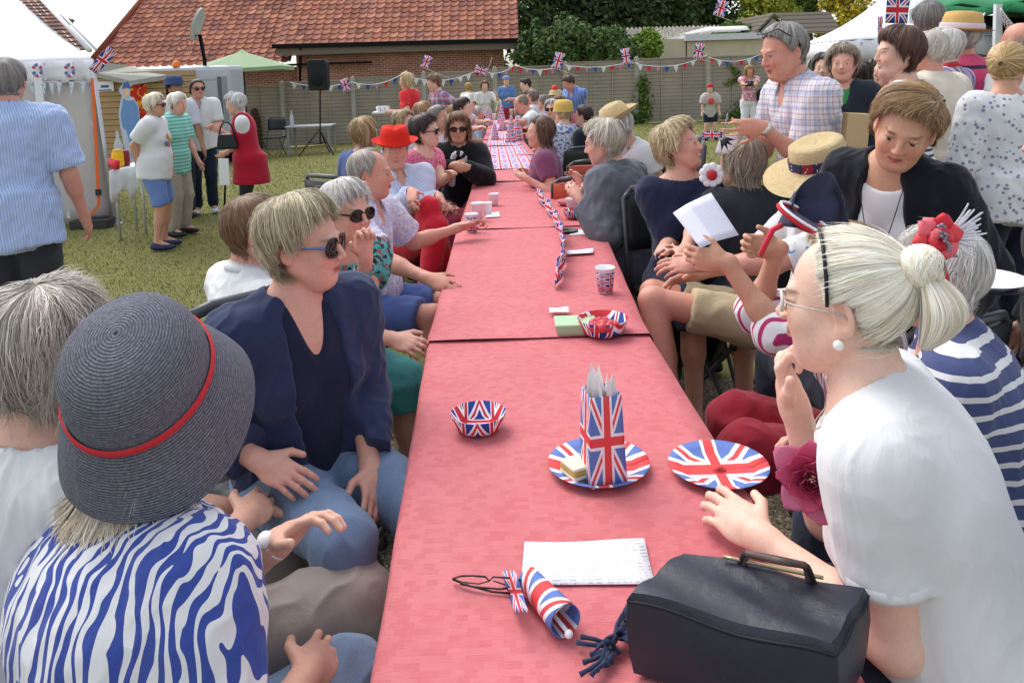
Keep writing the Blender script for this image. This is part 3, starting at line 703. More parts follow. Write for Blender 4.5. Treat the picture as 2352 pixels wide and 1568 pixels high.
def sunglasses(x, lens='15100F', frame_='1C1414', w=.027, h=.021, temple=None, up=0.0, dy=.095, clear=False):
    b = MB(); g = x['g']
    for q in (-1, 1):
        vs = []; n = 14
        for ring, (rr, dz) in enumerate(((1.13, -.002), (1.13, .003), (.97, .003), (.97, -.002))):
            for k in range(n):
                a = 2 * math.pi * k / n; vs.append(hp(x, q * .033 + w * rr * math.cos(a) * (1 - .1 * math.sin(a)), dy + dz - abs(w * math.cos(a)) * .12 - (.006 if q * math.cos(a) > 0 else 0) * abs(math.cos(a)), .006 + up + h * rr * math.sin(a)))
        b.add(vs, [(r * n + k, r * n + (k + 1) % n, ((r + 1) % 4) * n + (k + 1) % n, ((r + 1) % 4) * n + k) for r in range(4) for k in range(n)], True)
    b.tube([hp(x, -.008, dy + .001, .012 + up), hp(x, 0, dy + .005, .014 + up), hp(x, .008, dy + .001, .012 + up)], .0018 * g, 6)
    o = b.build('sunglasses' if not clear else 'glasses', plain(frame_, .25, .5), x['root'])
    for q in (-1, 1): tb_ = MB(); tb_.tube([hp(x, q * (.033 + w * 1.1), dy - .012, .012 + up), hp(x, q * .078, .06, .013 + up), hp(x, q * .083, -.01, .008 + up), hp(x, q * .080, -.03, -.012 + up)], [.0022 * g * (2 if not clear else .7), .0022 * g * (1.6 if not clear else .6), .0015 * g, .0015 * g], 6); tb_.build('temple', plain(temple or frame_, .25, .5), o)
    for q in (-1, 1):
        m = MB(); n = 14; vs = [hp(x, q * .033, dy + .002, .006 + up)] + [hp(x, q * .033 + w * math.cos(2 * math.pi * k / n), dy - abs(w * math.cos(2 * math.pi * k / n)) * .12 - (.006 if q * math.cos(2 * math.pi * k / n) > 0 else 0) * abs(math.cos(2 * math.pi * k / n)), .006 + up + h * math.sin(2 * math.pi * k / n)) for k in range(n)]
        m.add(vs, [(0, 1 + k, 1 + (k + 1) % n) for k in range(n)], True)
        if clear:
            if 'lens' not in MC:
                t = NT('clear_lens', .05, .5); t.base((.9, .93, .95)); t.b.inputs['Alpha'].default_value = .18; MC['lens'] = t.m
            mm = MC['lens']
        else: mm = plain(lens, .08, .6)
        m.build('lens', mm, o)
def hat_uv(o, n, prof):
    L = [0]
    for a, b in zip(prof, prof[1:]): L.append(L[-1] + math.hypot(b[0] - a[0], b[1] - a[1]))
    uv = o.data.uv_layers.new(name='UVMap')
    for l in o.data.loops: i = l.vertex_index; uv.data[l.index].uv = (abs((i % n) / n * 2 - 1), L[i // n])
    return o
def hat(x, prof, mat, name='hat', sx=1, sy=1.16, tilt=(0, 0), pos=(0, -.01, .05), n=48, pinch=0.0, droop=None, parent=None, wig=0.0, waxis=None, wpos=None):
    b = MB(); R = hmat(x) @ Matrix.Rotation(math.radians(tilt[0]), 3, 'X') @ Matrix.Rotation(math.radians(tilt[1]), 3, 'Y'); c = hp(x, *pos); vs = []
    if waxis: R = (Matrix.Rotation(-x['root'].rotation_euler.z, 3, 'Z') @ Vector(waxis).to_track_quat('Z', 'Y').to_matrix()); c = Vector(x['loc'](wpos))
    for r, z in prof:
        for k in range(n):
            a = 2 * math.pi * k / n; zz = z + (droop(a, r) if droop else 0); rr = r * (1 + wig * math.sin(a * 5 + r * 30))
            px_, py_ = rr * math.cos(a) * sx, rr * math.sin(a) * sy
            if pinch and z > .06: px_ *= 1 - pinch * max(0, math.sin(a)) * (z / .12); zz -= pinch * .05 * math.exp(-(px_ / .02) ** 2)
            vs.append(c + R @ (Vector((px_, py_, zz)) * x['g']))
    m = len(prof); b.add(vs, [(i * n + k, i * n + (k + 1) % n, (i + 1) * n + (k + 1) % n, (i + 1) * n + k) for i in range(m - 1) for k in range(n)], True)
    return hat_uv(b.build(name, mat, parent or x['root']), n, prof), R, c
# ------------------------------------------------------------------ ground
def sst(a, b, x): t = np.clip((x - a) / (b - a), 0, 1); return t * t * (3 - 2 * t)
def gz(x, y): return -.037 * np.clip(3.3 - x, 0, 16) * sst(10, 20, y) if not np.isscalar(x) else float(-.037 * min(max(3.3 - x, 0), 16) * sst(10, 20, np.float64(y)))
def ong(px, py):
    p = onz(px, py, 0)
    for _ in range(4): p = onz(px, py, gz(p.x, p.y))
    return p
def ground_sheet(name, xs, ys, mat, dz=0.0):
    X, Y = np.meshgrid(xs, ys, indexing='ij'); V = np.stack([X, Y, gz(X, Y) + dz], -1).reshape(-1, 3); n, m = len(xs), len(ys)
    I = np.arange(n - 1)[:, None] * m + np.arange(m - 1)[None, :]; Q = np.stack([I, I + m, I + m + 1, I + 1], -1).reshape(-1, 4)
    return tag(link(name, npmesh(name, V, Q), mat), kind='structure')
t = NT('lawn', .9, .1); v = t.coord(); n1 = t.noise(v, .55, 4, .6); n2 = t.noise(v, 9, 4, .7); n3 = t.noise(v, 70, 3, .8)
a = t.mix(n1, C('6E7248'), C('948E62')); a = t.mix(t.math('MULTIPLY', n2, .7), a, C('7E8446')); a = t.mix(.55, a, t.ramp(n3, [(.3, (.55, .55, .5)), (.7, (1.35, 1.3, 1.2))]), 'MULTIPLY')
t.base(a); t.bump(n3, .8, .03); LAWN = t.m
t = NT('gravel', .85, .2); v = t.coord(); vo = t.n('TexVoronoi'); t.put(vo.inputs['Vector'], v); vo.inputs['Scale'].default_value = 75
n2 = t.noise(v, 2.2, 3); g1 = t.ramp(vo.outputs['Color'], [(.1, C('6E6556')), (.45, C('9A8E78')), (.75, C('B5A98E')), (.95, C('57524C'))])
g1 = t.mix(.6, g1, t.ramp(n2, [(.3, (.75, .72, .68)), (.7, (1.1, 1.08, 1.05))]), 'MULTIPLY'); t.base(g1)
t.bump(t.math('SUBTRACT', 1.0, vo.outputs['Distance']), 1.0, .02); GRAVEL = t.m
xs = np.concatenate([[-160, -80, -40], np.linspace(-26, 26, 53), [40, 80, 160]]); ys = np.concatenate([np.linspace(4.0, 24, 41), [30, 45, 80, 200]])
ground_sheet('lawn_ground', xs, ys, LAWN)
ground_sheet('gravel_ground', np.linspace(-30, 30, 31), np.linspace(-6, 4.0, 11), GRAVEL)
# stones and grass
def blades(n, ylo, yhi, hgt, name, label, seed):
    r = np.random.RandomState(seed); Y = ylo * (yhi / ylo) ** r.rand(n); X = (r.rand(n) * 1.5 - .75) * Y * 1.05
    edge = 4.0 + .28 * np.sin(X * 2.1) + .2 * np.sin(X * 5.3 + 1) ; k = Y > edge; X, Y = X[k], Y[k]; n = len(X)
    Z = gz(X, Y); h = hgt * (.4 + r.rand(n)) * (.75 + .02 * Y); wd = .0006 * Y ** .9 * (.6 + .8 * r.rand(n)) + .0010; an = r.rand(n) * 6.28; ln = r.randn(n, 2) * .5
    A = np.stack([X - np.cos(an) * wd, Y - np.sin(an) * wd, Z - .004], 1); B = np.stack([X + np.cos(an) * wd, Y + np.sin(an) * wd, Z - .004], 1)
    T_ = np.stack([X + ln[:, 0] * h, Y + ln[:, 1] * h, Z + h], 1); V = np.stack([A, B, T_], 1).reshape(-1, 3)
    pc = palette(['66723F', '768046', '928E62', '566238', '6A764A', 'A69E78'], n, r) * (1.06 + .22 * wnoise(np.stack([X, Y, X * 0], 1), .8, 4, 3))[:, None] * .62 + np.array(C('827E4E')) * .42
    o = link(name, npmesh(name, V, np.arange(n * 3).reshape(-1, 3), np.clip(np.repeat(pc, 3, 0), 0, 1)), vcol('grass_blades', .8, .1)); return tag(o, label, 'grass', kind='stuff')
blades(190000, 3.8, 21, .022, 'grass', 'short worn summer grass of the lawn', 4)
r = np.random.RandomState(8); n = 9000; X = r.rand(n) * 9 - 4.5; Y = 1.4 + r.rand(n) * 2.9; b0 = np.array([[1, 0, 0], [0, 1, 0], [-1, 0, 0], [0, -1, 0], [0, 0, .7]]) * 1.0
sz = .003 + .007 * r.rand(n); V = np.stack([X, Y, gz(X, Y)], 1)[:, None, :] + b0[None] * sz[:, None, None] * (.6 + .8 * r.rand(n, 5, 1))
F_ = np.array([[0, 1, 4], [1, 2, 4], [2, 3, 4], [3, 0, 4]])[None] + np.arange(n)[:, None, None] * 5
tag(link('gravel', npmesh('gravel', V.reshape(-1, 3), F_.reshape(-1, 3), np.repeat(palette(['8A7E6A', 'A89C84', '6A6258', 'C0B49A', '5A5650'], n, r), 5, 0), smooth=False), vcol('gravel_stones', .8)), 'loose tan and grey gravel stones', 'gravel', kind='stuff')
# ------------------------------------------------------------------ fence
FY = 21.3; PX0 = [(648 + 163 * k) for k in range(-2, 9)]
fw = NT('fence_wood', .85, .15); v = fw.coord(); S = fw.sep(v); n1 = fw.noise(fw.coord(scale=(.35, 1, 6)), 7, 4, .6); n2 = fw.noise(v, 1.1, 2)
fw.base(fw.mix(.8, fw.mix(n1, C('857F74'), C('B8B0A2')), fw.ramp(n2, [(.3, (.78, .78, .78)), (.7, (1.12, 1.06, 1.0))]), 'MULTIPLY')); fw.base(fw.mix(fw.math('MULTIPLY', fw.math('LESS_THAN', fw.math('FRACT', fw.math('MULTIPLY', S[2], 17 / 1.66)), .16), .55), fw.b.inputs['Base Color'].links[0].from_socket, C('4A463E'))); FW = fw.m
CONC = plain('A5A296', .9, .1, .15, 5, .3)
ordw = ['first', 'second', 'third', 'fourth', 'fifth', 'sixth', 'seventh', 'eighth', 'ninth', 'tenth', 'eleventh']
fx = [at(p, 200, FY).x for p in PX0]
fence = empty('fence', (0, FY, 0), 0, 'grey weathered lap panel fence with concrete posts across the back of the lawn', 'fence')
for i in range(len(fx)):
    z0 = gz(fx[i], FY); m = MB(); m.box((fx[i], 0, z0 + .86), (.11, .10, 1.78)); m.box((fx[i], 0, z0 + 1.77), (.09, .08, .04), taper=.5); m.build('post', CONC, fence)
    if i == len(fx) - 1: break
    xa, xb = fx[i] + .06, fx[i + 1] - .06; zb = gz((xa + xb) / 2, FY) + .03; m = MB(); nb = 17; H = 1.66
    for k in range(nb):
        zc = zb + (k + .5) * H / nb; R = Matrix.Rotation(math.radians(9), 3, 'X'); m.box(((xa + xb) / 2, random.uniform(-.002, .002), zc), (xb - xa, .009, H / nb + .022), R)
    m.build('lap_panel', FW, fence); m = MB()
    for q in (0, .33, .67, 1): m.box((xa + .02 + (xb - xa - .04) * q, -.028, zb + H / 2), (.038, .02, H))
    m.box(((xa + xb) / 2, -.01, zb + H + .02), (xb - xa + .01, .06, .025)); m.build('batten_frame', FW, fence)
# ------------------------------------------------------------------ houses
def tiles(name, O, U, W_, nU, nV, tu, tv, mat, parent, pal, amp=.045):
    """pantile roof: O lower-left corner, U unit along eave, W_ unit up the slope"""
    U, W_ = Vector(U).normalized(), Vector(W_).normalized(); N = U.cross(W_).normalized(); sx = 8; r = np.random.RandomState(3)
    u = np.arange(nU * sx + 1) / sx; ph = u % 1.0; prof = np.where(ph < .62, -.35 * np.sin(ph / .62 * math.pi), np.sin((ph - .62) / .38 * math.pi)) * amp
    V = []; Cc = []; pc = palette(pal, nU * nV, r).reshape(nV, nU, 3) * (.82 + .36 * r.rand(nV, nU, 1)); ui = np.minimum((u + .0).astype(int), nU - 1)
    for j in range(nV):
        for e, dz in ((0, .038), (1, .004)):
            P = np.array(O)[None] + u[:, None] * tu * np.array(U) + (j + e) * tv * np.array(W_) + (prof + dz)[:, None] * np.array(N); V.append(P); Cc.append(pc[j, ui])
    n = len(u); V = np.concatenate(V); I = np.arange(2 * nV - 1)[:, None] * n + np.arange(n - 1)[None]; Q = np.stack([I, I + 1, I + n + 1, I + n], -1).reshape(-1, 4)
    me = npmesh(name, V, Q, np.concatenate(Cc), smooth=False); return link(name, me, mat, parent)
t = NT('roof_tile', .8, .2); v = t.coord(); t.base(t.mix(.6, t.attr(), t.ramp(t.noise(v, 7, 4, .7), [(.25, (.62, .60, .60)), (.6, (1.1, 1.05, 1.02))]), 'MULTIPLY')); TILE = t.m
t = NT('brick', .9, .1); v = t.n('TexCoord').outputs['Object']; s_ = t.sep(v); cx = t.n('CombineXYZ'); t.put(cx.inputs[0], t.math('ADD', s_[0], s_[1])); t.put(cx.inputs[1], s_[2])
bk = t.n('TexBrick'); t.put(bk.inputs['Vector'], cx); bk.inputs['Color1'].default_value = (*C('7E4A3C'), 1); bk.inputs['Color2'].default_value = (*C('96604C'), 1); bk.inputs['Mortar'].default_value = (*C('A09284'), 1)
bk.inputs['Scale'].default_value = 1; bk.inputs['Brick Width'].default_value = .225; bk.inputs['Row Height'].default_value = .075; bk.inputs['Mortar Size'].default_value = .010
t.base(t.mix(.5, bk.outputs[0], t.ramp(t.noise(v, 3, 3), [(.3, (.7, .7, .7)), (.7, (1.2, 1.15, 1.1))]), 'MULTIPLY')); BRICK = t.m
BLK = plain('18181A', .8, .1); FASC = plain('6E6458', .8)
OP = ['A8705C', '9C6452', 'B27E68', '8E5C4E', 'A4705E', '9A6856', '845850', 'B0785C']
hs_ = empty('house', (0, 28, 0), 0, 'red brick house with orange pantile roof behind the fence', 'house')
def lp(p): return Vector((p.x, p.y - 28, p.z))
sl_ = math.radians(40); up_ = Vector((0, math.cos(sl_), math.sin(sl_)))
A = at(636, 106, 27.6); B = at(1192, 92, 27.6); U = (B - A); nu = int(round(U.length / .30)); tiles('roof', lp(A), (B - A), up_, nu, 22, U.length / nu, .29, TILE, hs_, OP)
A2 = at(196, 156, 27.9); B2 = at(668, 156, 27.9); zz = (A2.z + B2.z) / 2 + .05; A2.z = zz; B2.z = zz; nu2 = int(round((B2 - A2).length / .30)); rf = tiles('roof', lp(A2), (B2 - A2), up_, nu2, 25, (B2 - A2).length / nu2, .29, TILE, hs_, OP)
# left hip of the lower roof: cut the tiles along the hip line
me = rf.data; hipO = A2 + Vector((-.2, 0, 0)); co = np.zeros(len(me.vertices) * 3); me.vertices.foreach_get('co', co); co = co.reshape(-1, 3)
lim = lp(A2).x + (co[:, 1] - lp(A2).y) * .25 - .0; co[:, 0] = np.maximum(co[:, 0], lim); me.vertices.foreach_set('co', co.ravel())
m = MB(); g0 = lp(A2); m.tube([g0 + Vector((0, 0, .06)), g0 + Vector((5.6 * .25, 5.6, 5.6 * math.tan(sl_) + .06))], .10, 6); m.build('hip_ridge', plain('8A4A38', .8), hs_)
m = MB(); m.box(((lp(A).x + lp(B).x) / 2, lp(A).y - .06, (A.z + B.z) / 2 - .015), ((B - A).length + .3, .11, .15), Matrix.Rotation(math.atan2((B - A).z, (B - A).x) * -1, 3, 'Y'))
m.tube([lp(at(690, 110, 27.5)), lp(at(690, 118, 27.75)), lp(at(689, 190, 27.8))], .045, 8); m.build('gutter', BLK, hs_)
m = MB(); m.box(((lp(A).x + lp(B).x) / 2, lp(A).y + .03, (A.z + B.z) / 2 - .20), ((B - A).length + .1, .05, .22), Matrix.Rotation(math.atan2((B - A).z, (B - A).x) * -1, 3, 'Y'))
m.box(((lp(A).x + lp(B).x) / 2, lp(A).y + .28, (A.z + B.z) / 2 - .30), ((B - A).length, .5, .03)); m.build('fascia', FASC, hs_)
wl = at(681, 150, 28.1); wr = at(1156, 150, 28.1); m = MB(); m.box(((wl.x + wr.x) / 2, 2.1, 1.0), (wr.x - wl.x, 4, 3.1)); m.build('wall', BRICK, hs_)
m = MB(); m.box((-9.4, 2.6, .55), (13.2, 4, 2.6)); m.build('wall', BRICK, hs_)
m = MB(); m.box((lp(A2).x + 6.9, lp(A2).y - .04, zz - .07), ((B2 - A2).length - 1, .11, .08)); m.build('gutter', BLK, hs_)
# dark roofed neighbour, far left
nb = empty('house', (-14, 27, 0), 0, 'neighbouring house with dark brown tiled roof and white verge behind the white tent', 'house')
def ln_(p): return Vector((p.x + 14, p.y - 27, p.z))
E1 = at(203, 116, 24.5); E0 = Vector((E1.x - 9, 24.5, E1.z)); T1 = at(80, -14, 30.5); T0 = T1 + (E0 - E1)
gr = [[E0.lerp(E1, k / 36) * (1 - j / 16) + T0.lerp(T1, k / 36) * (j / 16) for j in range(17)] for k in range(37)]
m = MB(); 
for k in range(36):
    for j in range(16):
        c0 = random.choice(['5E4238', '6A4A3C', '54403A', '7A5142']); m.cur = C(c0); a_, b_, c_, d_ = gr[k][j], gr[k + 1][j], gr[k + 1][j + 1], gr[k][j + 1]; u_ = Vector((0, 0, .05))
        m.add([ln_(a_ + u_), ln_(b_ + u_ * .6), ln_(c_), ln_(d_)], [(0, 1, 2, 3)]); m.add([ln_(a_), ln_(b_), ln_(b_ + u_ * .6), ln_(a_ + u_)], [(0, 1, 2, 3)])
m.build('roof', TILE, nb)
m = MB(); m.tube([ln_(E1 + Vector((.06, -.05, 0))), ln_(T1 + Vector((.06, 0, 0)))], .09, 6); m.tube([ln_(E1 + Vector((.25, -.05, .02))), ln_(T1 + Vector((.25, 0, .02)))], .05, 6); m.build('verge', plain('D8D8D8', .6), nb)
m = MB(); m.box((ln_(E1).x - 4.6, 2.2, (E1.z - .3) / 2 - .3), (8.6, 6, E1.z - .2)); m.build('wall', BRICK, nb)
# ------------------------------------------------------------------ trees
def tree(label, px, py, Y, rx, rz, pal, n=9000, leaf=.16, trunk='4A4034', dens=1.0, name='tree', cat='tree', seed=0, group=None, ry=None, base=None, holes=.35):
    r = np.random.RandomState(seed + 50); c = at(px, py, Y); gnd = base if base is not None else -.4
    root = empty(name, (c.x, c.y, gnd), 0, label, cat, group); H = c.z - gnd; ry = ry or rx
    nc = int(26 * dens) + 8; cd_ = r.randn(nc, 3); cd_ /= np.linalg.norm(cd_, axis=1, keepdims=True); rr = (.35 + .65 * r.rand(nc, 1) ** .5); CC = cd_ * rr * np.array([rx, ry, rz]) * .86
    cr = (.26 + .22 * r.rand(nc)) * min(rx, rz); k = r.randint(0, nc, n); d = r.randn(n, 3); d /= np.linalg.norm(d, axis=1, keepdims=True)
    P = CC[k] + d * (cr[k] * (.55 + .5 * r.rand(n) ** .6))[:, None]; P[:, 2] += H
    keep = wnoise(P, 2.2 / max(.5, min(rx, rz)) * 2, seed, 2) > -.9 + holes; P, d = P[keep], d[keep]; n = len(P); P[:, 2] = np.maximum(P[:, 2], .1)
    nn = d + r.randn(n, 3) * .7; nn /= np.linalg.norm(nn, axis=1, keepdims=True); a = np.cross(nn, r.randn(n, 3)); a /= np.linalg.norm(a, axis=1, keepdims=True); b = np.cross(nn, a)
    s = leaf * (.5 + .9 * r.rand(n, 1)); V = np.stack([P - a * s, P - b * s * .45, P + a * s, P + b * s * .45], 1).reshape(-1, 3)
    pc = palette(pal, n, r) * (.8 + .4 * r.rand(n, 1))
    link('crown', npmesh('crown', V, np.arange(n * 4).reshape(-1, 4), np.clip(np.repeat(pc, 4, 0), 0, 1), smooth=False), vcol('leaves', .7, .2), root)
    m = MB(); m.tube([(0, 0, 0), (.05, 0, H * .5), (0, .05, H * .95)], [.09 * min(rx, 2.5), .07 * min(rx, 2.5), .03], 7)
    for q in range(5):
        e = CC[q]; m.tube([(0, 0, H * (.45 + .08 * q)), (e[0] * .5, e[1] * .5, H + e[2] * .4), (e[0], e[1], H + e[2])], [.05 * min(rx, 2), .03 * min(rx, 2), .012], 5)
    m.build('trunk', plain(trunk, .9), root)
DK = ['36482A', '2C3C22', '42562E', '4E6438', '324426']; MD = ['4C6234', '5C7440', '40562C', '688248']; YG = ['7C8C34', '94A03E', '66782C', 'A8A03C']; GY = ['C8A828', 'D8B830', '8C8C34', '6C7A30']
G1 = 'trees behind the back fence'
tree('tall dark evergreen tree directly beside the gable end of the red house', 1255, 10, 40, 3.6, 4.6, DK, 16000, .17, seed=1, group=G1)
tree('broad dark tree rising over the pale end of the grey corrugated roof', 1375, 5, 43, 3.4, 3.6, DK + MD[:1], 14000, .17, seed=2, group=G1)
tree('dark round-topped tree over the middle of the corrugated roof', 1480, 0, 46, 3.2, 3.8, DK + MD[:2], 13000, .17, seed=3, group=G1)
tree('thin pine with sky showing through it behind the corrugated roof', 1575, -5, 50, 2.6, 3.6, DK, 7000, .18, seed=4, group=G1, holes=.75, dens=.7)
tree('dark tree standing just left of the yellow green tree', 1665, 0, 50, 2.9, 3.6, DK + MD[:1], 9000, .18, seed=5, group=G1, holes=.5)
tree('yellow green tree beside the shed gable with dark verge', 1762, 42, 38, 1.5, 1.7, YG, 6000, .13, seed=6, group=G1)
tree('distant green tree behind the dark shed roof', 1860, -12, 48, 3.4, 1.4, MD + YG[:1], 9000, .18, seed=7, group=G1)
tree('golden flowering tree between the shed roof and the white tent', 1938, 34, 36, 1.3, 1.7, GY, 5000, .11, seed=8, group=G1)
tree('small tree seen over the neighbouring verge under the sky', 137, 52, 60, 1.0, .5, MD, 900, .15, seed=9, group=G1)
G2 = 'bushes along the back fence'
tree('feathery dark green shrub against the house corner', 1228, 112, 27, .75, 1.0, MD + DK, 5000, .08, name='shrub', cat='shrub', seed=11, group=G2)
tree('feathery conifer shrub left of the corrugated roof', 1305, 108, 26.5, 1.0, 1.0, MD + ['44583A'], 6000, .08, name='shrub', cat='shrub', seed=12, group=G2)
tree('wide conifer shrub under the corrugated roof edge', 1400, 115, 26, .95, .85, MD + ['44583A'], 6000, .08, name='shrub', cat='shrub', seed=13, group=G2)
tree('bright green bush between the conifer shrubs and the cream garage', 1487, 102, 27, .50, .50, ['6C8C30', '84A040', '587428'], 3500, .07, name='bush', cat='bush', seed=14, group=G2)
tree('green bush between the corrugated roof and the shed gable', 1682, 78, 32, .8, .6, ['4C6C28', '64843A', '3C5820'], 3500, .09, name='bush', cat='bush', seed=15, group=G2)
def vine(label, pts, rad, n, seed, pal=('4E6A2A', '6A8438', '3C5420')):
    r = np.random.RandomState(seed); P0 = [at(a, b, FY - .12) for a, b in pts]; root = empty('climbing_plant', (P0[-1].x, FY - .12, P0[-1].z), 0, label, 'plant', 'climbers on the back fence')
    k = r.randint(0, len(P0) - 1, n); f = r.rand(n, 1); A = np.array([P0[i] for i in k]) * (1 - f) + np.array([P0[i + 1] for i in k]) * f; A = A + r.randn(n, 3) * np.array([rad, .04, rad * .7]) - np.array(root.location)
    a = r.randn(n, 3); a /= np.linalg.norm(a, axis=1, keepdims=True); b = np.cross(a, r.randn(n, 3)); b /= np.linalg.norm(b, axis=1, keepdims=True); s = .045 * (.5 + r.rand(n, 1))
    V = np.stack([A - a * s, A - b * s * .7, A + a * s, A + b * s * .7], 1).reshape(-1, 3)
    link('foliage', npmesh('f', V, np.arange(n * 4).reshape(-1, 4), np.repeat(palette(list(pal), n, r), 4, 0), smooth=False), vcol('leaves', .7, .2), root)
    m = MB(); m.tube([Vector(p) - root.location for p in P0], .012, 5); m.build('stem', plain('5A4A38'), root)
vine('leafy creeper climbing the concrete fence post', [(1475, 178), (1478, 225), (1480, 262), (1470, 292)], .09, 700, 21)
vine('creeper rambling up the fence beside the child in the red cap', [(1745, 215), (1720, 240), (1700, 262), (1668, 290)], .13, 600, 22)
vine('thin bramble shoots high on the fence', [(1680, 150), (1700, 180), (1665, 195)], .05, 120, 23)
vine('small weed patch at the foot of the fence post', [(1448, 262), (1452, 282)], .07, 200, 24)
# ------------------------------------------------------------------ outbuildings
def prism(m, P, h): m.add([Vector(p) for p in P] + [Vector(p) + Vector(h) for p in P], [tuple(range(len(P)))[::-1], tuple(len(P) + i for i in range(len(P)))] + [(i, (i + 1) % len(P), len(P) + (i + 1) % len(P), len(P) + i) for i in range(len(P))])
Y0 = 34; o_ = empty('outbuilding', (at(1520, 90, Y0).x, Y0, 0), 0, 'long low outbuilding with lichen grey corrugated roof', 'outbuilding')
L0, L1 = at(1328, 97, Y0) - o_.location, at(1735, 86, Y0) - o_.location; t = NT('asbestos', .9, .1); v = t.coord(); n_ = t.noise(v, 5, 4, .8); t.base(t.ramp(n_, [(.3, C('5E5A54')), (.5, C('8C877E')), (.62, C('BDB8AC')), (.7, C('6E6A62'))]))
gr = [[L0.lerp(L1, k / 160) + Vector((0, 2.6 * j, .62 * j + .05 * math.sin(k * 1.57))) for j in (0, 1)] for k in range(161)]; m = MB(); m.sheet(gr, .02, smooth=False); m.build('roof', t.m, o_)
m = MB(); m.box(((L0.x + L1.x) / 2, 1.3, L0.z / 2 - .1), (L1.x - L0.x - .3, 2.4, L0.z)); m.build('wall', plain('8A5A48', .9), o_)
g_ = empty('garage', (at(1630, 100, 29).x, 29, 0), 0, 'cream garage with flat roof and white fascia behind the fence', 'garage'); a0, a1 = at(1578, 110, 29) - g_.location, at(1800, 108, 29) - g_.location
m = MB(); m.box(((a0.x + a1.x) / 2, 1.5, 1.15), (a1.x - a0.x, 3, 2.3)); m.box((a0.x - .5, .5, 1.2), (.9, 1, 2.4)); m.build('wall', plain('B8B098', .9, .1, .15, 3, .4), g_)
m = MB(); m.box(((a0.x + a1.x) / 2, 1.45, 2.42), (a1.x - a0.x + .2, 3.3, .22)); m.build('fascia', plain('C4C6CC', .5), g_)
m = MB(); gr = [[(a0.x + .15 + 2.3 * i / 10, .6 + 1.2 * j / 4, 2.56 + .26 * math.sin(math.pi * (j + .6) / 5.2) * min(1, (i + 1) / 5)) for j in range(5)] for i in range(11)]; m.sheet(gr, .02)
tag(m.build('boat_cover', plain('E4E2D8', .5), None, g_.location), 'cream moulded boat cover lying on the flat garage roof', 'cover')
s_ = empty('shed', (at(1790, 70, 31).x, 31, 0), 0, 'grey shed with dark timber gable roof beyond the cream garage', 'shed'); ap = at(1775, 38, 31) - s_.location; el = at(1732, 82, 31) - s_.location; er = ap + Vector((3.2, 3, -.0))
m = MB(); prism(m, [(el.x + .1, 0, -.5), (ap.x + .8, 0, -.5), (ap.x + .8, 0, el.z), (ap.x, 0, ap.z - .08), (el.x + .1, 0, el.z)], (0, 5, 0)); m.build('wall', plain('A4A69E', .8), s_)
t = NT('plank_roof', .9, .1); S2 = t.sep(t.coord()); t.base(t.mix(t.math('LESS_THAN', t.math('FRACT', t.math('MULTIPLY', S2[2], 6)), .25), C('6C655A'), C('4A443C'))); m = MB()
m.sheet([[ap + Vector((-.05, -.2, .0)), ap + Vector((4.2, -.2, .1))], [el + Vector((-.0, -.2, 0)), el + Vector((0, 5, 0))]][:1] + [[el + Vector((-.05, -.2, -.03)), el + Vector((-.05, 4, -.03))]], .02) if False else None
m.add([ap + Vector((-.02, -.25, .03)), ap + Vector((-.02, 5, .03)), el + Vector((-.12, 5, -.04)), el + Vector((-.12, -.25, -.04))], [(0, 1, 2, 3)])
m.add([p + Vector((0, 0, .1)) for p in (ap + Vector((-.02, -.25, .03)), ap + Vector((-.02, 5, .03)), el + Vector((-.12, 5, -.04)), el + Vector((-.12, -.25, -.04)))], [(3, 2, 1, 0)])
m.add([ap + Vector((-.02, -.25, .03)), ap + Vector((-.02, -.25, .13)), el + Vector((-.12, -.25, .06)), el + Vector((-.12, -.25, -.04))], [(0, 1, 2, 3)])
b0_ = at(1905, 78, 31) - s_.location; m.add([ap + Vector((0, 0, .13)), Vector((b0_.x, 0, ap.z + .10)), Vector((b0_.x, -1.2, b0_.z)), Vector((ap.x + .75, -1.2, b0_.z + .02))], [(0, 1, 2, 3)]); m.build('roof', t.m, s_)
m = MB(); w0 = at(1770, 80, 31) - s_.location; m.box((w0.x, -.03, w0.z - .1), (.5, .05, .6)); m.build('window', plain('E0E2E4', .3), s_)
# ------------------------------------------------------------------ union flag material (UV) and flags
def uj_mat(rep=1.0, off=0.0, fade=0.0):
    k = ('uj', rep, off, fade)
    if k in MC: return MC[k]
    t = NT('union_flag', .7, .2); uv = t.n('TexCoord').outputs['UV']; S = t.sep(uv)
    if rep != 1:
        u = t.math('FRACT', t.math('MULTIPLY', S[0], rep)); v = t.math('FRACT', t.math('MULTIPLY', S[1], rep))
    else: u, v = S[0], S[1]
    x = t.math('MULTIPLY', t.math('SUBTRACT', u, .5), 2.0); y = t.math('SUBTRACT', v, .5); ax, ay = t.math('ABSOLUTE', x), t.math('ABSOLUTE', y)
    d = t.math('MULTIPLY', t.math('ABSOLUTE', t.math('SUBTRACT', ax, t.math('MULTIPLY', ay, 2.0))), .447)
    B_, Wt, Rd = C('2A3F8C'), C('E6E4EC'), C('C6303A')
    if fade: B_, Wt, Rd = C('5F78B8'), C('E8E4EA'), C('D84A4C')
    o = t.mix(t.math('LESS_THAN', d, .10), B_, Wt); o = t.mix(t.math('LESS_THAN', d, .036), o, Rd)
    mn = t.math('MINIMUM', ax, ay); o = t.mix(t.math('LESS_THAN', mn, .165), o, Wt); o = t.mix(t.math('LESS_THAN', mn, .10), o, Rd)
    t.base(o); MC[k] = t.m; return t.m
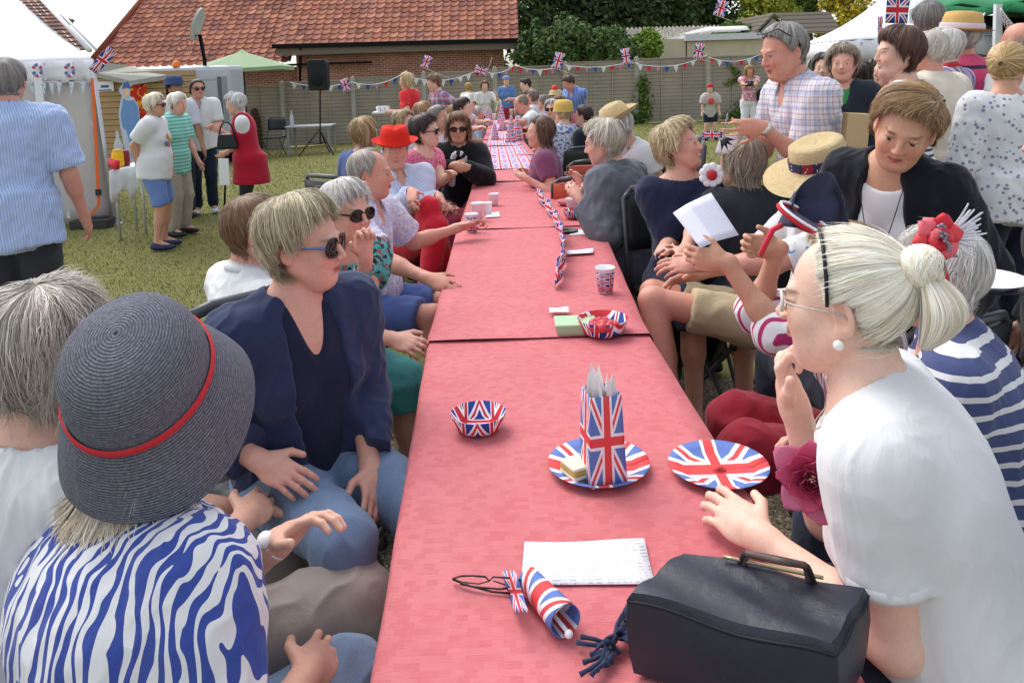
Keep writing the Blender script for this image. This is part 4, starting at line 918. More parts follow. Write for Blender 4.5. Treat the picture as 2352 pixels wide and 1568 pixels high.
def uvsheet(name, grid, mat, parent=None, thick=.0015, swap=False):
    """sheet with UVs 0..1 along both axes; both faces"""
    m = MB(); m.sheet(grid, thick); o = m.build(name, mat, parent); a, b = len(grid), len(grid[0]); me = o.data; uvl = me.uv_layers.new(name='UVMap')
    for lp_ in me.loops:
        i = lp_.vertex_index % (a * b); u, v = (i // b) / (a - 1), (i % b) / (b - 1); uvl.data[lp_.index].uv = (v, u) if swap else (u, v)
    return o
def flag(label, P, du, dv, W_=.45, H=.28, pole=None, wave=.02, group='small union flags', na=8, mat=None, name='flag'):
    """hand flag: corner P, du/dv world directions"""
    P = Vector(P); r = empty(name, P, 0, label, 'flag', group); du, dv = Vector(du).normalized(), Vector(dv).normalized(); n = du.cross(dv)
    g = [[du * (W_ * i / na) + dv * (H * j / 5) + n * wave * math.sin(i * 1.1 + j * .5) * (i / na + .15) for j in range(6)] for i in range(na + 1)]
    uvsheet('cloth', g, mat or uj_mat(), r)
    if pole: m = MB(); m.tube([Vector((0, 0, 0)) + dv * H, -dv * pole], .006, 6); m.build('stick', plain('D8D0C0'), r)
    return r
WH = plain('E4E4E6', .45, .3, .05); WHT = NT('tent_canvas', .55, .2); v = WHT.coord(); n_ = WHT.noise(WHT.coord(scale=(1, 1, .5)), 3, 3); WHT.base(WHT.mix(n_, C('DCDCE0'), C('F0F0F2'))); WHT.bump(n_, .6, .05); WHT = WHT.m
# ------------------------------------------------------------------ white gazebo, left
te = empty('gazebo', tuple(ong(215, 510)), 0, 'white gazebo tent with side walls, bunting trim and an orange strap', 'gazebo'); o0 = te.location.copy()
D1 = 9.1; cr = at(215, 137, D1); bl = onz(266, 517, 0); lf = at(-330, 137, D1 - .0); lf.z = cr.z; bk_ = Vector((cr.x - 1.85, D1 + 2.9, cr.z)); lb = Vector((lf.x - 1.8, D1 + 2.9, cr.z)); apx = Vector(((cr.x + lf.x) / 2 - .5, D1 + 1.5, cr.z + 1.02))
def tri_panel(a, b, c, sag=.06, n=14):
    return [[(a.lerp(b, j / n)).lerp(c, i / n) - Vector((0, 0, sag * math.sin(math.pi * i / n) * (1 - .3 * math.sin(j * 2.2)))) - o0 for j in range(n + 1)] for i in range(n + 1)]
m = MB(); 
for a, b in ((lf, cr), (cr, bk_), (bk_, lb), (lb, lf)): m.sheet(tri_panel(a, b, apx), .004)
m.build('canopy', WHT, te)
m = MB()
for a, b in ((lf, cr), (cr, bk_), (lb, bk_)):
    n = 40; m.sheet([[a.lerp(b, i / n) + Vector((0, -.012 * math.sin(i * 1.3) * j, -.22 * j / 3 - .012 * j * (i % 2))) - o0 for j in range(4)] for i in range(n + 1)], .004)
m.build('valance', WHT, te)
T = NT('tent_wall', .6, .2); n_ = T.noise(T.coord(scale=(1, 1, .35)), 2.2, 4); T.base(T.mix(n_, C('B4ADA8'), C('C9C4C2'))); T.bump(n_, .8, .08); T = T.m
wb = onz(208, 524, 0); wl_ = Vector((lf.x, D1 + .0, 0)); n = 26
m = MB(); m.sheet([[(lf - Vector((0, 0, .2))).lerp(cr - Vector((.06, -.03, .2)), i / n).lerp(wl_.lerp(Vector((bl.x - .16, D1 + .02, 0)), i / n), j / 8) + Vector((0, .04 * math.sin(i * .9 + j * .4) * math.sin(math.pi * j / 8), 0)) - o0 for j in range(9)] for i in range(n + 1)], .004)
m.build('side_wall', T, te)
m = MB(); q0 = Vector((bk_.x, bk_.y, 0)); m.sheet([[(cr - Vector((0, 0, .2))).lerp(bk_ - Vector((0, 0, .2)), i / 12).lerp(bl.lerp(q0, i / 12), j / 6) + Vector((.03 * math.sin(i * 1.4), .02, 0)) - o0 for j in range(7)] for i in range(13)], .004); m.build('side_wall', T, te)
GM = plain('B8BABE', .35, .5, .05, metal=.4)
for a, b in ((cr - Vector((0, .03, .05)), bl), (lf, wl_), (bk_, q0), (lb, Vector((lb.x, lb.y, 0)))):
    m = MB(); m.tube([a - o0, b - o0], .022, 8); m.box(b - o0 + Vector((0, 0, .01)), (.12, .12, .02)); m.build('leg', GM, te)
m = MB(); m.box(at(92, 230, D1 - .05) - o0 + Vector((0, 0, -.15)), (.09, .02, .9)); m.build('wall_strip', plain('E2E2E6'), te)
ST = plain('E8662A', .5); m = MB(); pts = [at(213, 180, D1 - .06), at(219, 300, D1 - .08), at(225, 425, D1 - .12), at(227, 470, D1 - .14), at(206, 500, D1 - .15)]
m.sheet([[p - o0 + Vector((.018 * s, 0, 0)) for s in (-1, 1)] for p in pts], .003, smooth=False); m.build('strap', ST, te); m = MB(); m.box(at(226, 442, D1 - .14) - o0, (.055, .03, .07)); m.build('buckle', plain('30343C'), te)
m = MB(); m.box(onz(215, 512, .05) - o0, (.42, .25, .10)); m.box(onz(215, 512, .05) - o0 + Vector((0, 0, .06)), (.3, .06, .03)); tag(m.build('ballast_weight', plain('3E3C3A', .9), None, o0, bevel=.01), 'dark ballast block holding down the corner of the left gazebo', 'weight')
PN = 'pennants'
def pennant(parent, p, q, drop, mat):
    m = MB(); p, q = Vector(p), Vector(q); c = (p + q) / 2 + Vector((random.uniform(-.02, .02), random.uniform(-.02, .02), -drop)); e = Vector((0, .002, 0)); m.add([p, q, c, p + e, q + e, c + e], [(0, 1, 2), (5, 4, 3), (0, 2, 5, 3), (2, 1, 4, 5)]); return m.build('pennant', mat, parent)
LB = cloth('C8D4DE', 'floral', 'E6E6E6', scale=40, col3='7FA4C8')
bt_ = empty('bunting', cr - Vector((1.2, .05, .22)), 0, 'string of pale blue and white pennants along the left gazebo valance', 'bunting')
for i, (a, b) in enumerate(((100, 190), (118, 191), (136, 189), (165, 189), (190, 188), (-20, 190), (40, 190), (70, 190))):
    p = at(a - 6, b, D1 - .06) - bt_.location; q = at(a + 6, b + 1, D1 - .06) - bt_.location; pennant(bt_, p, q, .15, LB)
m = MB(); m.tube([at(-40, 189, D1 - .055) - bt_.location, at(210, 189, D1 - .055) - bt_.location], .004, 5); m.build('string', WH, bt_)
for i, px in enumerate((86, 160)):   # the two rosette motifs printed on the valance
    m = MB(); c = at(px, 162, D1 - .06) - o0; 
    for k in range(12):
        m.cur = C(['7E9CC0', 'C84858', 'E8E8EE', '5A6C90'][k % 4]) ; a = k * .52; m.ball(c + Vector((.045 * math.cos(a), -.004, .06 * math.sin(a))), .022, 6, 4, (1, .25, 1))
    m.build('rosette', vcol('rosette_paint', .7), te)
flag('union flag flying at an angle from the right corner of the left gazebo', at(203, 158, D1 - .1), (.55, 0, .55), (-.35, 0, .45) if False else (.5, .1, -.42), .34, .11, pole=None, wave=.02, group='union flags')
# ------------------------------------------------------------------ timber shed, left
sh = empty('shed', tuple(ong(235, 380) * 0 + at(235, 300, 12)) if False else (at(300, 300, 16.5).x, 16.5, gz(at(300, 300, 16.5).x, 16.5)), 0, 'pale timber clad shed with grey felt roof beside the left gazebo', 'shed'); so_ = sh.location
t = NT('cladding', .8, .15); S = t.sep(t.coord()); n_ = t.noise(t.coord(scale=(.6, 1, 8)), 5, 4, .7); n2 = t.noise(t.coord(scale=(1, 1, 3)), 14, 1); t.base(t.mix(t.math('GREATER_THAN', n2, .72), t.mix(n_, C('A08360'), C('C8AA82')), C('6A4C34'))) if False else t.base(t.mix(t.math('LESS_THAN', t.math('FRACT', t.math('MULTIPLY', S[2], 16 / 1.95)), .14), t.mix(n_, C('A08360'), C('C8AA82')), C('6E5238'))); CLAD = t.m
wl2 = at(222, 180, 16.5) - so_; wr2 = at(301, 180, 16.5) - so_; m = MB(); zt = at(240, 168, 16.5).z - so_.z; nbd = 16
for k in range(nbd): m.box(((wl2.x + wr2.x) / 2, 0, (k + .5) * zt / nbd), (wr2.x - wl2.x, .02, zt / nbd + .01), Matrix.Rotation(math.radians(8), 3, 'X'))
for k in range(nbd): m.box(((wr2.x + .45), .55 , (k + .5) * zt / nbd), (1.4, .02, zt / nbd + .01), Matrix.Rotation(math.radians(50), 3, 'Z') @ Matrix.Rotation(math.radians(8), 3, 'X'))
m.build('wall', CLAD, sh)
m = MB(); rz = [at(222, 141, 16.4), at(388, 172, 17.2), at(360, 176, 15.9), at(300, 186, 15.9), at(222, 168, 16.2)]; e = Vector((0, 0, .03))
m.add([rz[0] - so_, at(300, 152, 18.2) - so_, rz[1] - so_, rz[2] - so_, rz[3] - so_, rz[4] - so_], [(0, 5, 4, 3, 2, 1)]); m.add([p - so_ - Vector((0, 0, .09)) for p in (rz[4], rz[3], rz[2], rz[1])] + [p - so_ for p in (rz[4], rz[3], rz[2], rz[1])], [(0, 1, 5, 4), (1, 2, 6, 5), (2, 3, 7, 6)])
m.build('roof', plain('9A9A90', .9, .1, .1, 8, .4), sh)
m = MB(); m.mi = 0; c = at(241, 199, 16.42) - so_; m.box(c, (.36, .012, .20)); si = m.build('wall_sign', plain('E6E8EC', .4), sh); m = MB(); m.box(c + Vector((0, -.01, -.075)), (.26, .008, .022)); m.box(c + Vector((0, -.01, 0)), (.16, .008, .05)); m.build('print', plain('4A4F80', .4), si)
# banner red and yellow
t = NT('banner_cloth', .8, .1); v = t.coord(); n_ = t.noise(v, 6, 2, .5, 1.2); t.base(t.ramp(n_, [(0, C('C0302C')), (.52, C('D8A02C'))], 'CONSTANT')); b_ = empty('banner', at(318, 230, 16.0), 0, 'red banner with yellow figures hanging on the shed', 'banner')
uvsheet('cloth', [[at(298, 190, 16.0).lerp(at(336, 190, 16.0), i / 8).lerp(at(302, 275, 16.0).lerp(at(342, 275, 16.0), i / 8), j / 8) - b_.location + Vector((0, .02 * math.sin(i * 1.5), 0)) for j in range(9)] for i in range(9)], t.m, b_)
for c_ in ((308, 205), (326, 205), (308, 240), (326, 240)):
    pass
# cardboard standee of a lady in pale blue
cs = empty('cardboard_cutout', tuple(at(300, 388, 15.4)), 0, 'life size cardboard cutout of a lady in pale blue coat and hat', 'cutout'); yc = cs.location.y; S_ = yc / FPX
def sil(pts, name, mat, dy, par):
    m = MB(); P = [at(a, b, yc) - cs.location + Vector((0, dy, 0)) for a, b in pts]; n = len(P); m.add(P + [p + Vector((0, .006, 0)) for p in P], [tuple(range(n)), tuple(range(2 * n - 1, n - 1, -1))] + [(i, i + n, (i + 1) % n + n, (i + 1) % n) for i in range(n)]); return m.build(name, mat, par)
CB = plain('6E94C8', .4, .3, .15, 14); cf = sil([(277, 228), (272, 262), (277, 300), (283, 330), (290, 355), (288, 387), (314, 387), (316, 330), (322, 290), (318, 245), (308, 228), (298, 222), (298, 205), (302, 193), (286, 187), (272, 207), (280, 222)], 'board', plain('B8C8DC', .4, .3, .3, 9), .006, cs)
sil([(283, 228), (277, 262), (281, 292), (290, 300), (296, 320), (301, 362), (308, 364), (312, 325), (320, 290), (317, 246), (308, 230), (295, 232)], 'printed_coat', CB, 0, cs)
sil([(279, 206), (284, 190), (292, 187), (298, 192), (301, 205), (290, 202)], 'printed_hat', plain('4C6AA0', .4), -.002, cs); sil([(280, 207), (290, 203), (299, 206), (298, 218), (290, 226), (282, 220)], 'printed_face', plain('D8B8A8', .4), -.004, cs)
m = MB(); m.box((0, .22, .2), (.3, .01, .4), Matrix.Rotation(.4, 3, 'X')); m.build('strut', plain('B09468'), cs)
# ------------------------------------------------------------------ drinks table
dt = empty('drinks_table', tuple(ong(285, 470)), 0, 'small table with white cloth and drinks beside the gazebo corner', 'table'); TZ = .74; y0 = onz(290, 386, TZ).y
c0, c1 = onz(252, 392, TZ), onz(322, 381, TZ); dl = dt.location; m = MB(); c2 = c1 + Vector((.0, .65, 0)); c3 = c0 + Vector((-.1, .65, 0)); g = [[c0.lerp(c1, i / 8).lerp(c3.lerp(c2, i / 8), j / 4) - dl for j in range(5)] for i in range(9)]; m.sheet(g, -.01)
m.sheet([[c0.lerp(c1, i / 12) - dl + Vector((0, -.012 - .02 * j * (1 + math.sin(i * 1.7)) / 2, -.09 * j * (1 + .25 * math.sin(i * .9)))) for j in range(4)] for i in range(13)], .002); m.build('tablecloth', WH, dt)
for a in (.08, .92):
    for b in (.1, .9): p = c0.lerp(c1, a).lerp(c3.lerp(c2, a), b) - dl; m = MB(); m.tube([p, Vector((p.x, p.y, .0))], .014, 6); m.build('leg', GM, dt)
def lathe_thing(name, label, cat, pos, prof, mat, n=16, group=None, sc=1): m = MB(); m.lathe([(r_ * sc, z * sc) for r_, z in prof], n=n, closed=True); return tag(m.build(name, mat, None, pos), label, cat, group)
def ptab(px, py): return onz(px, py, TZ + .005)
BOT = [(.03, 0), (.036, .02), (.036, .16), (.014, .22), (.012, .27), (.014, .28)]
def glassy(col, a=.5):
    k = ('gl', col, a)
    if k not in MC: t = NT('clear_' + col, .08, .5); t.base(C(col)); t.b.inputs['Alpha'].default_value = a; MC[k] = t.m
    return MC[k]
lathe_thing('bottle', 'clear plastic bottle standing behind the yellow juice jug', 'bottle', ptab(275, 375), BOT, glassy('C8D0D4', .55), sc=1.25)
jug = lathe_thing('juice_jug', 'jug of bright yellow juice on the white drinks table', 'jug', ptab(272, 383), [(.05, 0), (.06, .02), (.058, .14), (.04, .17), (.045, .18)], plain('F0B818', .3))
lathe_thing('juice_jug', 'dark red jug beside the yellow juice jug', 'jug', ptab(288, 380), [(.045, 0), (.05, .02), (.048, .14), (.04, .16)], plain('8E2430', .3))
for i, (a, b, lb_) in enumerate(((255, 385, 'red paper cup at the edge of the drinks table nearest the gazebo'), (262, 388, 'red paper cup between the edge cup and the yellow jug'), (269, 389, 'red paper cup standing in front of the yellow jug'))): lathe_thing('paper_cup', lb_, 'cup', ptab(a, b), [(.025, 0), (.035, .09), (.031, .088), (.022, .01)], plain(['C85060', 'D84858', 'D02838'][i], .5), 10, 'paper cups on the drinks table')
# ------------------------------------------------------------------ van
vn = empty('van', (at(478, 300, 17.6).x, 17.6, gz(-7, 17.6)), 0, 'white panel van parked behind the people on the left', 'van'); vl = vn.location; a0, a1 = at(385, 165, 17.6) - vl, at(526, 160, 17.6) - vl; zt = (a0.z + a1.z) / 2
m = MB(); W0 = a1.x - a0.x; m.box(((a0.x + a1.x) / 2 - .6, .5, (zt + .35) / 2 + .1), (W0 + 1.2, 1.0, zt - .35)); bd = m.build('body', plain('B4B8BE', .3, .5, .03), vn, bevel=.10)
for i, (u0, u1, v0, v1, col) in enumerate(((.80, .86, .45, .93, '5A6068'), (.88, .95, .45, .93, '8A9098'))): m = MB(); m.box((a0.x + W0 * (u0 + u1) / 2, -.012, zt * (v0 + v1) / 2), (W0 * (u1 - u0), .02, zt * (v1 - v0))); m.build('window', plain(col, .1, .6), vn)
m = MB(); m.box((a0.x + W0 * .45, -.006, zt * .62), (W0 * .66, .01, .015)); m.box((a0.x + W0 * .45, -.006, zt * .9), (W0 * .66, .01, .01)); m.build('panel_seam', plain('8E9298', .4), vn)
for u in (.78, -.9):
    m = MB(); R = Matrix.Rotation(math.pi / 2, 3, 'X'); m.lathe([(.001, -.1), (.3, -.1), (.33, -.07), (.33, .1)], (a0.x + W0 * u, .08, .33), 24, R); wh = m.build('wheel', plain('1A1A1C', .8), vn); m = MB(); m.lathe([(.001, .105), (.18, .11), (.2, .09)], (a0.x + W0 * u, .08, .33), 20, R); m.build('rim', plain('9A9CA0', .3), wh)
# ------------------------------------------------------------------ parasol, hoop, speaker, garden table
pp = ong(553, 300) if False else Vector((at(556, 200, 20).x, 20, gz(-6, 20))); pr = empty('parasol', pp, 0, 'sage green square parasol standing behind the white van', 'parasol'); tp_ = at(556, 118, 20) - pp; m = MB(); Rr = 1.30; rim = [(Rr * math.cos(k * math.pi / 4 + .35), Rr * math.sin(k * math.pi / 4 + .35) * .95, tp_.z - .42 + (.03 if k % 2 else 0)) for k in range(8)]
m.add([(tp_.x, 0, tp_.z)] + rim, [(0, k + 1, (k + 1) % 8 + 1) for k in range(8)]); m.add(rim + [(x_, y_, z_ - .09) for x_, y_, z_ in rim], [(k, (k + 1) % 8, 8 + (k + 1) % 8, 8 + k) for k in range(8)]); m.build('canopy', cloth('8FA67E'), pr)
m = MB(); m.lathe([(.17, -.08), (.02, .03)], (tp_.x, 0, tp_.z + .01), 8); m.build('cap', cloth('9CB28A'), pr); m = MB(); m.tube([(tp_.x, 0, 0), (tp_.x, 0, tp_.z)], .024, 8); m.lathe([(.25, 0), (.25, .06), (.05, .1)], (tp_.x, 0, 0), 16, closed=True); m.build('pole', plain('2C2C2C'), pr)
hb = Vector((at(470, 200, 18).x, 18, gz(-7, 18))); hp_ = empty('basketball_hoop', hb, 0, 'old basketball hoop on a black pole seen edge-on before the tiled roof', 'hoop'); m = MB(); m.tube([(.0, 0, 0), at(470, 140, 18) - hb, at(459, 80, 18) - hb], .045, 8); m.build('pole', BLK, hp_)
m = MB(); cc_ = at(456, 57, 18) - hb; R = Matrix.Rotation(math.radians(20), 3, 'Y') @ Matrix.Rotation(math.radians(99), 3, 'Z'); n = 20; ring = [cc_ + R @ Vector(((.44 * math.cos(2 * math.pi * k / n)), 0, .38 * math.sin(2 * math.pi * k / n))) for k in range(n)]; e = R @ Vector((0, .05, 0)); m.add(ring + [p + e for p in ring], [tuple(range(n)), tuple(range(2 * n - 1, n - 1, -1))] + [(k, k + n, (k + 1) % n + n, (k + 1) % n) for k in range(n)]); m.build('backboard', plain('A8AAA6', .6), hp_)
m = MB(); rc = at(428, 83, 18) - hb; m.tube([rc + Vector((.22 * math.cos(a), .22 * math.sin(a), 0)) for a in [k * .3927 for k in range(17)]], .011, 6, False); m.tube([rc + Vector((.2, 0, 0)), at(455, 82, 18) - hb], .015, 6); m.build('rim', plain('6A4A44'), hp_)
m = MB()
for k in range(10): a = k * .628; m.tube([rc + Vector((.22 * math.cos(a), .22 * math.sin(a), 0)), rc + Vector((.12 * math.cos(a + .4), .12 * math.sin(a + .4), -.35))], .006, 4)
m.build('net', plain('7A5A50'), hp_)
lathe_thing('beacon', 'orange beacon lamp above the van roof', 'beacon', at(405, 155, 17.7), [(.07, 0), (.08, .02), (.06, .12), (.02, .14)], plain('E87820', .3), 12)
sp = ong(737, 357); spk = empty('speaker_stand', sp, 0, 'black tripod stand carrying the loudspeaker by the fence', 'stand'); m = MB(); m.tube([(0, 0, .25), at(735, 205, sp.y) - sp], .017, 8); m.build('pole', BLK, spk)
for a in (200, 320, 80): m = MB(); m.tube([(0, 0, .60), (.50 * math.cos(math.radians(a)), .50 * math.sin(math.radians(a)), .01)], .013, 6); m.tube([(0, 0, .27), (.26 * math.cos(math.radians(a)), .26 * math.sin(math.radians(a)), .31)], .008, 6); m.build('leg', BLK, spk)
t0_ = at(734, 208, sp.y); sk = empty('loudspeaker', t0_, 0, 'black plastic loudspeaker raised on its tripod stand', 'speaker'); hS = 70 / FPX * sp.y; wS = 44 / FPX * sp.y; m = MB(); prism(m, [(-wS * .42, -.15, 0), (wS * .42, -.15, 0), (wS * .5, -.15, hS * .12), (wS * .5, -.15, hS * .9), (wS * .4, -.15, hS), (-wS * .4, -.15, hS), (-wS * .5, -.15, hS * .9), (-wS * .5, -.15, hS * .12)], (0, .3, 0)); m.build('cabinet', plain('141416', .5, .3), sk, bevel=.012)
m = MB(); R = Matrix.Rotation(math.pi / 2, 3, 'X'); m.lathe([(.001, .0), (wS * .36, .0), (wS * .40, -.012)], (0, -.152, hS * .36), 24, R); m.build('woofer', plain('0C0C0D', .7), sk); m = MB(); m.box((0, -.155, hS * .80), (wS * .6, .012, hS * .16)); m.build('horn', plain('050506', .3), sk)
gt = ong(700, 356); gtb = empty('trestle_table', gt, 0, 'bare grey folding table standing against the fence', 'table'); m = MB(); ta, tb = at(655, 293, gt.y) - gt, at(760, 293, gt.y) - gt; m.box(((ta.x + tb.x) / 2, .3, ta.z), (tb.x - ta.x, .7, .035)); m.build('tabletop', plain('9A9C9E', .5), gtb, bevel=.006)
for x_ in (ta.x + .06, tb.x - .06):
    for y_ in (0.0, .6): m = MB(); m.box((x_, y_, ta.z / 2), (.05, .035, ta.z)); m.build('leg', plain('8E908E', .5), gtb)
lathe_thing('bottle', 'clear water bottle on the bare grey table by the fence', 'bottle', at(671, 290, gt.y + .1), BOT, glassy('D0D6DC', .6), sc=1.3)
lathe_thing('serving_tray', 'dark tray lying on the bare grey table by the fence', 'tray', at(686, 292, gt.y + .4), [(.2, 0), (.24, .02), (.235, .022), (.19, .006)], plain('1C1E20', .4))
lathe_thing('bottle', 'slim bottle standing by the fence foot right of the speaker', 'bottle', ong(800, 320) * 1, [(.03, 0), (.034, .02), (.034, .2), (.012, .3), (.012, .36)], plain('484C50', .3), sc=1.0)
# ------------------------------------------------------------------ chairs
def chair_proto(mat=None):
    m0 = mat or plain('2B2D30', .45, .4); r = empty('folding_chair', (0, 0, 0)); fr = plain('4A4C50', .35, .5)
    m = MB(); m.sheet([[(-.21 + .42 * i / 6, -.2 + .4 * j / 6, .43 - .018 * math.sin(math.pi * i / 6) * math.sin(math.pi * j / 6)) for j in range(7)] for i in range(7)], .03); m.build('seat', m0, r)
    m = MB(); m.sheet([[(-.22 + .44 * i / 8, -.24 - .03 * math.sin(math.pi * i / 8) - .04 * j / 4, .60 + .25 * j / 4) for j in range(5)] for i in range(9)], .022); m.build('backrest', m0, r)
    m = MB()
    for q in (-1, 1): m.tube([(q * .22, -.20, .4), (q * .225, -.235, .6), (q * .225, -.275, .84), (q * .18, -.30, .875)], .013, 6)
    m.tube([(-.18, -.30, .875), (-.1, -.325, .885), (.1, -.325, .885), (.18, -.30, .875)], .017, 6); m.build('back_frame', fr, r)
    for x_, y_, y2 in ((-.2, .19, -.16), (.2, .19, -.16), (-.2, -.19, .16), (.2, -.19, .16)): m = MB(); m.tube([(x_, -y2 * 1.15, .42), (x_, y2 * 1.3, .01)], .012, 6); m.build('leg', fr, r)
    return r
CH = chair_proto()
def copy_tree(o, parent=None):
    c = o.copy(); COL.objects.link(c); c.parent = parent
    for ch in o.children: copy_tree(ch, c)
    return c
first_chair = [True]
def chair(loc, rz, label, z=1.0, tint=None):
    o = CH if first_chair[0] else copy_tree(CH); first_chair[0] = False; o.location = loc; o.rotation_euler = (0, 0, rz); o.scale = (1, 1, z); tag(o, label, 'chair', 'plastic folding chairs'); 
    return o
chair((at(632, 330, gt.y).x, gt.y - .1, gt.z), math.radians(175), 'empty black chair standing at the bare grey table by the fence')
c2 = ong(590, 345); bg_ = empty('brown_sack', c2, 0, 'tall dark brown sack standing behind the red waistcoat lady', 'sack'); m = MB(); m.lathe([(.16, 0), (.19, .3), (.16, .8), (.10, 1.05), (.05, 1.12)], n=14, closed=True, sx=1.0, sy=.7); m.build('sack', cloth('3A2C22', 'hstripe', '5A4636', scale=9, p=.3), bg_)
# ------------------------------------------------------------------ bunting along the fence
RED, WHI, BLU = cloth('C8303C'), cloth('E8E8EC'), cloth('34509C')
def bunting(label, pts, n, sag, pw=.15, ph=.17, mats=None, Y=FY - .25):
    P = [at(*p, Y) if len(p) == 2 else at(*p) for p in pts]; r = empty('bunting', P[0], 0, label, 'bunting', 'lines of bunting along the fence'); path = []; L = []
    for a, b in zip(P, P[1:]):
        for k in range(16): f = k / 16; path.append(a.lerp(b, f) - Vector((0, 0, sag * 4 * f * (1 - f))))
    path.append(P[-1]); path = [p - P[0] for p in path]; m = MB(); m.tube(path, .009, 5); m.build('string', WH, r); tot = [0]
    for a, b in zip(path, path[1:]): tot.append(tot[-1] + (b - a).length)
    def pos(s):
        for i in range(len(tot) - 1):
            if tot[i + 1] >= s: return path[i].lerp(path[i + 1], (s - tot[i]) / (tot[i + 1] - tot[i] + 1e-9))
        return path[-1]
    ms = mats or [RED, WHI, BLU, uj_small]
    for k in range(n): s = tot[-1] * (k + .5) / n; pennant(r, pos(s - pw / 2), pos(s + pw / 2), ph * random.uniform(.85, 1.1), ms[k % len(ms)])
    return r
uj_small = cloth('B86070', 'floral', 'C8C8E0', scale=60, col3='5868A8')
bunting('bunting line from the table end past the loudspeaker to the first flag', [(666, 189), (810, 188)], 7, .12, mats=[WHI, BLU, uj_small, RED])
bunting('bunting line from the first flag up to the blond tray lady', [(812, 190), (935, 162)], 6, .18, mats=[WHI, BLU, uj_small, RED, BLU])
bunting('bunting line between the tray lady and the house corner', [(945, 178), (1105, 158)], 8, .18, mats=[WHI, WHI, RED, WHI, BLU])
bunting('bunting line rising from the house corner over the party table', [(1105, 161), (1185, 147)], 5, .16, mats=[RED, WHI, BLU, uj_small])
bunting('bunting line between the two flags above the man in blue', [(1187, 152), (1292, 152)], 7, .10, mats=[RED, uj_small, BLU, WHI])
bunting('bunting line from the man in blue to the creeper post', [(1298, 150), (1455, 141)], 8, .10, mats=[WHI, RED, uj_small, BLU])
bunting('bunting line from the creeper post to the next flag', [(1460, 146), (1622, 128)], 8, .17, mats=[WHI, RED, uj_small, BLU, WHI, RED])
bunting('bunting line from the last fence flag to the checked shirt man', [(1628, 132), (1745, 126)], 7, .14, mats=[RED, WHI, BLU, uj_small])
def ff(label, px, py, dx, dz, ph=.55, W_=.34, H=.22, Y=FY - .3): p = at(px, py, Y); return flag(label, p, (dx, .15, dz), (-dz, 0, dx), W_, H, pole=ph, wave=.03, group='union flags on the fence')
ff('crumpled union flag on the post right of the loudspeaker', 806, 207, -.25, 1, .3); ff('union flag on a long stick left of the dark haired woman', 983, 160, .45, 1, .8); ff('small union flag leaning left by the house corner', 1122, 158, -1, .35, .3)
ff('union flag on the fence behind the man in blue shirt', 1287, 162, .35, 1, .5, .45, .26); ff('union flag on the post with the creeper', 1451, 146, -.12, 1, .3, .42, .24); ff('union flag on the post behind the child in red cap', 1612, 138, .25, 1, .3, .42, .24)
ff('tiny union flag high up before the dark trees', 1662, 42, .4, 1, .2, .36, .24, 17)
# ------------------------------------------------------------------ right hand gazebos
tw = empty('gazebo', (at(1966, 300, 9.5).x, 9.5, 0), 0, 'white gazebo tent with arched window walls on the right', 'gazebo'); wo = tw.location; c1 = at(1845, 84, 10.6); c2 = at(1932, 92, 8.4); c3 = at(2330, 70, 8.6) ; c3.z = c2.z; c4 = Vector((c1.x + 3.2, 11.6, c1.z)); c1.z = c2.z; c4.z = c2.z; ap = at(2085, -55, 10.0)
def tp2(a, b, c, n=14, sag=.10): return [[(a.lerp(b, j / n)).lerp(c, i / n) - Vector((0, 0, sag * math.sin(math.pi * i / n))) - wo for j in range(n + 1)] for i in range(n + 1)]
m = MB()
for a, b in ((c1, c2), (c2, c3), (c3, c4), (c4, c1)): m.sheet(tp2(a, b, ap), .004)
m.build('canopy', WHT, tw); m = MB()
for a, b in ((c1, c2), (c2, c3)): m.sheet([[a.lerp(b, i / 30) - wo + Vector((0, .01 * math.sin(i * 1.7) * j, -.20 * j / 2 - .008 * (i % 3))) for j in range(3)] for i in range(31)], .004)
m.build('valance', WHT, tw)
for p in (c1, c2, c3, c4): m = MB(); m.box((p.x - wo.x, p.y - wo.y, p.z / 2), (.06, .06, p.z)); m.build('leg', plain('E4E4E8', .3), tw)
m = MB(); bw = [c1 + Vector((.1, .3, -.2)), c4 + Vector((0, -.1, -.2))]; m.sheet([[Vector((bw[0].x + (bw[1].x - bw[0].x) * i / 20 - wo.x, bw[0].y + (bw[1].y - bw[0].y) * i / 20 - wo.y + .02 * math.sin(i), bw[0].z * (1 - j / 6))) for j in range(7)] for i in range(21)], .004); m.build('side_wall', T, tw)
for k in range(3):   # arched window with glazing bars
    cx_ = .35 + .95 * k; f = cx_ / (bw[1] - bw[0]).length; q = bw[0].lerp(bw[1], f) - wo; u_ = (bw[1] - bw[0]).normalized(); m = MB(); m.cur = (1, 1, 1); zc = at(1990, 150, 10.9).z; arch = [u_ * (.33 * math.cos(a)) + Vector((0, -.03, zc - .15 + .38 * math.sin(a))) for a in [math.pi * i / 10 for i in range(11)]] ; arch = [Vector((q.x, q.y, 0)) + p for p in arch]; base_ = [Vector((q.x, q.y, .7)) - u_ * .33 + Vector((0, -.03, 0)), Vector((q.x, q.y, .7)) + u_ * .33 + Vector((0, -.03, 0))]
    m.add(arch + base_, [tuple(range(13))]); wi = m.build('window', plain('A4A698', .3), tw); m = MB(); m.tube(arch + base_ + [arch[0]], .012, 5); m.tube([Vector((q.x, q.y - .035, zc + .23)), Vector((q.x, q.y - .035, .7))], .010, 5); m.tube([arch[0], arch[-1]], .010, 5); m.tube([Vector((q.x, q.y - .035, zc - .15)), arch[3]], .008, 5); m.tube([Vector((q.x, q.y - .035, zc - .15)), arch[7]], .008, 5); m.build('glazing_bars', WH, wi)
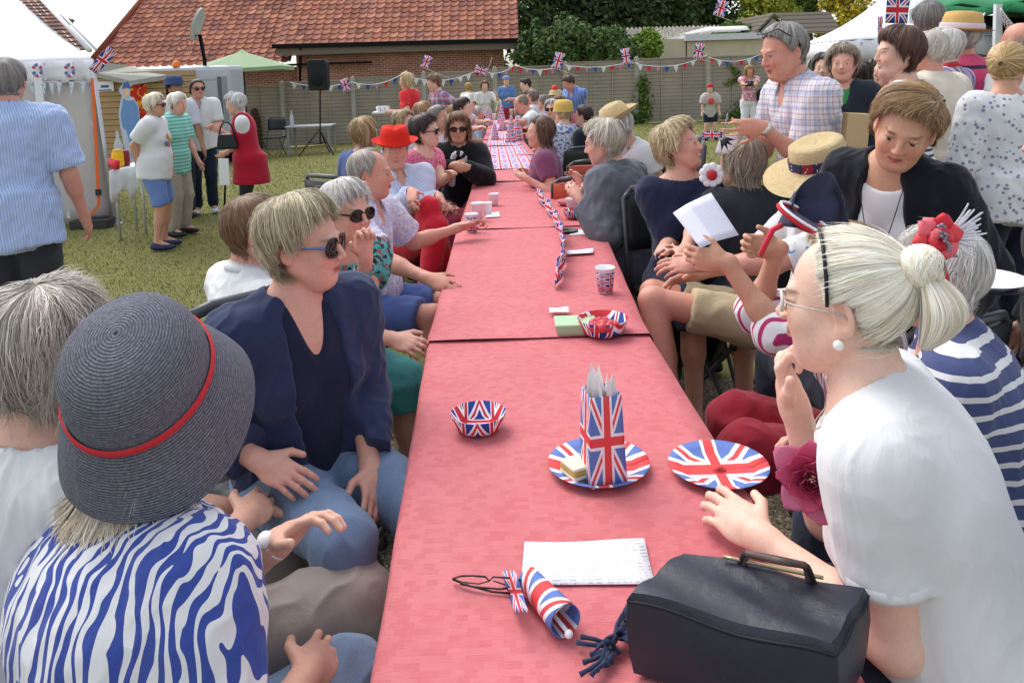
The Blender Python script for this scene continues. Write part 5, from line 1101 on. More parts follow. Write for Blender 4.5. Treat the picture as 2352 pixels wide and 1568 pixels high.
gg = empty('gazebo', (at(2293, 200, 8.2).x, 8.2, 0), 0, 'green canopy gazebo with dark inside behind the crowd on the right', 'gazebo'); go = gg.location; GR = cloth('2E7A50'); h0 = at(2090, 24, 9.0); h1 = at(2480, -2, 7.6); h2 = h1 + Vector((1.8, 3.5, .0)); h3 = at(2125, 36, 12.5); ap = (h0 + h1 + h2 + h3) / 4 + Vector((.3, 0, .9)); m = MB()
for a, b in ((h0, h1), (h1, h2), (h2, h3), (h3, h0)): m.sheet([[(a.lerp(b, j / 12)).lerp(ap, i / 10) - Vector((0, 0, .06 * math.sin(math.pi * i / 10) + .04 * math.sin(j * 1.2) * (1 - i / 10))) - go for j in range(13)] for i in range(11)], .004)
m.build('canopy', GR, gg); m = MB(); m.sheet([[h0.lerp(h1, i / 30) - go + Vector((0, .01 * math.sin(i * 1.7) * j, -.05 * j - .02 * math.sin(i * .6))) for j in range(3)] for i in range(31)], .004); m.build('valance', GR, gg)
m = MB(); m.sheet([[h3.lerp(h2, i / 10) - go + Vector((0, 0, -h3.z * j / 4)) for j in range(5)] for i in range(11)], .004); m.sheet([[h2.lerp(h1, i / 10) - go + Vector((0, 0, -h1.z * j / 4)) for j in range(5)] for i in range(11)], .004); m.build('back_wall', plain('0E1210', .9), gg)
for a in (at(2293, 10, 8.2), h0, h2, h3): m = MB(); m.box((a.x - go.x, a.y - go.y, a.z / 2), (.07 if a.y < 8.5 else .04, .05, a.z)); m.build('leg', plain('D8DADC', .3), gg)
m = MB(); a, b = at(2195, 112, 9.6), at(2420, 104, 9.6); m.sheet([[a.lerp(b, i / 8) - go + Vector((0, 0, -1.0 * j / 3)) for j in range(4)] for i in range(9)], .01); m.build('counter_front', plain('C4C8CC', .6), gg)
PT = cloth('E0D8D0', 'floral', 'C84850', scale=70, col3='2A2A40')
bunting('patterned bunting swag tied to the white pole of the green gazebo, left swag', [(2185, 140, 8.1), (2262, 30, 8.1)], 7, .05, .10, .13, [PT]); bunting('patterned bunting swag tied right of the white gazebo pole', [(2298, 20, 8.1), (2380, 90, 8.1)], 5, .06, .10, .14, [PT])
flag('large union flag hanging from the white gazebo peak', at(2037, -8, 7.6), (1, 0, -.05), (.05, 0, 1), .22, -.25, wave=.015, group='union flags right'); flag('narrow union flag standing before the white gazebo roof', at(2027, 80, 7.6), (0, .02, 1), (-1, 0, 0), .17, .045, wave=.01, group='union flags right')
# ------------------------------------------------------------------ the long table
TZ = .74
t = NT('paper_cloth', .7, .25); v = t.coord(); bk = t.n('TexBrick'); t.put(bk.inputs['Vector'], v); bk.inputs['Scale'].default_value = 14; bk.inputs['Mortar Size'].default_value = .0; bk.inputs['Color1'].default_value = (0, 0, 0, 1); bk.inputs['Color2'].default_value = (1, 1, 1, 1); bk.inputs['Brick Width'].default_value = .28; bk.inputs['Row Height'].default_value = .22; bk.inputs['Bias'].default_value = -.35
n1 = t.noise(v, 5, 3); n2 = t.noise(t.coord(scale=(1, 6, 1)), 60, 2); c = t.mix(n1, C('C46A6E'), C('CE7A7E')); c = t.mix(t.math('MULTIPLY', bk.outputs[0], .5), c, C('B4484E')); t.base(c); cr = t.math('ABSOLUTE', t.math('SUBTRACT', t.noise(t.coord(scale=(1, .5, 1)), 3.2, 3, .5, .8), .5)); t.bump(t.math('ADD', t.math('MULTIPLY', cr, -5.0), t.math('ADD', bk.outputs[0], t.math('MULTIPLY', n2, .7))), .6, .005); RC = t.m
edL = [(850, 1568), (985, 768), (1045, 540), (1080, 440), (1110, 320)]; edR = [(2000, 1568), (1490, 760), (1395, 545), (1300, 430), (1205, 325)]
def edge(pts, Y):
    P = [onz(a, b, TZ) for a, b in pts]; return float(np.interp(Y, [p.y for p in P], [p.x for p in P]))
def tx(Y, f): return edge(edL, Y) * (1 - f) + edge(edR, Y) * f
ys = [1.03, 2.62, 4.45, 6.28, 8.1, 9.9, 11.7, 13.5]; nm_ = ['nearest', 'second', 'third', 'fourth', 'fifth', 'sixth', 'farthest']
for i in range(7):
    ya, yb = ys[i] + .006, ys[i + 1] - .006; tb = empty('trestle_table', ((tx(ya, .5) + tx(yb, .5)) / 2, (ya + yb) / 2, 0), 0, nm_[i] + ' trestle table of the long row under the red cloth', 'table', 'trestle tables in one long row'); o = tb.location
    xa0, xa1, xb0, xb1 = tx(ya, 0) + .02, tx(ya, 1) - .02, tx(yb, 0) + .02, tx(yb, 1) - .02; m = MB(); P = [(xa0, ya), (xa1, ya), (xb1, yb), (xb0, yb)]
    m.add([(x - o.x, y - o.y, TZ - .03) for x, y in P] + [(x - o.x, y - o.y, TZ - .006) for x, y in P], [(3, 2, 1, 0), (4, 5, 6, 7), (0, 1, 5, 4), (1, 2, 6, 5), (2, 3, 7, 6), (3, 0, 4, 7)]); m.build('tabletop', plain('8A7A64'), tb)
    for x, y in ((xa0 + .06, ya + .15), (xa1 - .06, ya + .15), (xb0 + .06, yb - .15), (xb1 - .06, yb - .15)): m = MB(); m.tube([(x - o.x, y - o.y, TZ - .03), (x - o.x, y - o.y, 0)], .014, 6); m.build('leg', GM, tb)
    n = 24; k = 12; g = []
    for a in range(n + 1):
        y = ya + (yb - ya) * a / n - (.03 if a == 0 and i else 0); row = []
        for b, f, dz in [(0, -.02, -.24), (0, -.015, -.16), (0, -.012, -.08), (0, -.004, -.02), (0, .01, 0)] + [(1, j / k, 0) for j in range(1, k)] + [(2, .99, 0), (2, 1.004, -.02), (2, 1.012, -.08), (2, 1.015, -.16), (2, 1.02, -.24)]:
            wv = .012 * math.sin(a * 1.1 + b) * (-dz / .24); row.append((tx(y, f) + (wv if b == 2 else -wv if b == 0 else 0) - o.x, y - o.y, TZ + dz + .0015 * math.sin(a * .9 + f * 9) + (.007 if (a in (0, 1) and i) else 0) + .002 * i % .004))
        g.append(row)
    m = MB(); m.sheet(g, .0); cl = m.build('tablecloth', RC, None, o); tag(cl, 'pink red embossed paper cloth on the ' + nm_[i] + ' trestle table', 'tablecloth', 'red paper tablecloths')
# ------------------------------------------------------------------ near items
def T3(px, py, dz=0.0): return onz(px, py, TZ + .004 + dz)
PAPER = NT('printed_paper', .6, .2); v = PAPER.coord(); S = PAPER.sep(v); ln1 = PAPER.math('LESS_THAN', PAPER.math('FRACT', PAPER.math('MULTIPLY', S[1], 110)), .35); ln2 = PAPER.math('GREATER_THAN', PAPER.noise(PAPER.coord(scale=(1, .2, 1)), 160, 1), .52); PAPER.base(PAPER.mix(PAPER.math('MULTIPLY', PAPER.math('MULTIPLY', ln1, ln2), .5), C('ECECF4'), C('6A6A80'))); PAPER = PAPER.m
WPP = plain('ECECF2', .6, .2, .02)
def paper(label, pts, name='paper_sheet', cat='paper', mat=None, z=0.0, group='papers on the table'):
    P = [T3(a, b, z) for a, b in pts]; c = sum(P, Vector()) / len(P); m = MB(); n = 6; m.sheet([[P[0].lerp(P[1], i / n).lerp(P[3].lerp(P[2], i / n), j / n) - c + Vector((0, 0, .003 * math.sin(i * .8) * math.sin(j * .7) + .002)) for j in range(n + 1)] for i in range(n + 1)], -.0008); return tag(m.build(name, mat or WPP, None, c), label, cat, group)
paper('printed sheet of paper under the rolled union flag', [(1196, 1345), (1505, 1342), (1480, 1240), (1205, 1245)], mat=PAPER)
paper('white folded paper in front of the grey cardigan lady', [(1305, 541), (1385, 538), (1392, 527), (1325, 528)]); paper('thick white booklet on the red cloth', [(1300, 585), (1362, 581), (1364, 572), (1302, 575)], z=.01)
paper('white booklet lying across the table joint', [(1262, 718), (1308, 717), (1306, 706), (1262, 707)], z=.016); paper('white napkin beside the small cups', [(1115, 500), (1150, 498), (1146, 488), (1118, 489)])
# folded spectacles
r = empty('glasses', T3(1120, 1340), 0, 'black folded spectacles lying on the near red cloth', 'glasses'); o = r.location; BK = plain('1A1212', .3, .5); m = MB()
def gp(px, py, dz): return T3(px, py, dz) - o
m.tube([gp(1040, 1328, .004), gp(1060, 1322, .03), gp(1085, 1321, .034), gp(1115, 1324, .034), gp(1124, 1333, .028), gp(1133, 1324, .034), gp(1165, 1326, .034), gp(1196, 1332, .03), gp(1204, 1345, .004)], .0018, 6)
m.tube([gp(1040, 1328, .004), gp(1062, 1336, .0), gp(1100, 1340, 0), gp(1122, 1334, .012)], .0012, 6); m.tube([gp(1133, 1333, .012), gp(1160, 1342, 0), gp(1190, 1345, 0), gp(1204, 1345, .004)], .0012, 6); m.build('frame', BK, r)
m = MB(); m.tube([gp(1040, 1330, .006), gp(1080, 1345, .003), gp(1130, 1358, .002), gp(1180, 1363, .002)], .0018, 6); m.build('temple', BK, r); m = MB(); m.tube([gp(1203, 1345, .006), gp(1150, 1352, .006), gp(1090, 1347, .006), gp(1058, 1340, .004)], .0018, 6); m.build('temple', BK, r)
# rolled flag
def roll(label, p0, p1, r0, r1, turns=1.25, rep=1, name='rolled_flag', dz=0, cat='flag', fade=1, flare=0):
    a, b = T3(*p0, r0), T3(*p1, r1 + dz); ax = (b - a); u = ax.normalized(); s = u.cross(Vector((0, 0, 1))).normalized(); w_ = s.cross(u); n = 30; k = 12; g = []
    for i in range(n + 1):
        an = math.tau * turns * i / n + .5; row = []
        for j in range(k + 1): f = j / k; rr = (r0 * (1 - f) + r1 * f) * (1 + .10 * i / n); row.append(ax * f + s * rr * math.cos(an) + w_ * rr * math.sin(an))
        g.append(row)
    e = empty(name, a, 0, label, cat); uvsheet('cloth', g, uj_mat(rep, 0, fade), e, .0008); return e, a, b
e, a, b = roll('rolled union flag paper with white stick beside the spectacles', (1215, 1330), (1300, 1425), .020, .026); m = MB(); m.tube([a - a + Vector((0, 0, -.01)), b - a + Vector((.002, -.01, -.012))], .0035, 8); m.ball(b - a + Vector((.003, -.014, -.012)), .007); m.build('stick', WPP, e)
m = MB(); g = [[T3(1183 + 30 * i / 8 - 8 * j, 1310 + 95 * i / 8, .05 - .045 * j / 4 + .01 * math.sin(i)) - a for j in range(5)] for i in range(9)]; uvsheet('loose_edge', g, uj_mat(1, 0, 1), e, .0008)
# handbag
hbz = .135; P = [T3(1452, 1357, hbz), T3(1908, 1478, hbz), T3(1985, 1350, hbz), T3(1570, 1262, hbz)]; o = T3(1700, 1450); r = empty('handbag', o, 0, 'large dark navy leather handbag lying on the near red cloth', 'handbag')
t = NT('navy_leather', .42, .4); v = t.coord(); t.base(t.mix(t.noise(v, 5, 3), C('23252F'), C('2E313E'))); t.bump(t.math('ADD', t.noise(v, 14, 3), t.math('MULTIPLY', t.noise(v, 420, 2), .08)), .5, .012); LEA = t.m; n = 14; top = []; 
def bp(u, v): return P[0].lerp(P[1], u).lerp(P[3].lerp(P[2], u), v)
gt_ = [[bp(i / n, j / n) - o + Vector((0, 0, -.006 * math.sin(math.pi * i / n) * math.sin(math.pi * j / n) + .004 * math.sin(i * .6 + j * .8) - .003 * (max(0, abs(i / n - .5) - .42) * 12 + max(0, abs(j / n - .5) - .42) * 12) * .4)) for j in range(n + 1)] for i in range(n + 1)]
m = MB(); m.sheet(gt_, 0); rim = [(i, 0) for i in range(n)] + [(n, j) for j in range(n)] + [(i, n) for i in range(n, 0, -1)] + [(0, j) for j in range(n, 0, -1)]; cen = sum(P, Vector()) / 4 - o; rows = []
for i, j in rim + rim[:1]:
    p = gt_[i][j]; out = (p - cen); out.z = 0; out.normalize(); rows.append([p, p + out * .007 - Vector((0, 0, .012)), p + out * .010 - Vector((0, 0, .05)), p + out * .006 - Vector((0, 0, .095)), Vector((p.x, p.y, .004)) ])
m.sheet(rows, 0); m.build('body', LEA, r)
m = MB(); m.tube([p[1] + Vector((0, 0, -.002)) for p in rows], .0028, 6); m.build('piping', plain('1A1C24', .5), r)
for q in (0, 1):
    m = MB(); h = [P[3].lerp(P[2], .30 + .03 * q), P[3].lerp(P[2], .36), P[3].lerp(P[2], .5), P[3].lerp(P[2], .66), P[3].lerp(P[2], .76 - .03 * q)]; z = [-.02, .022, .034 + .01 * q, .028, -.015]; y = [0, -.01, -.03 - .02 * q, -.02, 0]
    pts = []; 
    for k in range(25): f = k / 24 * 4; i = min(3, int(f)); ff_ = f - i; ff_ = ff_ * ff_ * (3 - 2 * ff_); pts.append(h[i].lerp(h[i + 1], f - i) + Vector((0, y[i] * (1 - ff_) + y[i + 1] * ff_, z[i] * (1 - ff_) + z[i + 1] * ff_)) - o)
    m.tube(pts, .0055, 8); m.build('handle', plain('5A4A44' if q else '2A2428', .45), r)
m = MB(); zz_ = [P[3].lerp(P[2], .25 + .55 * k / 10).lerp(P[0].lerp(P[1], .25 + .55 * k / 10), .06) - o + Vector((0, 0, .008)) for k in range(11)]; m.tube(zz_, .003, 5); m.build('zip', plain('A89A78', .3, .5, metal=.6), r)
# scarf with fringe
r = empty('scarf', T3(1440, 1440), 0, 'dark navy scarf with tasselled fringe trailing from under the handbag', 'scarf'); o = r.location; NV = cloth('28304A'); m = MB()
g = [[T3(1455 + (1395 - 1455) * i / 8 + 10 * math.sin(j), 1415 + (1475 - 1415) * i / 8 + (j - 4) * (12 - 2.5 * abs(i - 2)), .012 + .014 * abs(math.sin(j * 1.3 + i * .4))) - o for j in range(9)] for i in range(9)]; m.sheet(g, -.004); m.build('cloth', NV, r); m = MB()
for k in range(13):
    q = random.Random(k); x0, y0_ = 1400 + q.uniform(-10, 12), 1462 + k * 3.2; ang = math.radians(q.uniform(150, 285)); L = q.uniform(35, 95); pts = [T3(x0 + L * f * math.cos(ang) + 5 * math.sin(f * 6 + k), y0_ - L * f * math.sin(ang) * .8, .006 + .008 * math.sin(f * 3)) - o for f in [i / 7 for i in range(8)]]; m.tube(pts, [.0034] * 7 + [.0045], 6)
m.build('fringe', NV, r)
m = MB(); m.sheet([[T3(1560 + 230 * i / 10, 1490 + 4.5 * i * 1.8 + 16 * j + 10 * math.sin(i), .008 + .012 * abs(math.sin(i * 1.1 + j))) - o for j in range(4)] for i in range(11)], -.004); m.build('cloth', NV, r)
# union paper plates, bag, bowls, cups
def plate(label, px, py, rad, mat, name='paper_plate', cat='plate', depth=.018, group='paper plates', z=0):
    c = T3(px, py, z); r = empty(name, c, 0, label, cat, group); n = 32; g = []
    prof = [(0, .003), (.35, .003), (.7, .004), (.8, .010), (1.0, depth)]; m = MB(); V = []; m2 = []
    gr = [[(rad * q[0] * math.cos(math.tau * k / n), rad * q[0] * math.sin(math.tau * k / n), q[1]) for q in prof] for k in range(n + 1)]; m.sheet(gr, .0012); o_ = m.build('dish', mat, r); me = o_.data; uv = me.uv_layers.new(name='UVMap')
    for l in me.loops: p = me.vertices[l.vertex_index].co; uv.data[l.index].uv = (p.x / rad / 2 + .5, p.y / rad / 2 + .5)
    return r
plate('union flag paper plate under the gift bag', 1375, 1075, .115, uj_mat(1, 0, 1)); plate('union flag paper plate near the white haired lady', 1650, 1080, .11, uj_mat(1, 0, 1))
plate('blue and white paper bowl near the left table edge', 1100, 985, .07, uj_mat(2.0, 0, 0), depth=.045, name='paper_bowl', cat='bowl')
plate('union flag bowl of red sweets near the table joint', 1385, 765, .085, uj_mat(1.5, 0, 0), depth=.055, name='paper_bowl', cat='bowl'); m = MB(); c = T3(1385, 760, .02)
for k in range(16): q = random.Random(k); a_=k*2.4; m.ball((.0115*k**.5*math.cos(a_), .0115*k**.5*math.sin(a_), .016 + q.uniform(0, .01)), .017, 7, 5)
tag(m.build('sweets', plain('C84850', .3), None, c), 'heap of red sweets in the union flag bowl', 'sweets')
m = MB(); c = T3(1322, 760); m.box((0, 0, .02), (.13, .10, .04), taper=1.12); ob = m.build('plastic_tub', plain('A8C8A0', .4), None, c, bevel=.006); tag(ob, 'pale green plastic tub beside the union flag bowl', 'tub')
# gift bag
c = T3(1385, 1100); r = empty('gift_bag', c, math.radians(12), 'tall union flag paper bag with white tissue on top', 'bag'); 
for k in range(4):
    R = Matrix.Rotation(k * math.pi / 2, 3, 'Z'); g = [[R @ Vector(((-.042 + .084 * i / 6) * (1 - .18 * j / 8), -.042 * (1 - .18 * j / 8), .004 + .20 * j / 8)) for j in range(9)] for i in range(7)]; uvsheet('panel', g, uj_mat(1, 0, 1), r, -.0008, swap=True)
m = MB(); 
for k in range(9): q = random.Random(k + 3); a = k * .7; m.add([Vector((.02 * math.cos(a), .02 * math.sin(a), .17)), Vector((.035 * math.cos(a + .3), .035 * math.sin(a + .3), .20)), Vector((.028 * math.cos(a), .028 * math.sin(a), .25 + q.uniform(-.02, .02))), Vector((.01, 0, .2))], [(0, 1, 2, 3)])
m.build('tissue', plain('E8E4E2', .7), r)
def bread(label, px, py, w_, h_, cols, name='sandwich', mat=None): 
    m = MB(); c = T3(px, py, .01)
    for k, cl in enumerate(cols): m.cur = C(cl); m.box((0, 0, h_ * (k + .5) / len(cols)), (w_, w_ * .8, h_ / len(cols) * .96), Matrix.Rotation(.5, 3, 'Z'))
    return tag(m.build(name, vcol('bread', .8, .1, .4, 120), None, c, bevel=.004), label, name.replace('_', ' '))
bread('wrapped sandwich of white bread beside the gift bag', 1335, 1085, .075, .03, ['E8E0CC', 'C8A850', 'E4DCC4']); 
def cup(label, p, mat, rt=.038, rb=.027, h=.10, name='paper_cup', band=None, handle=False, group='cups on the table'):
    r = empty(name, p, 0, label, 'cup', group); m = MB(); m.lathe([(.001, .003), (rb, .002), (rt, h), (rt + .002, h + .002), (rt + .001, h + .005), (rt - .003, h), (rb - .002, .006), (.001, .006)], n=20); o_ = m.build('cup', mat, r)
    if band: 
        n = 20; g = [[((rb + (rt - rb) * z / h + .0012) * math.cos(math.tau * k / n), (rb + (rt - rb) * z / h + .0012) * math.sin(math.tau * k / n), z) for z in (h * .08, h * .5, h * .86)] for k in range(n + 1)]; uvsheet('printed_band', g, band, r, .0004)
    if handle: m = MB(); m.tube([(rt * .9, 0, h * .8), (rt + .022, 0, h * .75), (rt + .022, 0, h * .35), (rt * .85, 0, h * .25)], .005, 6); m.build('handle', mat, r)
    return r
cup('blue and white union flag paper cup on the second table', T3(1391, 672), WPP, band=uj_mat(3.0, 0, 0)); cup('union flag paper cup in the hand of the bald man', T3(1084, 533), WPP, band=uj_mat(2.0, 0, 0), rt=.036)
cup('white china mug in front of the grey cardigan lady', T3(1316, 488), WH, .042, .036, .085, 'mug', handle=True); cup('white paper cup by the bald man hand', T3(1098, 505), WPP); cup('small white cup beside the white napkin', T3(1120, 492), WPP, .03, .022, .07); cup('empty white mug across from the red hat man', T3(1135, 470), WPP, .032, .024, .07)
plate('union flag bowl at the elbow of the grey cardigan lady', 1322, 500, .075, uj_mat(1.5, 0, 0), depth=.05, name='paper_bowl', cat='bowl'); plate('pink rimmed dish behind the union flag bowl', 1303, 470, .07, plain('D88890', .4), depth=.03)
plate('black saucer lying on the red cloth', 1305, 533, .055, plain('1E1E24', .4), depth=.012)
# union garland running along the middle
pth = [(1232, 455), (1250, 480), (1272, 510), (1288, 545), (1296, 585), (1292, 625), (1278, 665)]; P = [T3(a, b) for a, b in pth]; c = P[0]; g = []
for i in range(49):
    f = i / 48 * 6; k = min(5, int(f)); p = P[k].lerp(P[k + 1], f - k) - c; g.append([p + Vector((.010 * math.sin(i * .9 + j), 0, .008 + .028 * j)) for j in range(4)])
m = empty('paper_garland', c, 0, 'crumpled union flag paper garland standing along the middle of the table', 'garland'); o_ = uvsheet('paper', g, uj_mat(1, 0, 0), m, .001)
for l in o_.data.loops: u = o_.data.uv_layers[0].data[l.index].uv; u[0] = (u[0] * 7)
MC2 = uj_mat(1.0001, 0, 0); o_.data.materials[0] = MC2
# union flag cloths on the far tables
for i, (ya, yb) in enumerate(((7.0, 9.0), (9.1, 11.1), (11.2, 13.3))):
    n = 16; c = Vector((tx((ya + yb) / 2, .5), (ya + yb) / 2, TZ + .006)); g = [[(tx(ya + (yb - ya) * a / n, .12 + .76 * b / 6) - c.x, ya + (yb - ya) * a / n - c.y, .004 * math.sin(a * 1.3 + b)) for b in range(7)] for a in range(n + 1)]
    e = empty('table_runner', c, 0, ['nearest', 'middle', 'farthest'][i] + ' union flag runner over the red cloth at the far end', 'runner', 'union flag runners'); uvsheet('paper', g, uj_mat(5, 0, 1), e, .001)
for i, (px, py, Y) in enumerate(((1124, 268, 12.6), (1148, 285, 11.4), (1162, 262, 12.8), (1178, 282, 11.2), (1140, 302, 10.0), (1163, 308, 9.3), (1188, 300, 9.8))):
    c = at(px, py, Y); c.z = TZ + .01; r_ = random.Random(i); H_ = r_.uniform(.18, .30); W0_ = r_.uniform(.05, .075); g = [[Vector((W0_ * (1 - .8 * j / 6) * math.cos(math.tau * k / 14), W0_ * (1 - .8 * j / 6) * math.sin(math.tau * k / 14), H_ * j / 6)) for j in range(7)] for k in range(15)]
    e = empty('party_cone', c + Vector((r_.uniform(-.08, .08), r_.uniform(-.2, .2), 0)), r_.uniform(0, 6), ['tallest', 'left hand', 'second', 'central', 'nearest left', 'nearest', 'right hand'][i] + ' union flag paper cone standing at the far end of the table', 'party cone', 'union flag cones at the far end'); uvsheet('paper', g, uj_mat(3, 0, 1), e, .001)
for i, (px, py) in enumerate(((1118, 275), (1135, 262), (1190, 268), (1175, 250))): cup(['leftmost', 'second', 'rightmost', 'rearmost'][i] + ' white cup among the far union flag cones', onz(px, py + 14, TZ + .01), WPP)
# ------------------------------------------------------------------ hair palettes and styles
PA = dict(white=['EDE8DC', 'DED8C8', 'F4F0E6', 'CFC8B8'], grey=['B4B0AA', '989490', 'C8C4BE', '86827E'], dgrey=['7E7A76', '66625E', '96928C'], silver=['D4D0CA', 'BCB6AE', 'E4E0DA', 'A8A098'],
          blond=['CDB588', 'B89C6C', 'DCC8A0', 'A08458'], dblond=['A08660', '8A7050', 'B89C74', '6E5840'], brown=['7A5A40', '664830', '8C6C4E', '54402C'], lbrown=['96704C', 'A88460', '7C5C40', 'B49470'], dark=['2E221C', '3A2A22', '241A16', '4A342A'], chest=['4A3024', '5C3C2C', '38241C'], ash=['A89878', 'C4B490', '8A7858', 'D4C8A8', '6C5C44'])
def hst(p, k='short', **o):
    d = dict(pal=PA[p] if isinstance(p, str) else p); d.update(dict(short=dict(side=.015, back=.02, fringe=.02, vol=.020, frizz=.0010, lump=.4), crop=dict(side=.0, back=.008, fringe=0, vol=.008, line='full'), man=dict(side=0, back=.012, fringe=.0, vol=.013, line='full', cover=False),
        bob=dict(side=.075, back=.055, fringe=.03, vol=.024, curl=.25, layer=.3), long=dict(side=.16, back=.20, fringe=.01, vol=.020, bend=.05, layer=.2), curly=dict(side=.035, back=.04, fringe=.02, vol=.032, frizz=.0025, lump=.7, lf=11),
        bald=dict(side=0, back=.01, vol=.009, line='high', cover=False, bald=((0, .045, .10), (.065, .085, .07)))) [k]); d.update(o); return d
def TOP(col, sleeve=.6, neck='crew', kind='plain', col2=None, mat=None, scale=30, rot=0, p=.5, col3=None, **o): return dict(mat=mat or cloth(col, kind, col2, scale, rot, p=p, col3=col3), sleeve=sleeve, neck=neck, **o)
def BOT_(col, kind='trousers', k='plain', c2=None, **o): return dict(mat=cloth(col, k, c2), kind=kind, **o)
STRAW = NT('straw', .75, .2); v = STRAW.coord(); wv = STRAW.n('TexWave'); STRAW.put(wv.inputs['Vector'], STRAW.coord(kind='UV', scale=(.35, 1, 1))); wv.bands_direction = 'Y'; wv.inputs['Scale'].default_value = 60; wv.inputs['Distortion'].default_value = 1.5; wv.inputs['Detail Scale'].default_value = 4
STRAW.base(STRAW.mix(STRAW.noise(v, 60, 3, .7), C('C0A26A'), C('E8D6AC'))); STRAW.bump(STRAW.math('ADD', wv.outputs[1], STRAW.noise(v, 220, 2)), .7, .004); STRAW = STRAW.m
SITR = 'people seated on the right side of the table'; SITL = 'people seated on the left side of the table'; STL = 'people standing on the lawn by the left gazebo'; STR_ = 'people standing on the right'; FAR = 'people around the far end of the table'
# ---- N1 white haired lady with bun, white tee
x = person('white haired lady with a knotted bun, black hair band and pearl earring', (1944, 700, 1.34), 62, hyaw=-6, hpitch=2, hroll=0, lean=(24, 2), skin='pale', age=.95, f=1.16, bust=.05, belly=.02, scale=1.06,
    L=('w', 1750, 1236, 1.37, [0, -.2, -1]), R=('w', 1822, 925, 1.47, [.2, -.2, -1]), hands=(dict(dir=(-.1, .25, 1), pn=(0, -1, .2), curl=96), dict(curl=26)), group=SITR, chairs='dark folding chair under the white haired lady with the bun',
    hairst=dict(pal=['F0EAD6', 'E6DFC8', 'F6F2E4', 'D8CDB0'], pole=(-.12, -.86, .42), side=0, back=0, fringe=0, vol=.010, line='high', frizz=.0004, lump=.15, cover=False, layer=.1, n=7000, w=.0014, t0=.6), top=TOP('EEEDF2', .62, 'scoop', inf=.012, loose=.004, wr=.003), bottom=BOT_('20242E'))
def strands(x, paths, pal, w, name='hair', seed=1, rnd=.15):
    rng = np.random.RandomState(seed); P = np.array(paths); n, K, _ = P.shape; T = np.gradient(P, axis=1); T /= (np.linalg.norm(T, axis=2, keepdims=True) + 1e-9); cen = P.mean((0, 1)); o = P - cen; o /= (np.linalg.norm(o, axis=2, keepdims=True) + 1e-9)
    s = np.cross(T, o); s /= (np.linalg.norm(s, axis=2, keepdims=True) + 1e-9); ws = w * np.interp(np.linspace(0, 1, K), [0, .1, .8, 1], [.6, 1, 1, .2])[None, :, None]
    V = np.stack([P - s * ws / 2, P + o * ws * .3, P + s * ws / 2], 2).reshape(-1, 3); b = np.arange(n)[:, None] * K * 3 + np.arange(K - 1)[None, :] * 3
    Q = np.concatenate([np.stack([b, b + 1, b + 4, b + 3], -1).reshape(-1, 4), np.stack([b + 1, b + 2, b + 5, b + 4], -1).reshape(-1, 4)]); pc = palette(pal, n, rng) * (1 - rnd + 2 * rnd * rng.rand(n, 1))
    V = V * x['g'] @ x['M'].T + x['c']; return link(name, npmesh(name, V, Q, np.clip(np.repeat(pc, K * 3, 0), 0, 1)), hair_mat(), x['root'])
def bun(x, pos, r, pal, n=1500, tail=None, seed=2):
    rng = np.random.RandomState(seed); pos = np.array(pos); L = []
    for i in range(n):
        a0 = rng.rand() * 6.28; tilt = rng.rand() * 6.28; ax = np.array([math.cos(tilt) * .5, -1, math.sin(tilt) * .5]); ax /= np.linalg.norm(ax); u = np.cross(ax, (0, 0, 1.0)); u /= np.linalg.norm(u); v = np.cross(ax, u); ph = (rng.rand() - .5) * 1.5; t = a0 + np.linspace(0, 2.6, 14)
        rr = r * (.93 + .1 * rng.rand()); L.append(pos + rr * (np.cos(ph) * (np.cos(t)[:, None] * u + np.sin(t)[:, None] * v) + math.sin(ph) * ax * 1.0 * np.ones((14, 1))))
    strands(x, L, pal, .0016, 'bun', seed)
    if tail:
        L = []
        for i in range(n * 2):
            a = rng.rand() * 6.28; q = rng.rand() ** .5; s = np.linspace(0, 1, 16); bul = np.sin(math.pi * (s * .85 + .05)) * tail[3]
            c_ = pos + np.outer(s, np.array(tail[:3])) + np.outer(np.sin(math.pi * s), [0, -.028, 0.0]); L.append(c_ + np.outer(bul * q, [math.cos(a), 0, 0]) + np.outer(bul * q * .7, [0, math.sin(a), 0]) + rng.randn(3) * .001)
        strands(x, L, pal, .0016, 'ponytail', seed + 1)
WP = ['F2EDDA', 'E8E0C8', 'F8F4E8', 'D6CAA8']
bun(x, (-.012, -.112, .075), .034, WP, 1400, tail=(.0, -.005, -.125, .046))
m = MB(); m.tube([hp(x, .088 * math.sin(a) * 1.0, .040 - .03 * abs(math.sin(a)), .035 + .090 * math.cos(a)) for a in [math.radians(-100 + 200 * i / 28) for i in range(29)]], .0032, 6); m.build('hair_band', plain('16161A', .4), x['root'])
m = MB(); m.ball(hp(x, -.0835, -.004, -.041), .0085 * x['g'], 14, 9); m.build('earring', plain('F0EAE2', .15, .6), x['root'])
sunglasses(x, clear=True, frame_='C8C0B8', temple='B8B0A8', w=.022, h=.016)
m = MB(); J = x['J']; m.tube([Vector(J['N'] + J['T'] @ np.array([.075 * math.sin(a), .02 + .085 * math.cos(a), .045 - .075 * (1 + math.cos(a)) / 2]) * x['g']) for a in [math.radians(-170 + 340 * i / 40) for i in range(41)]], .0012, 5); m.build('necklace', plain('C8C0B0', .3, .6, metal=.6), x['root'])
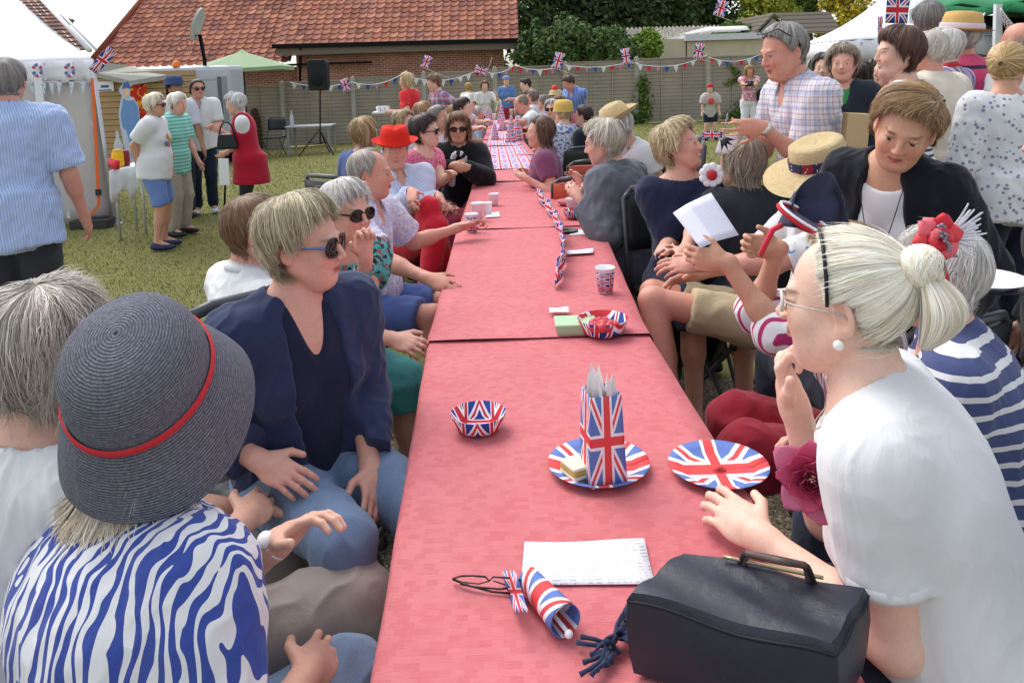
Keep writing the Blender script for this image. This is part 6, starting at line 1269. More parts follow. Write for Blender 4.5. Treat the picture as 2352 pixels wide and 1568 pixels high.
# rose corsage
rc = at(1866, 1105, 1.22); r = empty('rose', rc, 0, 'dark pink rose corsage on the white tee of the bun lady', 'flower'); m = MB(); Rr_ = Vector((-.35, -.85, .15)).to_track_quat('Z', 'Y').to_matrix()
for k in range(24):
    a = k * 2.4; tl = math.radians(82 - 3.0 * k); r0 = .0015 + .0011 * k; L_ = .020 + .0011 * k; w_ = .010 + .00085 * k; m.cur = [C('7E1836'), C('98264A'), C('B23656'), C('C04A6C'), C('CC6C8A')][min(4, k // 5)]; d_ = Vector((math.cos(a), math.sin(a), 0)); t_ = Vector((-math.sin(a), math.cos(a), 0))
    m.sheet([[Rr_ @ (d_ * (r0 + L_ * f * math.cos(tl) + .004 * f * f) + Vector((0, 0, L_ * f * math.sin(tl) - .0008 * k - .004 * f ** 3 * (k / 12))) + t_ * (u * w_ * math.sin(math.pi * min(.9, .18 + .7 * f))) - d_ * (u * u * .006) + d_ * .0012 * math.sin(u * 6 + k) * f) for u in (-1, -.66, -.33, 0, .33, .66, 1)] for f in [q / 6 for q in range(7)]], .0006)
m.build('petals', vcol('petal', .6), r); m = MB(); 
for a in (.3, -.5, 1.1): m.cur = C('5A8040'); d_ = Vector((math.cos(a), .1, math.sin(a))); n_ = Vector((-math.sin(a), 0, math.cos(a))); m.sheet([[d_ * (.03 + .045 * i / 5) + n_ * ((j - 1) * .014 * math.sin(math.pi * (i + .5) / 6)) for j in range(3)] for i in range(6)], .0006)
m.tube([(0.02, .005, 0), (.035, .01, -.06)], .002, 5); m.build('leaves', vcol('leafg', .6), r)
# ---- N2 fascinator lady
x = person('grey haired lady with a big red flower fascinator in a navy and white striped top', (2150, 640, 1.85), 62, hyaw=12, lean=(16, 0), skin='pink', age=.9, f=1.15, L=('w', 1950, 1100, 1.9), R=('w', 1900, 1000, 2.0), group=SITR, chairs='dark folding chair under the lady with the red fascinator',
    hairst=hst('silver', 'short', vol=.016, n=3500), top=TOP('48527A', 1.3, 'scoop', 'hstripe', 'E4E6EE', scale=24, p=.30, rot=20, inf=.014), bottom=BOT_('2A3048'))
fc = at(2150, 545, 1.62); r = empty('fascinator', fc, 0, 'red fabric flower fascinator with white feathers and grey beads', 'fascinator'); m = MB()
for k in range(11):
    a = k * 1.05 + .2; R_ = .036 if k < 6 else .018; m.cur = [C('E04850'), C('D02C38'), C('F0707A')][k % 3]; d_ = Vector((math.cos(a), 0, math.sin(a))); t_ = Vector((-math.sin(a), 0, math.cos(a))); c0_ = Vector((0, -.004 if k < 6 else -.016, 0))
    m.sheet([[c0_ + d_ * (R_ * .1 + (R_ * 1.35) * f) + t_ * (u * (.026 if k < 6 else .018) * math.sin(math.pi * min(.96, f * .82 + .12))) + Vector((0, -.012 * math.sin(f * 2.6) + .007 * u * u + .002 * math.sin(f * 9 + u * 5), 0)) for u in (-1, -.6, -.2, .2, .6, 1)] for f in [q / 8 for q in range(9)]], .0008)
m.build('petals', vcol('petal', .6), r); m = MB()
for k in range(16): q = random.Random(k); m.ball((-.012 + .028 * k / 15 + q.uniform(-.006, .006), -.036, .030 - .055 * k / 15 + q.uniform(-.006, .006)), .0042, 7, 5)
m.build('beads', plain('7C808C', .2, .7, metal=.3), r); m = MB()
for k in range(34): a = math.radians(-44 + 2.9 * k + 3 * math.sin(k * 5)); L_ = .085 - .03 * abs(math.sin(k * 1.7)); m.sheet([[Vector((.025 + L_ * f * math.cos(a), .004 * k % .01, L_ * f * math.sin(a) + .01 * f * f)) + Vector((-math.sin(a), 0, math.cos(a))) * s_ * .0042 * (1 - f * .6) for s_ in (-1, 1)] for f in (0, .3, .6, .85, 1)], .0004)
m.build('feathers', plain('E4E2EA', .6), r); m = MB(); m.tube([(.0, .01, -.03), (.012, .0, -.07), (.030, .01, -.11), (.036, .02, -.15)], [.014, .012, .008, .004], 8); m.ball((.0, .012, -.03), .036, 12, 8, (1.2, .5, .8)); m.build('ribbon', cloth('C82028'), r)
# ---- N3 grey straw hat lady, zebra shirt
ZB = cloth('ECEAEC', 'zebra', '3A4C96', scale=225)
x = person('lady in a grey straw cloche hat and a blue and white zebra print blouse', (338, 985, 1.36), -42, hyaw=-4, hpitch=-6, hroll=4, lean=(12, -8), skin='fair', age=.9, f=1.62, scale=1.08, belly=.03, group=SITL, chairs='dark folding chair under the lady in the zebra blouse',
    R=('w', 700, 1560, 1.35, [.6, -.6, -.6]), L=('w', 640, 1246, 1.52, [-.2, .2, -1]), hands=(dict(curl=30), dict(curl=35)), hairst=dict(pal=['D8CCB4', 'C8B8A0', 'E4DCCC', 'B09880'], side=.075, back=.05, fringe=.0, vol=.006, frizz=.0020, n=4500, flick=.8), top=TOP('ECEAEC', 1.35, 'crew', mat=ZB, inf=.012, loose=.012, wr=.006), bottom=BOT_('6C86A4', 'trousers', 'denim', '8CA2BC'), knees=(('w', 690, 1660, 1.36), ('w', 800, 1560, 1.46)))
t = NT('grey_straw', .8, .15); v = t.coord(); wv = t.n('TexWave'); t.put(wv.inputs['Vector'], t.coord(kind='UV', scale=(.35, 1, 1))); wv.bands_direction = 'Y'; wv.inputs['Scale'].default_value = 66; wv.inputs['Distortion'].default_value = 2.2; wv.inputs['Detail Scale'].default_value = 1.2
n_ = t.noise(t.coord(scale=(1, 1, 1)), 170, 3, .8); t.base(t.mix(.75, t.ramp(wv.outputs[1], [(.0, C('62646E')), (.35, C('7E808A')), (1, C('8C8E98'))]), t.ramp(n_, [(.3, (.38, .38, .42)), (.7, (1.35, 1.35, 1.35))]), 'MULTIPLY')); t.bump(t.math('ADD', t.math('MULTIPLY', wv.outputs[1], 1.2), n_), .8, .005); GSTR = t.m
prof = [(.160, -.092), (.153, -.070), (.140, -.038), (.124, -.006), (.113, .014), (.110, .026), (.109, .050), (.105, .074), (.095, .100), (.077, .120), (.05, .134), (.02, .140), (.002, .141)]
o_, R_, c_ = hat(x, prof, GSTR, 'hat', sx=.98, sy=1.14, waxis=(.04, -.58, .80), wpos=('w', 330, 884, 1.33), n=72, droop=lambda a, r_: (.010 * math.sin(3 * a + 1) * max(0, r_ - .12) / .04))
hat(x, [(.1150, .018), (.1165, .022), (.1160, .030), (.1125, .032)], plain('C02C34', .7), 'hat_band', sx=.98, sy=1.14, waxis=(.04, -.58, .80), wpos=('w', 330, 884, 1.33), n=72, parent=o_)
L = []; rg_ = np.random.RandomState(6)
for i in range(2600):
    a_ = math.radians(rg_.choice([-1, 1]) * rg_.uniform(75, 178)); q_ = rg_.rand(); f_ = np.linspace(0, 1, 12)[:, None]; r_ = .088 + .012 * q_; dr = np.array([math.sin(a_), math.cos(a_), 0]); L.append(np.array([0, -.015, -.005]) + dr * (r_ + (.020 + .028 * q_) * np.sin(f_ * 2.0) * f_) + np.array([0, 0, -1.0]) * (.055 + f_ * (.045 + .035 * rg_.rand())) + rg_.randn(3) * .002 + rg_.randn(3) * .010 * f_ ** 2)
strands(x, L, ['E4D8C0', 'CDBFA4', 'F0E8D8', 'B8A488'], .0016, 'hair_ends', 5)
m = MB(); W_ = Vector(x['arms']['L'][2]); fd = Vector(x['arms']['L'][2] - x['arms']['L'][1]).normalized(); Rw = fd.to_track_quat('Z', 'Y').to_matrix(); m.lathe([(.028, -.009), (.031, -.009), (.031, .009), (.028, .009)], W_ - fd * .012, 24, Rw); wt = m.build('watch', plain('ECECEE', .3), x['root']); m = MB(); m.lathe([(.001, .004), (.016, .004), (.017, .0), (.017, -.004)], W_ - fd * .012 + Vector((0, -.02, .024)), 20, Vector((.2, -.7, .8)).to_track_quat('Z', 'Y').to_matrix()); m.build('watch_face', plain('F4F4F6', .1), wt)
# ---- N4 grey bob lady, white top
x = person('lady with a tousled grey bob and silver necklace in a white scoop neck top', (112, 815, 1.52), -26, hyaw=-6, hpitch=6, lean=(8, 3), skin='fair', age=.7, f=1.02, scale=1.06, group=SITL, chairs='dark folding chair under the grey bob lady', R=('w', 560, 1195, 1.72, [.5, -.3, -1]), L=('w', 600, 1180, 1.85, [-.4, 0, -1]), hands=(dict(curl=35), dict(curl=30)),
    hairst=dict(pal=['C4BEB4', 'A89C8C', 'DAD4CA', '8C7E6E', 'B49C80'], side=.07, back=.072, fringe=.03, vol=.030, frizz=.0026, lump=.5, n=6500, layer=.5, pole=(.1, -.15, .97), flick=.25, curl=.3), top=TOP('F0EEF2', 1.5, 'wide', inf=.014, loose=.022, wr=.007), bottom=BOT_('A09890', 'trousers', inf=.035), knees=(('w', 745, 1290, 1.95), ('w', 800, 1390, 1.68)))
m = MB(); J = x['J']; m.tube([Vector(J['N'] + J['T'] @ np.array([.078 * math.sin(a), .0 - .078 * math.cos(a), .022 - .03 * math.cos(a)]) * x['g']) for a in [math.radians(-120 + 240 * i / 30) for i in range(31)]], .0022, 5); m.build('necklace', plain('8C8A88', .3, .6, metal=.8), x['root'])
# ---- N5 navy cardigan lady, sunglasses
x = person('short haired lady in dark sunglasses with blue arms and a navy cardigan', (698, 565, 2.02), -138, hyaw=40, hpitch=2, lean=(8, 4), skin='pink', age=.9, f=1.15, group=SITL, chairs='dark folding chair under the navy cardigan lady', L=('w', 850, 1080, 1.95), R=('w', 600, 1060, 1.85), lips='A8505A',
    hairst=dict(pal=PA['ash'], side=.012, back=.02, fringe=.018, vol=.028, frizz=.0012, lump=.45, n=5000, pole=(-.35, -.35, .87), layer=.5), top=TOP('2C3654', 1.8, 'open', inf=.016, loose=.014, wr=.009, collar=0, inner=dict(mat=cloth('20263C'), neck='v'), name='cardigan'), bottom=BOT_('6880A0', 'trousers', 'denim', '8098B4'))
sunglasses(x, temple='5A749A', lens='140C10', w=.031, h=.024)
# ---- N6 brown haired man behind
x = person('brown haired man with a white collar turned away behind the navy cardigan lady', (590, 535, 2.6), -50, hyaw=-22, hpitch=4, lean=(6, 0), sex='m', skin='red', age=.6, group=SITL, chairs='dark folding chair under the brown haired man', hairst=hst('brown', 'man', vol=.016, n=3800, back=.03), top=TOP('ECEEF2', .6, 'crew', collar=1), bottom=BOT_('3A3E4A'))
# ---- N7 teal floral lady
x = person('smiling white haired lady in black sunglasses and a teal floral dress', (795, 488, 3.0), -138, hyaw=14, hpitch=4, hroll=0, lean=(14, -4), skin='pink', age=.9, smile=1, f=1.08, group=SITL, chairs='dark folding chair under the teal dress lady', L=('w', 838, 588, 2.80, [.3, .2, -1]), R=('w', 905, 780, 2.75, [-.2, 0, -1]), hands=(dict(curl=30), dict(dir=(.1, .1, 1), curl=80, pn=(0, 1, 0))),
    hairst=dict(pal=PA['silver'], side=.02, back=.02, fringe=.035, vol=.018, n=3600, layer=.4), top=TOP('4A9A98', .5, 'scoop', 'floral', '223038', scale=34, p=.5, col3='A04850', inf=.013, wr=.008), bottom=BOT_('4A9A98', 'skirt', 'plain'))
x['root'].children[-1]; sunglasses(x, w=.029, h=.022)
m = MB(); E_, W_ = Vector(x['arms']['L'][1]), Vector(x['arms']['L'][2]); fd = (W_ - E_).normalized(); m.lathe([(.034, -.006), (.040, -.006), (.041, .006), (.035, .006)], W_ - fd * .06, 24, fd.to_track_quat('Z', 'Y').to_matrix()); m.build('bangle', plain('5C8C94', .25), x['root'])
m = MB(); tg_ = Vector(x['c'] + np.array([.0, .0, 0])); 
# ---- N8 bald man
x = person('balding grey man in profile in a pale lilac short sleeved shirt reaching for a cup', (852, 402, 3.75), -104, hyaw=14, hpitch=2, lean=(4, 0), sex='m', skin='red', age=.9, f=1.1, belly=.03, group=SITL, chairs='dark folding chair under the balding man in lilac shirt', L=('w', 1050, 524, 4.15, [0, -.2, -1]), R=('w', 985, 640, 3.3, [.2, -.2, -1]),
    hairst=hst(['A89C8C', '8C8478', 'C0B8AC', '746C60'], 'bald', bald=((0, .055, .10), (.060, .075, .06)), n=2800, vol=.011), top=TOP('C4C2DC', .75, 'v', 'floral', 'E4E4F0', scale=60, col3='A8A4C8', collar=1, inf=.016, loose=.016), bottom=BOT_('5468A0', 'shorts', len=.85))
# ---- N9 red hat man
x = person('man in a red trilby, pale blue shirt with white cuffs and red trousers', (908, 348, 5.1), -152, hyaw=-18, lean=(-4, 6), sex='m', skin='red', age=.8, f=1.08, belly=.02, group=SITL, chairs='dark folding chair under the red hat man', L=('w', 1008, 452, 4.85, [.4, 0, -1]), R=('w', 945, 440, 4.75, [-.4, 0, -1]), hairst=hst('grey', 'man', n=700),
    top=TOP('B4BCE0', 1.85, 'v', 'vstripe', 'C8CEEA', scale=60, collar=1, collarmat=cloth('D0D6EE'), inf=.014, loose=.018, wr=.009), bottom=BOT_('C02434'), hands=(dict(dir=(.3, .9, -.45), curl=30), dict(dir=(-.1, .9, -.5), curl=35)), knees=(('w', 985, 478, 4.75), ('w', 1000, 520, 4.7)))
hat(x, [(.150, .0), (.12, -.012), (.100, -.004), (.097, .02), (.092, .06), (.082, .098), (.06, .104), (.03, .094), (.002, .090)], plain('D03024', .8, .1), 'hat', pos=(0, -.008, .062), tilt=(-6, 0), droop=lambda a, r_: .018 * abs(math.cos(a)) * max(0, r_ - .1) / .05, pinch=.25)
for nm in 'LR': m = MB(); W_ = Vector(x['arms'][nm][2]); fd = (W_ - Vector(x['arms'][nm][1])).normalized(); m.lathe([(.036, -.05), (.038, .0), (.034, .0)], W_ - fd * .005, 18, fd.to_track_quat('Z', 'Y').to_matrix()); m.build('cuff', cloth('F0F0F6'), x['root'])
# ---- N10..N12
x = person('long haired lady in a navy tee, back turned behind the red hat man', (838, 308, 5.9), -35, hyaw=-10, lean=(8, 0), group=SITL, chairs='dark folding chair under the navy tee lady', hairst=hst(['9A7850', 'B49468', '7C5C3C', 'C4A880'], 'long', back=.10, side=.10), top=TOP('4A5A8C', .7, 'crew'), bottom=BOT_('2C3448'))
x = person('dark haired lady in sunglasses and a pink patterned top in profile', (978, 304, 5.8), -120, hyaw=22, lean=(6, 0), skin='fair', group=SITL, chairs='dark folding chair under the pink top lady', L=('w', 1035, 400, 5.5), hairst=hst('dark', 'short', vol=.028, back=.03), top=TOP('CC6480', .5, 'scoop', 'floral', 'E090A8', scale=70, col3='B04868'), bottom=BOT_('8A2A40')); sunglasses(x)
x = person('long brown haired lady in sunglasses, black cardigan and a black and cream scarf', (1052, 296, 6.3), -178, hyaw=2, hpitch=2, lean=(2, 0), skin='tan', age=.5, f=1.08, group=SITL, chairs='dark folding chair under the black cardigan lady', R=('w', 1042, 380, 6.0, [.6, .3, -1]), L=('w', 1068, 384, 6.0, [-.6, .3, -1]), hands=(dict(dir=(-.9, .3, -.15), pn=(0, -1, -.3), curl=40), dict(dir=(.9, .3, -.15), pn=(0, -1, -.3), curl=40)), hairst=hst(['6A4430', '8A5C3C', '54342A', 'A8784C'], 'long', side=.14, back=.15, vol=.026, fringe=.035), top=TOP('16181C', 1.9, 'crew', inf=.016, loose=.018), bottom=BOT_('7E2436')); sunglasses(x, w=.028, h=.020)
m = MB(); J = x['J']; b_ = lambda X, Y_, Z: Vector(J['N'] + J['T'] @ np.array([X, Y_, Z])); q = random.Random(2)
for k in range(14): m.cur = C('E8E0E0') if k % 4 else C('2A2A30'); a = k * .45; m.ball(b_(.045 * math.sin(a), .12 + .01 * math.cos(k), -.09 + .05 * math.cos(a)), .024, 8, 5, (1, .6, 1))
for k in range(6): m.cur = C('E8D0D0'); m.ball(b_(.035 + .005 * k, .13, -.14 - .028 * k), .026, 8, 5, (1, .5, 1))
m.build('scarf', vcol('scarf_cloth', .8), x['root'])
WT = lambda s: cloth('ECECF0') 
person('blond haired lady with sunglasses pushed up behind the pink top lady', (930, 284, 7.3), -140, hyaw=20, group=SITL, chairs='dark folding chair under the blond lady behind the red hat', hairst=hst('dblond', 'long', back=.08, side=.08), top=TOP('D8D8E0', .6), bottom=BOT_('3C4050'))
person('brown haired woman seated behind the dark haired pink top lady', (973, 262, 8.5), -60, group=SITL, chairs='dark folding chair under the brown haired woman', hairst=hst('lbrown', 'short', vol=.024), top=TOP('E4E6EA', .6), bottom=BOT_('3C4050'))
person('dark haired woman in pale pink leaning on the table behind the black cardigan lady', (1064, 250, 9.4), -80, hyaw=-20, lean=(18, 0), group=SITL, chairs='dark folding chair under the pale pink woman', hairst=hst('dark', 'short', vol=.022), L=('w', 1120, 296, 8.9), top=TOP('C8A0B8', .6), bottom=BOT_('3C4050'))
x = person('white haired woman with a dark hair band seated at the far left table edge', (1076, 238, 11), -100, hyaw=30, lean=(10, 0), group=SITL, chairs='dark folding chair under the woman with dark hair band', hairst=hst('white', 'short', vol=.028), L=('w', 1125, 280, 10.6), top=TOP('E4D4DA', .6, kind='hstripe', col2='D8B0C0'), bottom=BOT_('3C4050')); sunglasses(x)
# ---- right side
x = person('lady with long brown hair in a plum tee seated sideways', (1240, 306, 6.0), 88, hyaw=8, hpitch=-2, lean=(6, 3), skin='pink', age=.5, f=1.1, group=SITR, chairs='dark folding chair under the plum tee lady', L=('w', 1208, 410, 5.8), R=('w', 1218, 402, 6.1), hairst=hst(['5A4030', '6E5040', '46322A', '8A6A50'], 'long', side=.13, back=.14, fringe=0, pole=(0, .05, 1)), top=TOP('7E4868', .55, 'scoop', inf=.014), bottom=BOT_('28303C'))
x = person('silver haired lady in a grey cardigan with her back turned at the table', (1386, 330, 4.4), 52, hyaw=18, hpitch=12, lean=(14, 0), skin='pink', age=.8, f=1.12, scale=1.05, group=SITR, chairs='dark folding chair under the grey cardigan lady', L=('w', 1330, 455, 4.25, [-.3, -.6, -1]), R=('w', 1340, 425, 4.5), hands=(dict(curl=60), dict(curl=55)), hairst=hst(['CEC6B0', 'B0A890', 'E0DAC8', '908672'], 'short', vol=.026, back=.03, side=.03, n=2600, curl=.2), top=TOP('62666E', 1.85, 'crew', inf=.018, loose=.020, wr=.011, hem=.10, name='cardigan'), bottom=BOT_('16181E'))
m = MB(); J = x['J']; m.lathe([(.066, -.01), (.070, .0), (.062, .025)], Vector(J['N']) + Vector((0, .01, .02)), 20); m.build('scarf', cloth('B82030'), x['root'])
x = person('lady in a battered straw hat with red spotted neckerchief and white blouse', (1418, 292, 5.5), 116, hyaw=-6, hpitch=22, lean=(24, 0), skin='tan', age=.7, group=SITR, chairs='dark folding chair under the straw hat neckerchief lady', R=('w', 1440, 400, 5.2), hairst=hst('silver', 'bob', n=900), top=TOP('E8E6EC', .6, 'scoop', inf=.014), bottom=BOT_('4A5C74', 'trousers', 'denim', '6C7E96'))
hat(x, [(.165, .012), (.13, -.006), (.102, -.002), (.099, .02), (.090, .06), (.075, .10), (.05, .108), (.002, .100)], STRAW, 'straw_hat', pos=(0, -.012, .060), tilt=(-4, 5), droop=lambda a, r_: .03 * abs(math.cos(a)) * max(0, r_ - .1) / .06, pinch=.3)
m = MB(); J = x['J']; m.cur = (1, 1, 1); m.sheet([[Vector(J['N'] + J['T'] @ np.array([(u - 2) * .045 * (1 - .12 * w_), .07 + .03 * (1 - abs(u - 2) / 2), .03 - .042 * w_])) for w_ in range(5)] for u in range(5)], .006); m.build('neckerchief', cloth('AE1C2C', 'lace', 'E8C8CC', scale=70, p=.16), x['root'])
x = person('laughing blond lady with pearls and a navy dress pinned with a red and white rosette', (1562, 340, 3.85), -172, hyaw=52, hpitch=-14, hroll=-6, lean=(0, 2), skin='pink', smile=1, age=.9, f=1.12, bust=.1, group=SITR, chairs='dark folding chair under the navy dress lady', R=('w', 1522, 572, 3.5, [-.3, .3, -1]), L=('w', 1572, 575, 3.4, [.3, 0, -1]), lips='B04850',
    hairst=dict(pal=['C8B48C', 'A8946C', 'DCCCA4', '8C7854'], side=.04, back=.045, fringe=.012, vol=.038, frizz=.0022, lump=.6, n=3200, curl=.3, pole=(.3, -.2, .93)), top=TOP('252A42', .95, 'wide', inf=.012, wr=.007), bottom=BOT_('24283E', 'skirt'))
m = MB(); J = x['J']
for k in range(25): a = math.radians(-80 + 160 * k / 24); m.ball(Vector(J['N'] + J['T'] @ np.array([.072 * math.sin(a), .02 + .070 * math.cos(a), .02 - .055 * math.cos(a)]) * x['g']), .0052, 8, 5)
m.build('necklace', plain('EEE6DA', .2, .6), x['root'])
rp = at(1634, 402, 3.62); r = empty('rosette', rp, 0, 'white rosette with a red centre pinned on the navy dress', 'rosette'); m = MB()
for k in range(9): a = k * .7; m.ball((.038 * math.cos(a), 0, .038 * math.sin(a)), .021, 8, 5, (1, .5, 1))
m.build('ruffle', WPP, r); m = MB(); m.ball((0, -.014, 0), .024, 10, 6, (1, .6, 1)); m.build('centre', plain('B82430'), r)
x = person('lady with long grey hair and a flag fascinator in a charcoal top, back turned', (1700, 378, 3.7), 22, hyaw=20, lean=(4, 4), age=.7, f=1.12, scale=1.0, group=SITR, chairs='dark folding chair under the charcoal top lady', hairst=dict(pal=['8C8070', 'A49888', '746858', 'B4AA9C'], side=.09, back=.10, fringe=0, vol=.024, n=3200, frizz=.0012, curl=.1), top=TOP('2C3038', 1.2, 'crew', inf=.018, loose=.02, wr=.008), bottom=BOT_('1E2028'))
fp = at(1658, 318, 3.62); r = empty('fascinator', fp, 0, 'hair clip of small union flags and white ribbon on the long grey hair', 'fascinator'); g = lambda dx, dz, w_, h_: [[Vector((dx * i / 6 + .0 * j, -.01 * math.sin(i), dz * i / 6 + h_ * j / 3)) for j in range(4)] for i in range(7)]
uvsheet('flag_ribbon', g(-.09, .0, 0, .035), uj_mat(1, 0, 0), r); uvsheet('flag_ribbon', g(.03, .09, 0, .03), uj_mat(1, 0, 1), r); m = MB()
for k in range(5): a = -1.9 + .5 * k; m.sheet([[Vector((.07 * f * math.cos(a), -.015, .07 * f * math.sin(a))) + Vector((-math.sin(a), 0, math.cos(a))) * s_ * .014 for s_ in (-1, 1)] for f in (0, .4, .8, 1)], .001)
m.build('ribbon', WPP, r)
# straw boater gent with khaki shorts
x = person('white haired man in spectacles, wide straw hat and khaki shorts', (1868, 412, 3.1), 100, hyaw=4, hpitch=6, lean=(6, 0), sex='m', skin='red', age=.9, f=1.12, belly=.03, group=SITR, chairs='dark folding chair under the man in the wide straw hat', L=('w', 1535, 622, 3.0, [-.2, -.2, -1]), R=('w', 1600, 630, 3.3), hands=(dict(curl=20), dict(curl=25)), hairst=hst('white', 'short', vol=.014, side=.03, n=2000), top=TOP('E8ECF2', .8, 'v', 'floral', '6C9CC8', scale=26, p=.62, col3='E8ECF2', collar=1, inf=.016), bottom=BOT_('B8A888', 'shorts', len=.8), knees=(('w', 1500, 690, 3.15), ('w', 1500, 672, 3.5))); sunglasses(x, clear=True, frame_='706860', w=.02, h=.015)
o_, R_, c_ = hat(x, [(.205, -.026), (.17, -.012), (.125, .0), (.106, .004), (.103, .02), (.100, .055), (.096, .088), (.080, .098), (.055, .090), (.002, .084)], STRAW, 'straw_hat', pos=(0, -.035, .058), tilt=(-12, -6), sy=1.12, n=60, droop=lambda a, r_: .012 * math.sin(2 * a + .5) * max(0, r_ - .11) / .07)
hat(x, [(.1075, .006), (.1090, .012), (.1070, .040), (.1040, .044)], cloth('2A2E44', 'floral', '8C2430', scale=22, col3='A8A8B0'), 'hat_band', pos=(0, -.035, .058), tilt=(-12, -6), sy=1.12, n=60, parent=o_)
x = person('blond short haired lady seen from behind beside the wide straw hat', (1978, 466, 2.7), 22, hyaw=8, hpitch=2, lean=(6, 0), age=.7, group=SITR, chairs='dark folding chair under the blond short haired lady', hairst=dict(pal=['CDB890', 'B09A70', 'E0D0AC', '8E7850'], side=.02, back=.035, fringe=.02, vol=.028, n=5000, frizz=.0014, lump=.5, layer=.55, pole=(.0, -.45, .9)), top=TOP('C8D0DC', .6), bottom=BOT_('3A3E4A'))
# striped blouse lady with hatinator and order of service
x = person('lady in a navy hatinator and pink striped blouse holding up a printed sheet', (1930, 605, 2.35), 84, hyaw=-4, hpitch=10, lean=(6, 0), skin='tan', age=.8, f=1.0, group=SITR, chairs='dark folding chair under the pink striped blouse lady', L=('w', 1668, 602, 2.30, [-.2, -.6, -1]), R=('w', 1786, 570, 2.45, [.3, -.3, -1]), hands=(dict(dir=(0, .85, .12), pn=(-1, .1, 0), curl=62, th=(0, 0, 1)), dict(dir=(.05, .85, .10), pn=(1, .1, 0), curl=58, th=(0, 0, 1))), hairst=hst('dblond', 'short', n=1200), top=TOP('EAE0EA', 1.0, 'v', 'vstripe', 'A83264', scale=30, p=.36, collar=1, rot=35, inf=.014, loose=.016), bottom=BOT_('8C2030', 'skirt'))
hc = at(1862, 470, 2.15); r = empty('hatinator', hc, 0, 'navy mesh hatinator with red and white piped brim', 'hatinator'); r.scale = (1.3, 1.3, 1.3); NM = cloth('343A50', 'plain', var=.2); m = MB(); n = 24
g = []
for i in range(n + 1):
    a = math.pi * 1.0 * i / n; row = []
    for j in range(9): f = j / 8; row.append(Vector((.062 * math.cos(a) * (1 - .1 * f) + .012 * f, .05 * (1 - f * f) - .03 + .02 * math.sin(a * 3), -.052 + .115 * math.sin(a) * f + .012 * f)))
    g.append(row)
m.sheet(g, .0015); m.ball((.018, .02, -.012), .058, 16, 10, (1, .6, .95)); m.build('crown', NM, r)
m = MB(); ring = [Vector((-.025 + .052 * math.cos(a) + .0 * math.sin(a), -.03 + .035 * math.sin(a), -.028 - .030 * math.cos(a) + .014 * math.sin(a))) for a in [math.tau * k / 28 for k in range(29)]]; m.tube(ring, .0045, 8, False); m.build('piping', plain('C02830', .6), r); m = MB(); m.tube([p + Vector((.004, -.003, .006)) for p in ring], .003, 8, False); m.build('piping', WPP, r)
m = MB(); m.add(ring[:-1], [tuple(range(28))]); m.build('mesh_brim', cloth('5A5466', var=.25), r); m = MB(); m.tube([(-.07, -.03, -.035), (-.09, -.03, -.045), (-.105, -.03, -.075), (-.112, -.02, -.10)], .006, 6); m.build('ribbon', cloth('CC3448'), r)
m = MB(); pc = [at(1545, 492, 2.40), at(1633, 443, 2.46), at(1697, 540, 2.36), at(1608, 573, 2.30)]; c_ = sum(pc, Vector()) / 4; pl = [p - c_ for p in pc]
ps = empty('order_of_service', c_, 0, 'folded printed sheet held up by the pink striped blouse lady', 'paper'); nm_ = (pl[1] - pl[0]).cross(pl[3] - pl[0]).normalized(); g = [[pl[0].lerp(pl[1], i / 10).lerp(pl[3].lerp(pl[2], i / 10), j / 6) + nm_ * (-.014 * (1 - abs(i - 3.5) / 7)) for j in range(7)] for i in range(11)]
t = NT('print', .6, .2); uv = t.n('TexCoord').outputs['UV']; S = t.sep(uv); a_ = t.math('LESS_THAN', t.math('FRACT', t.math('MULTIPLY', S[1], 34)), .45); mp = t.n('Mapping'); t.put(mp.inputs[0], uv); mp.inputs['Scale'].default_value = (34, 34, 1); b2 = t.math('GREATER_THAN', t.noise(mp.outputs[0], 2.5, 1), .40); mg = t.math('MULTIPLY', t.math('LESS_THAN', t.math('ABSOLUTE', t.math('SUBTRACT', S[0], .66)), .29), t.math('LESS_THAN', t.math('ABSOLUTE', t.math('SUBTRACT', S[1], .5)), .42)); t.base(t.mix(t.math('MULTIPLY', t.math('MULTIPLY', t.math('MULTIPLY', a_, b2), mg), .4), C('E6E6F2'), C('5C5C74'))); uvsheet('sheet', g, t.m, ps, .0006)
# ---- standing, right
x = person('brown haired lady in a black cardigan and white tee bending forward over the table', (2078, 298, 2.38), 128, hyaw=18, hpitch=22, hroll=-17, pose='stand', lean=(26, -6), skin='tan', age=.8, f=1.02, scale=1.03, group=STR_, L=('w', 2185, 740, 2.25, [-.3, -.3, -1]), R=('w', 2040, 540, 2.6), brow='6A4A34', eye='2E2A26', lips='A04C48', hairst=dict(pal=['8C6C48', 'A88458', '6C5036', 'BC9C6C', '54402C'], side=.0, back=.02, fringe=.022, vol=.026, n=6500, frizz=.0008, pole=(-.62, .12, .78), line='full', lock=.6, lump=.4, layer=.4),
    top=TOP('15181F', 1.95, 'open', inf=.012, loose=.008, hem=.12, name='cardigan', wr=.007, inner=dict(mat=cloth('ECEAF0'), neck='scoop')), bottom=BOT_('181A20'))
J = x['J']; m = MB(); m.tube([Vector(J['N'] + J['T'] @ np.array(p) * x['g']) for p in ((-.06, -.01, .03), (-.066, .06, 0), (-.05, .125, -.1), (-.01, .16, -.24), (.0, .165, -.26), (.03, .15, -.18), (.06, .10, -.04), (.062, .03, .02), (.05, -.02, .04))], .0016, 5); m.build('lanyard', plain('202028'), x['root'])
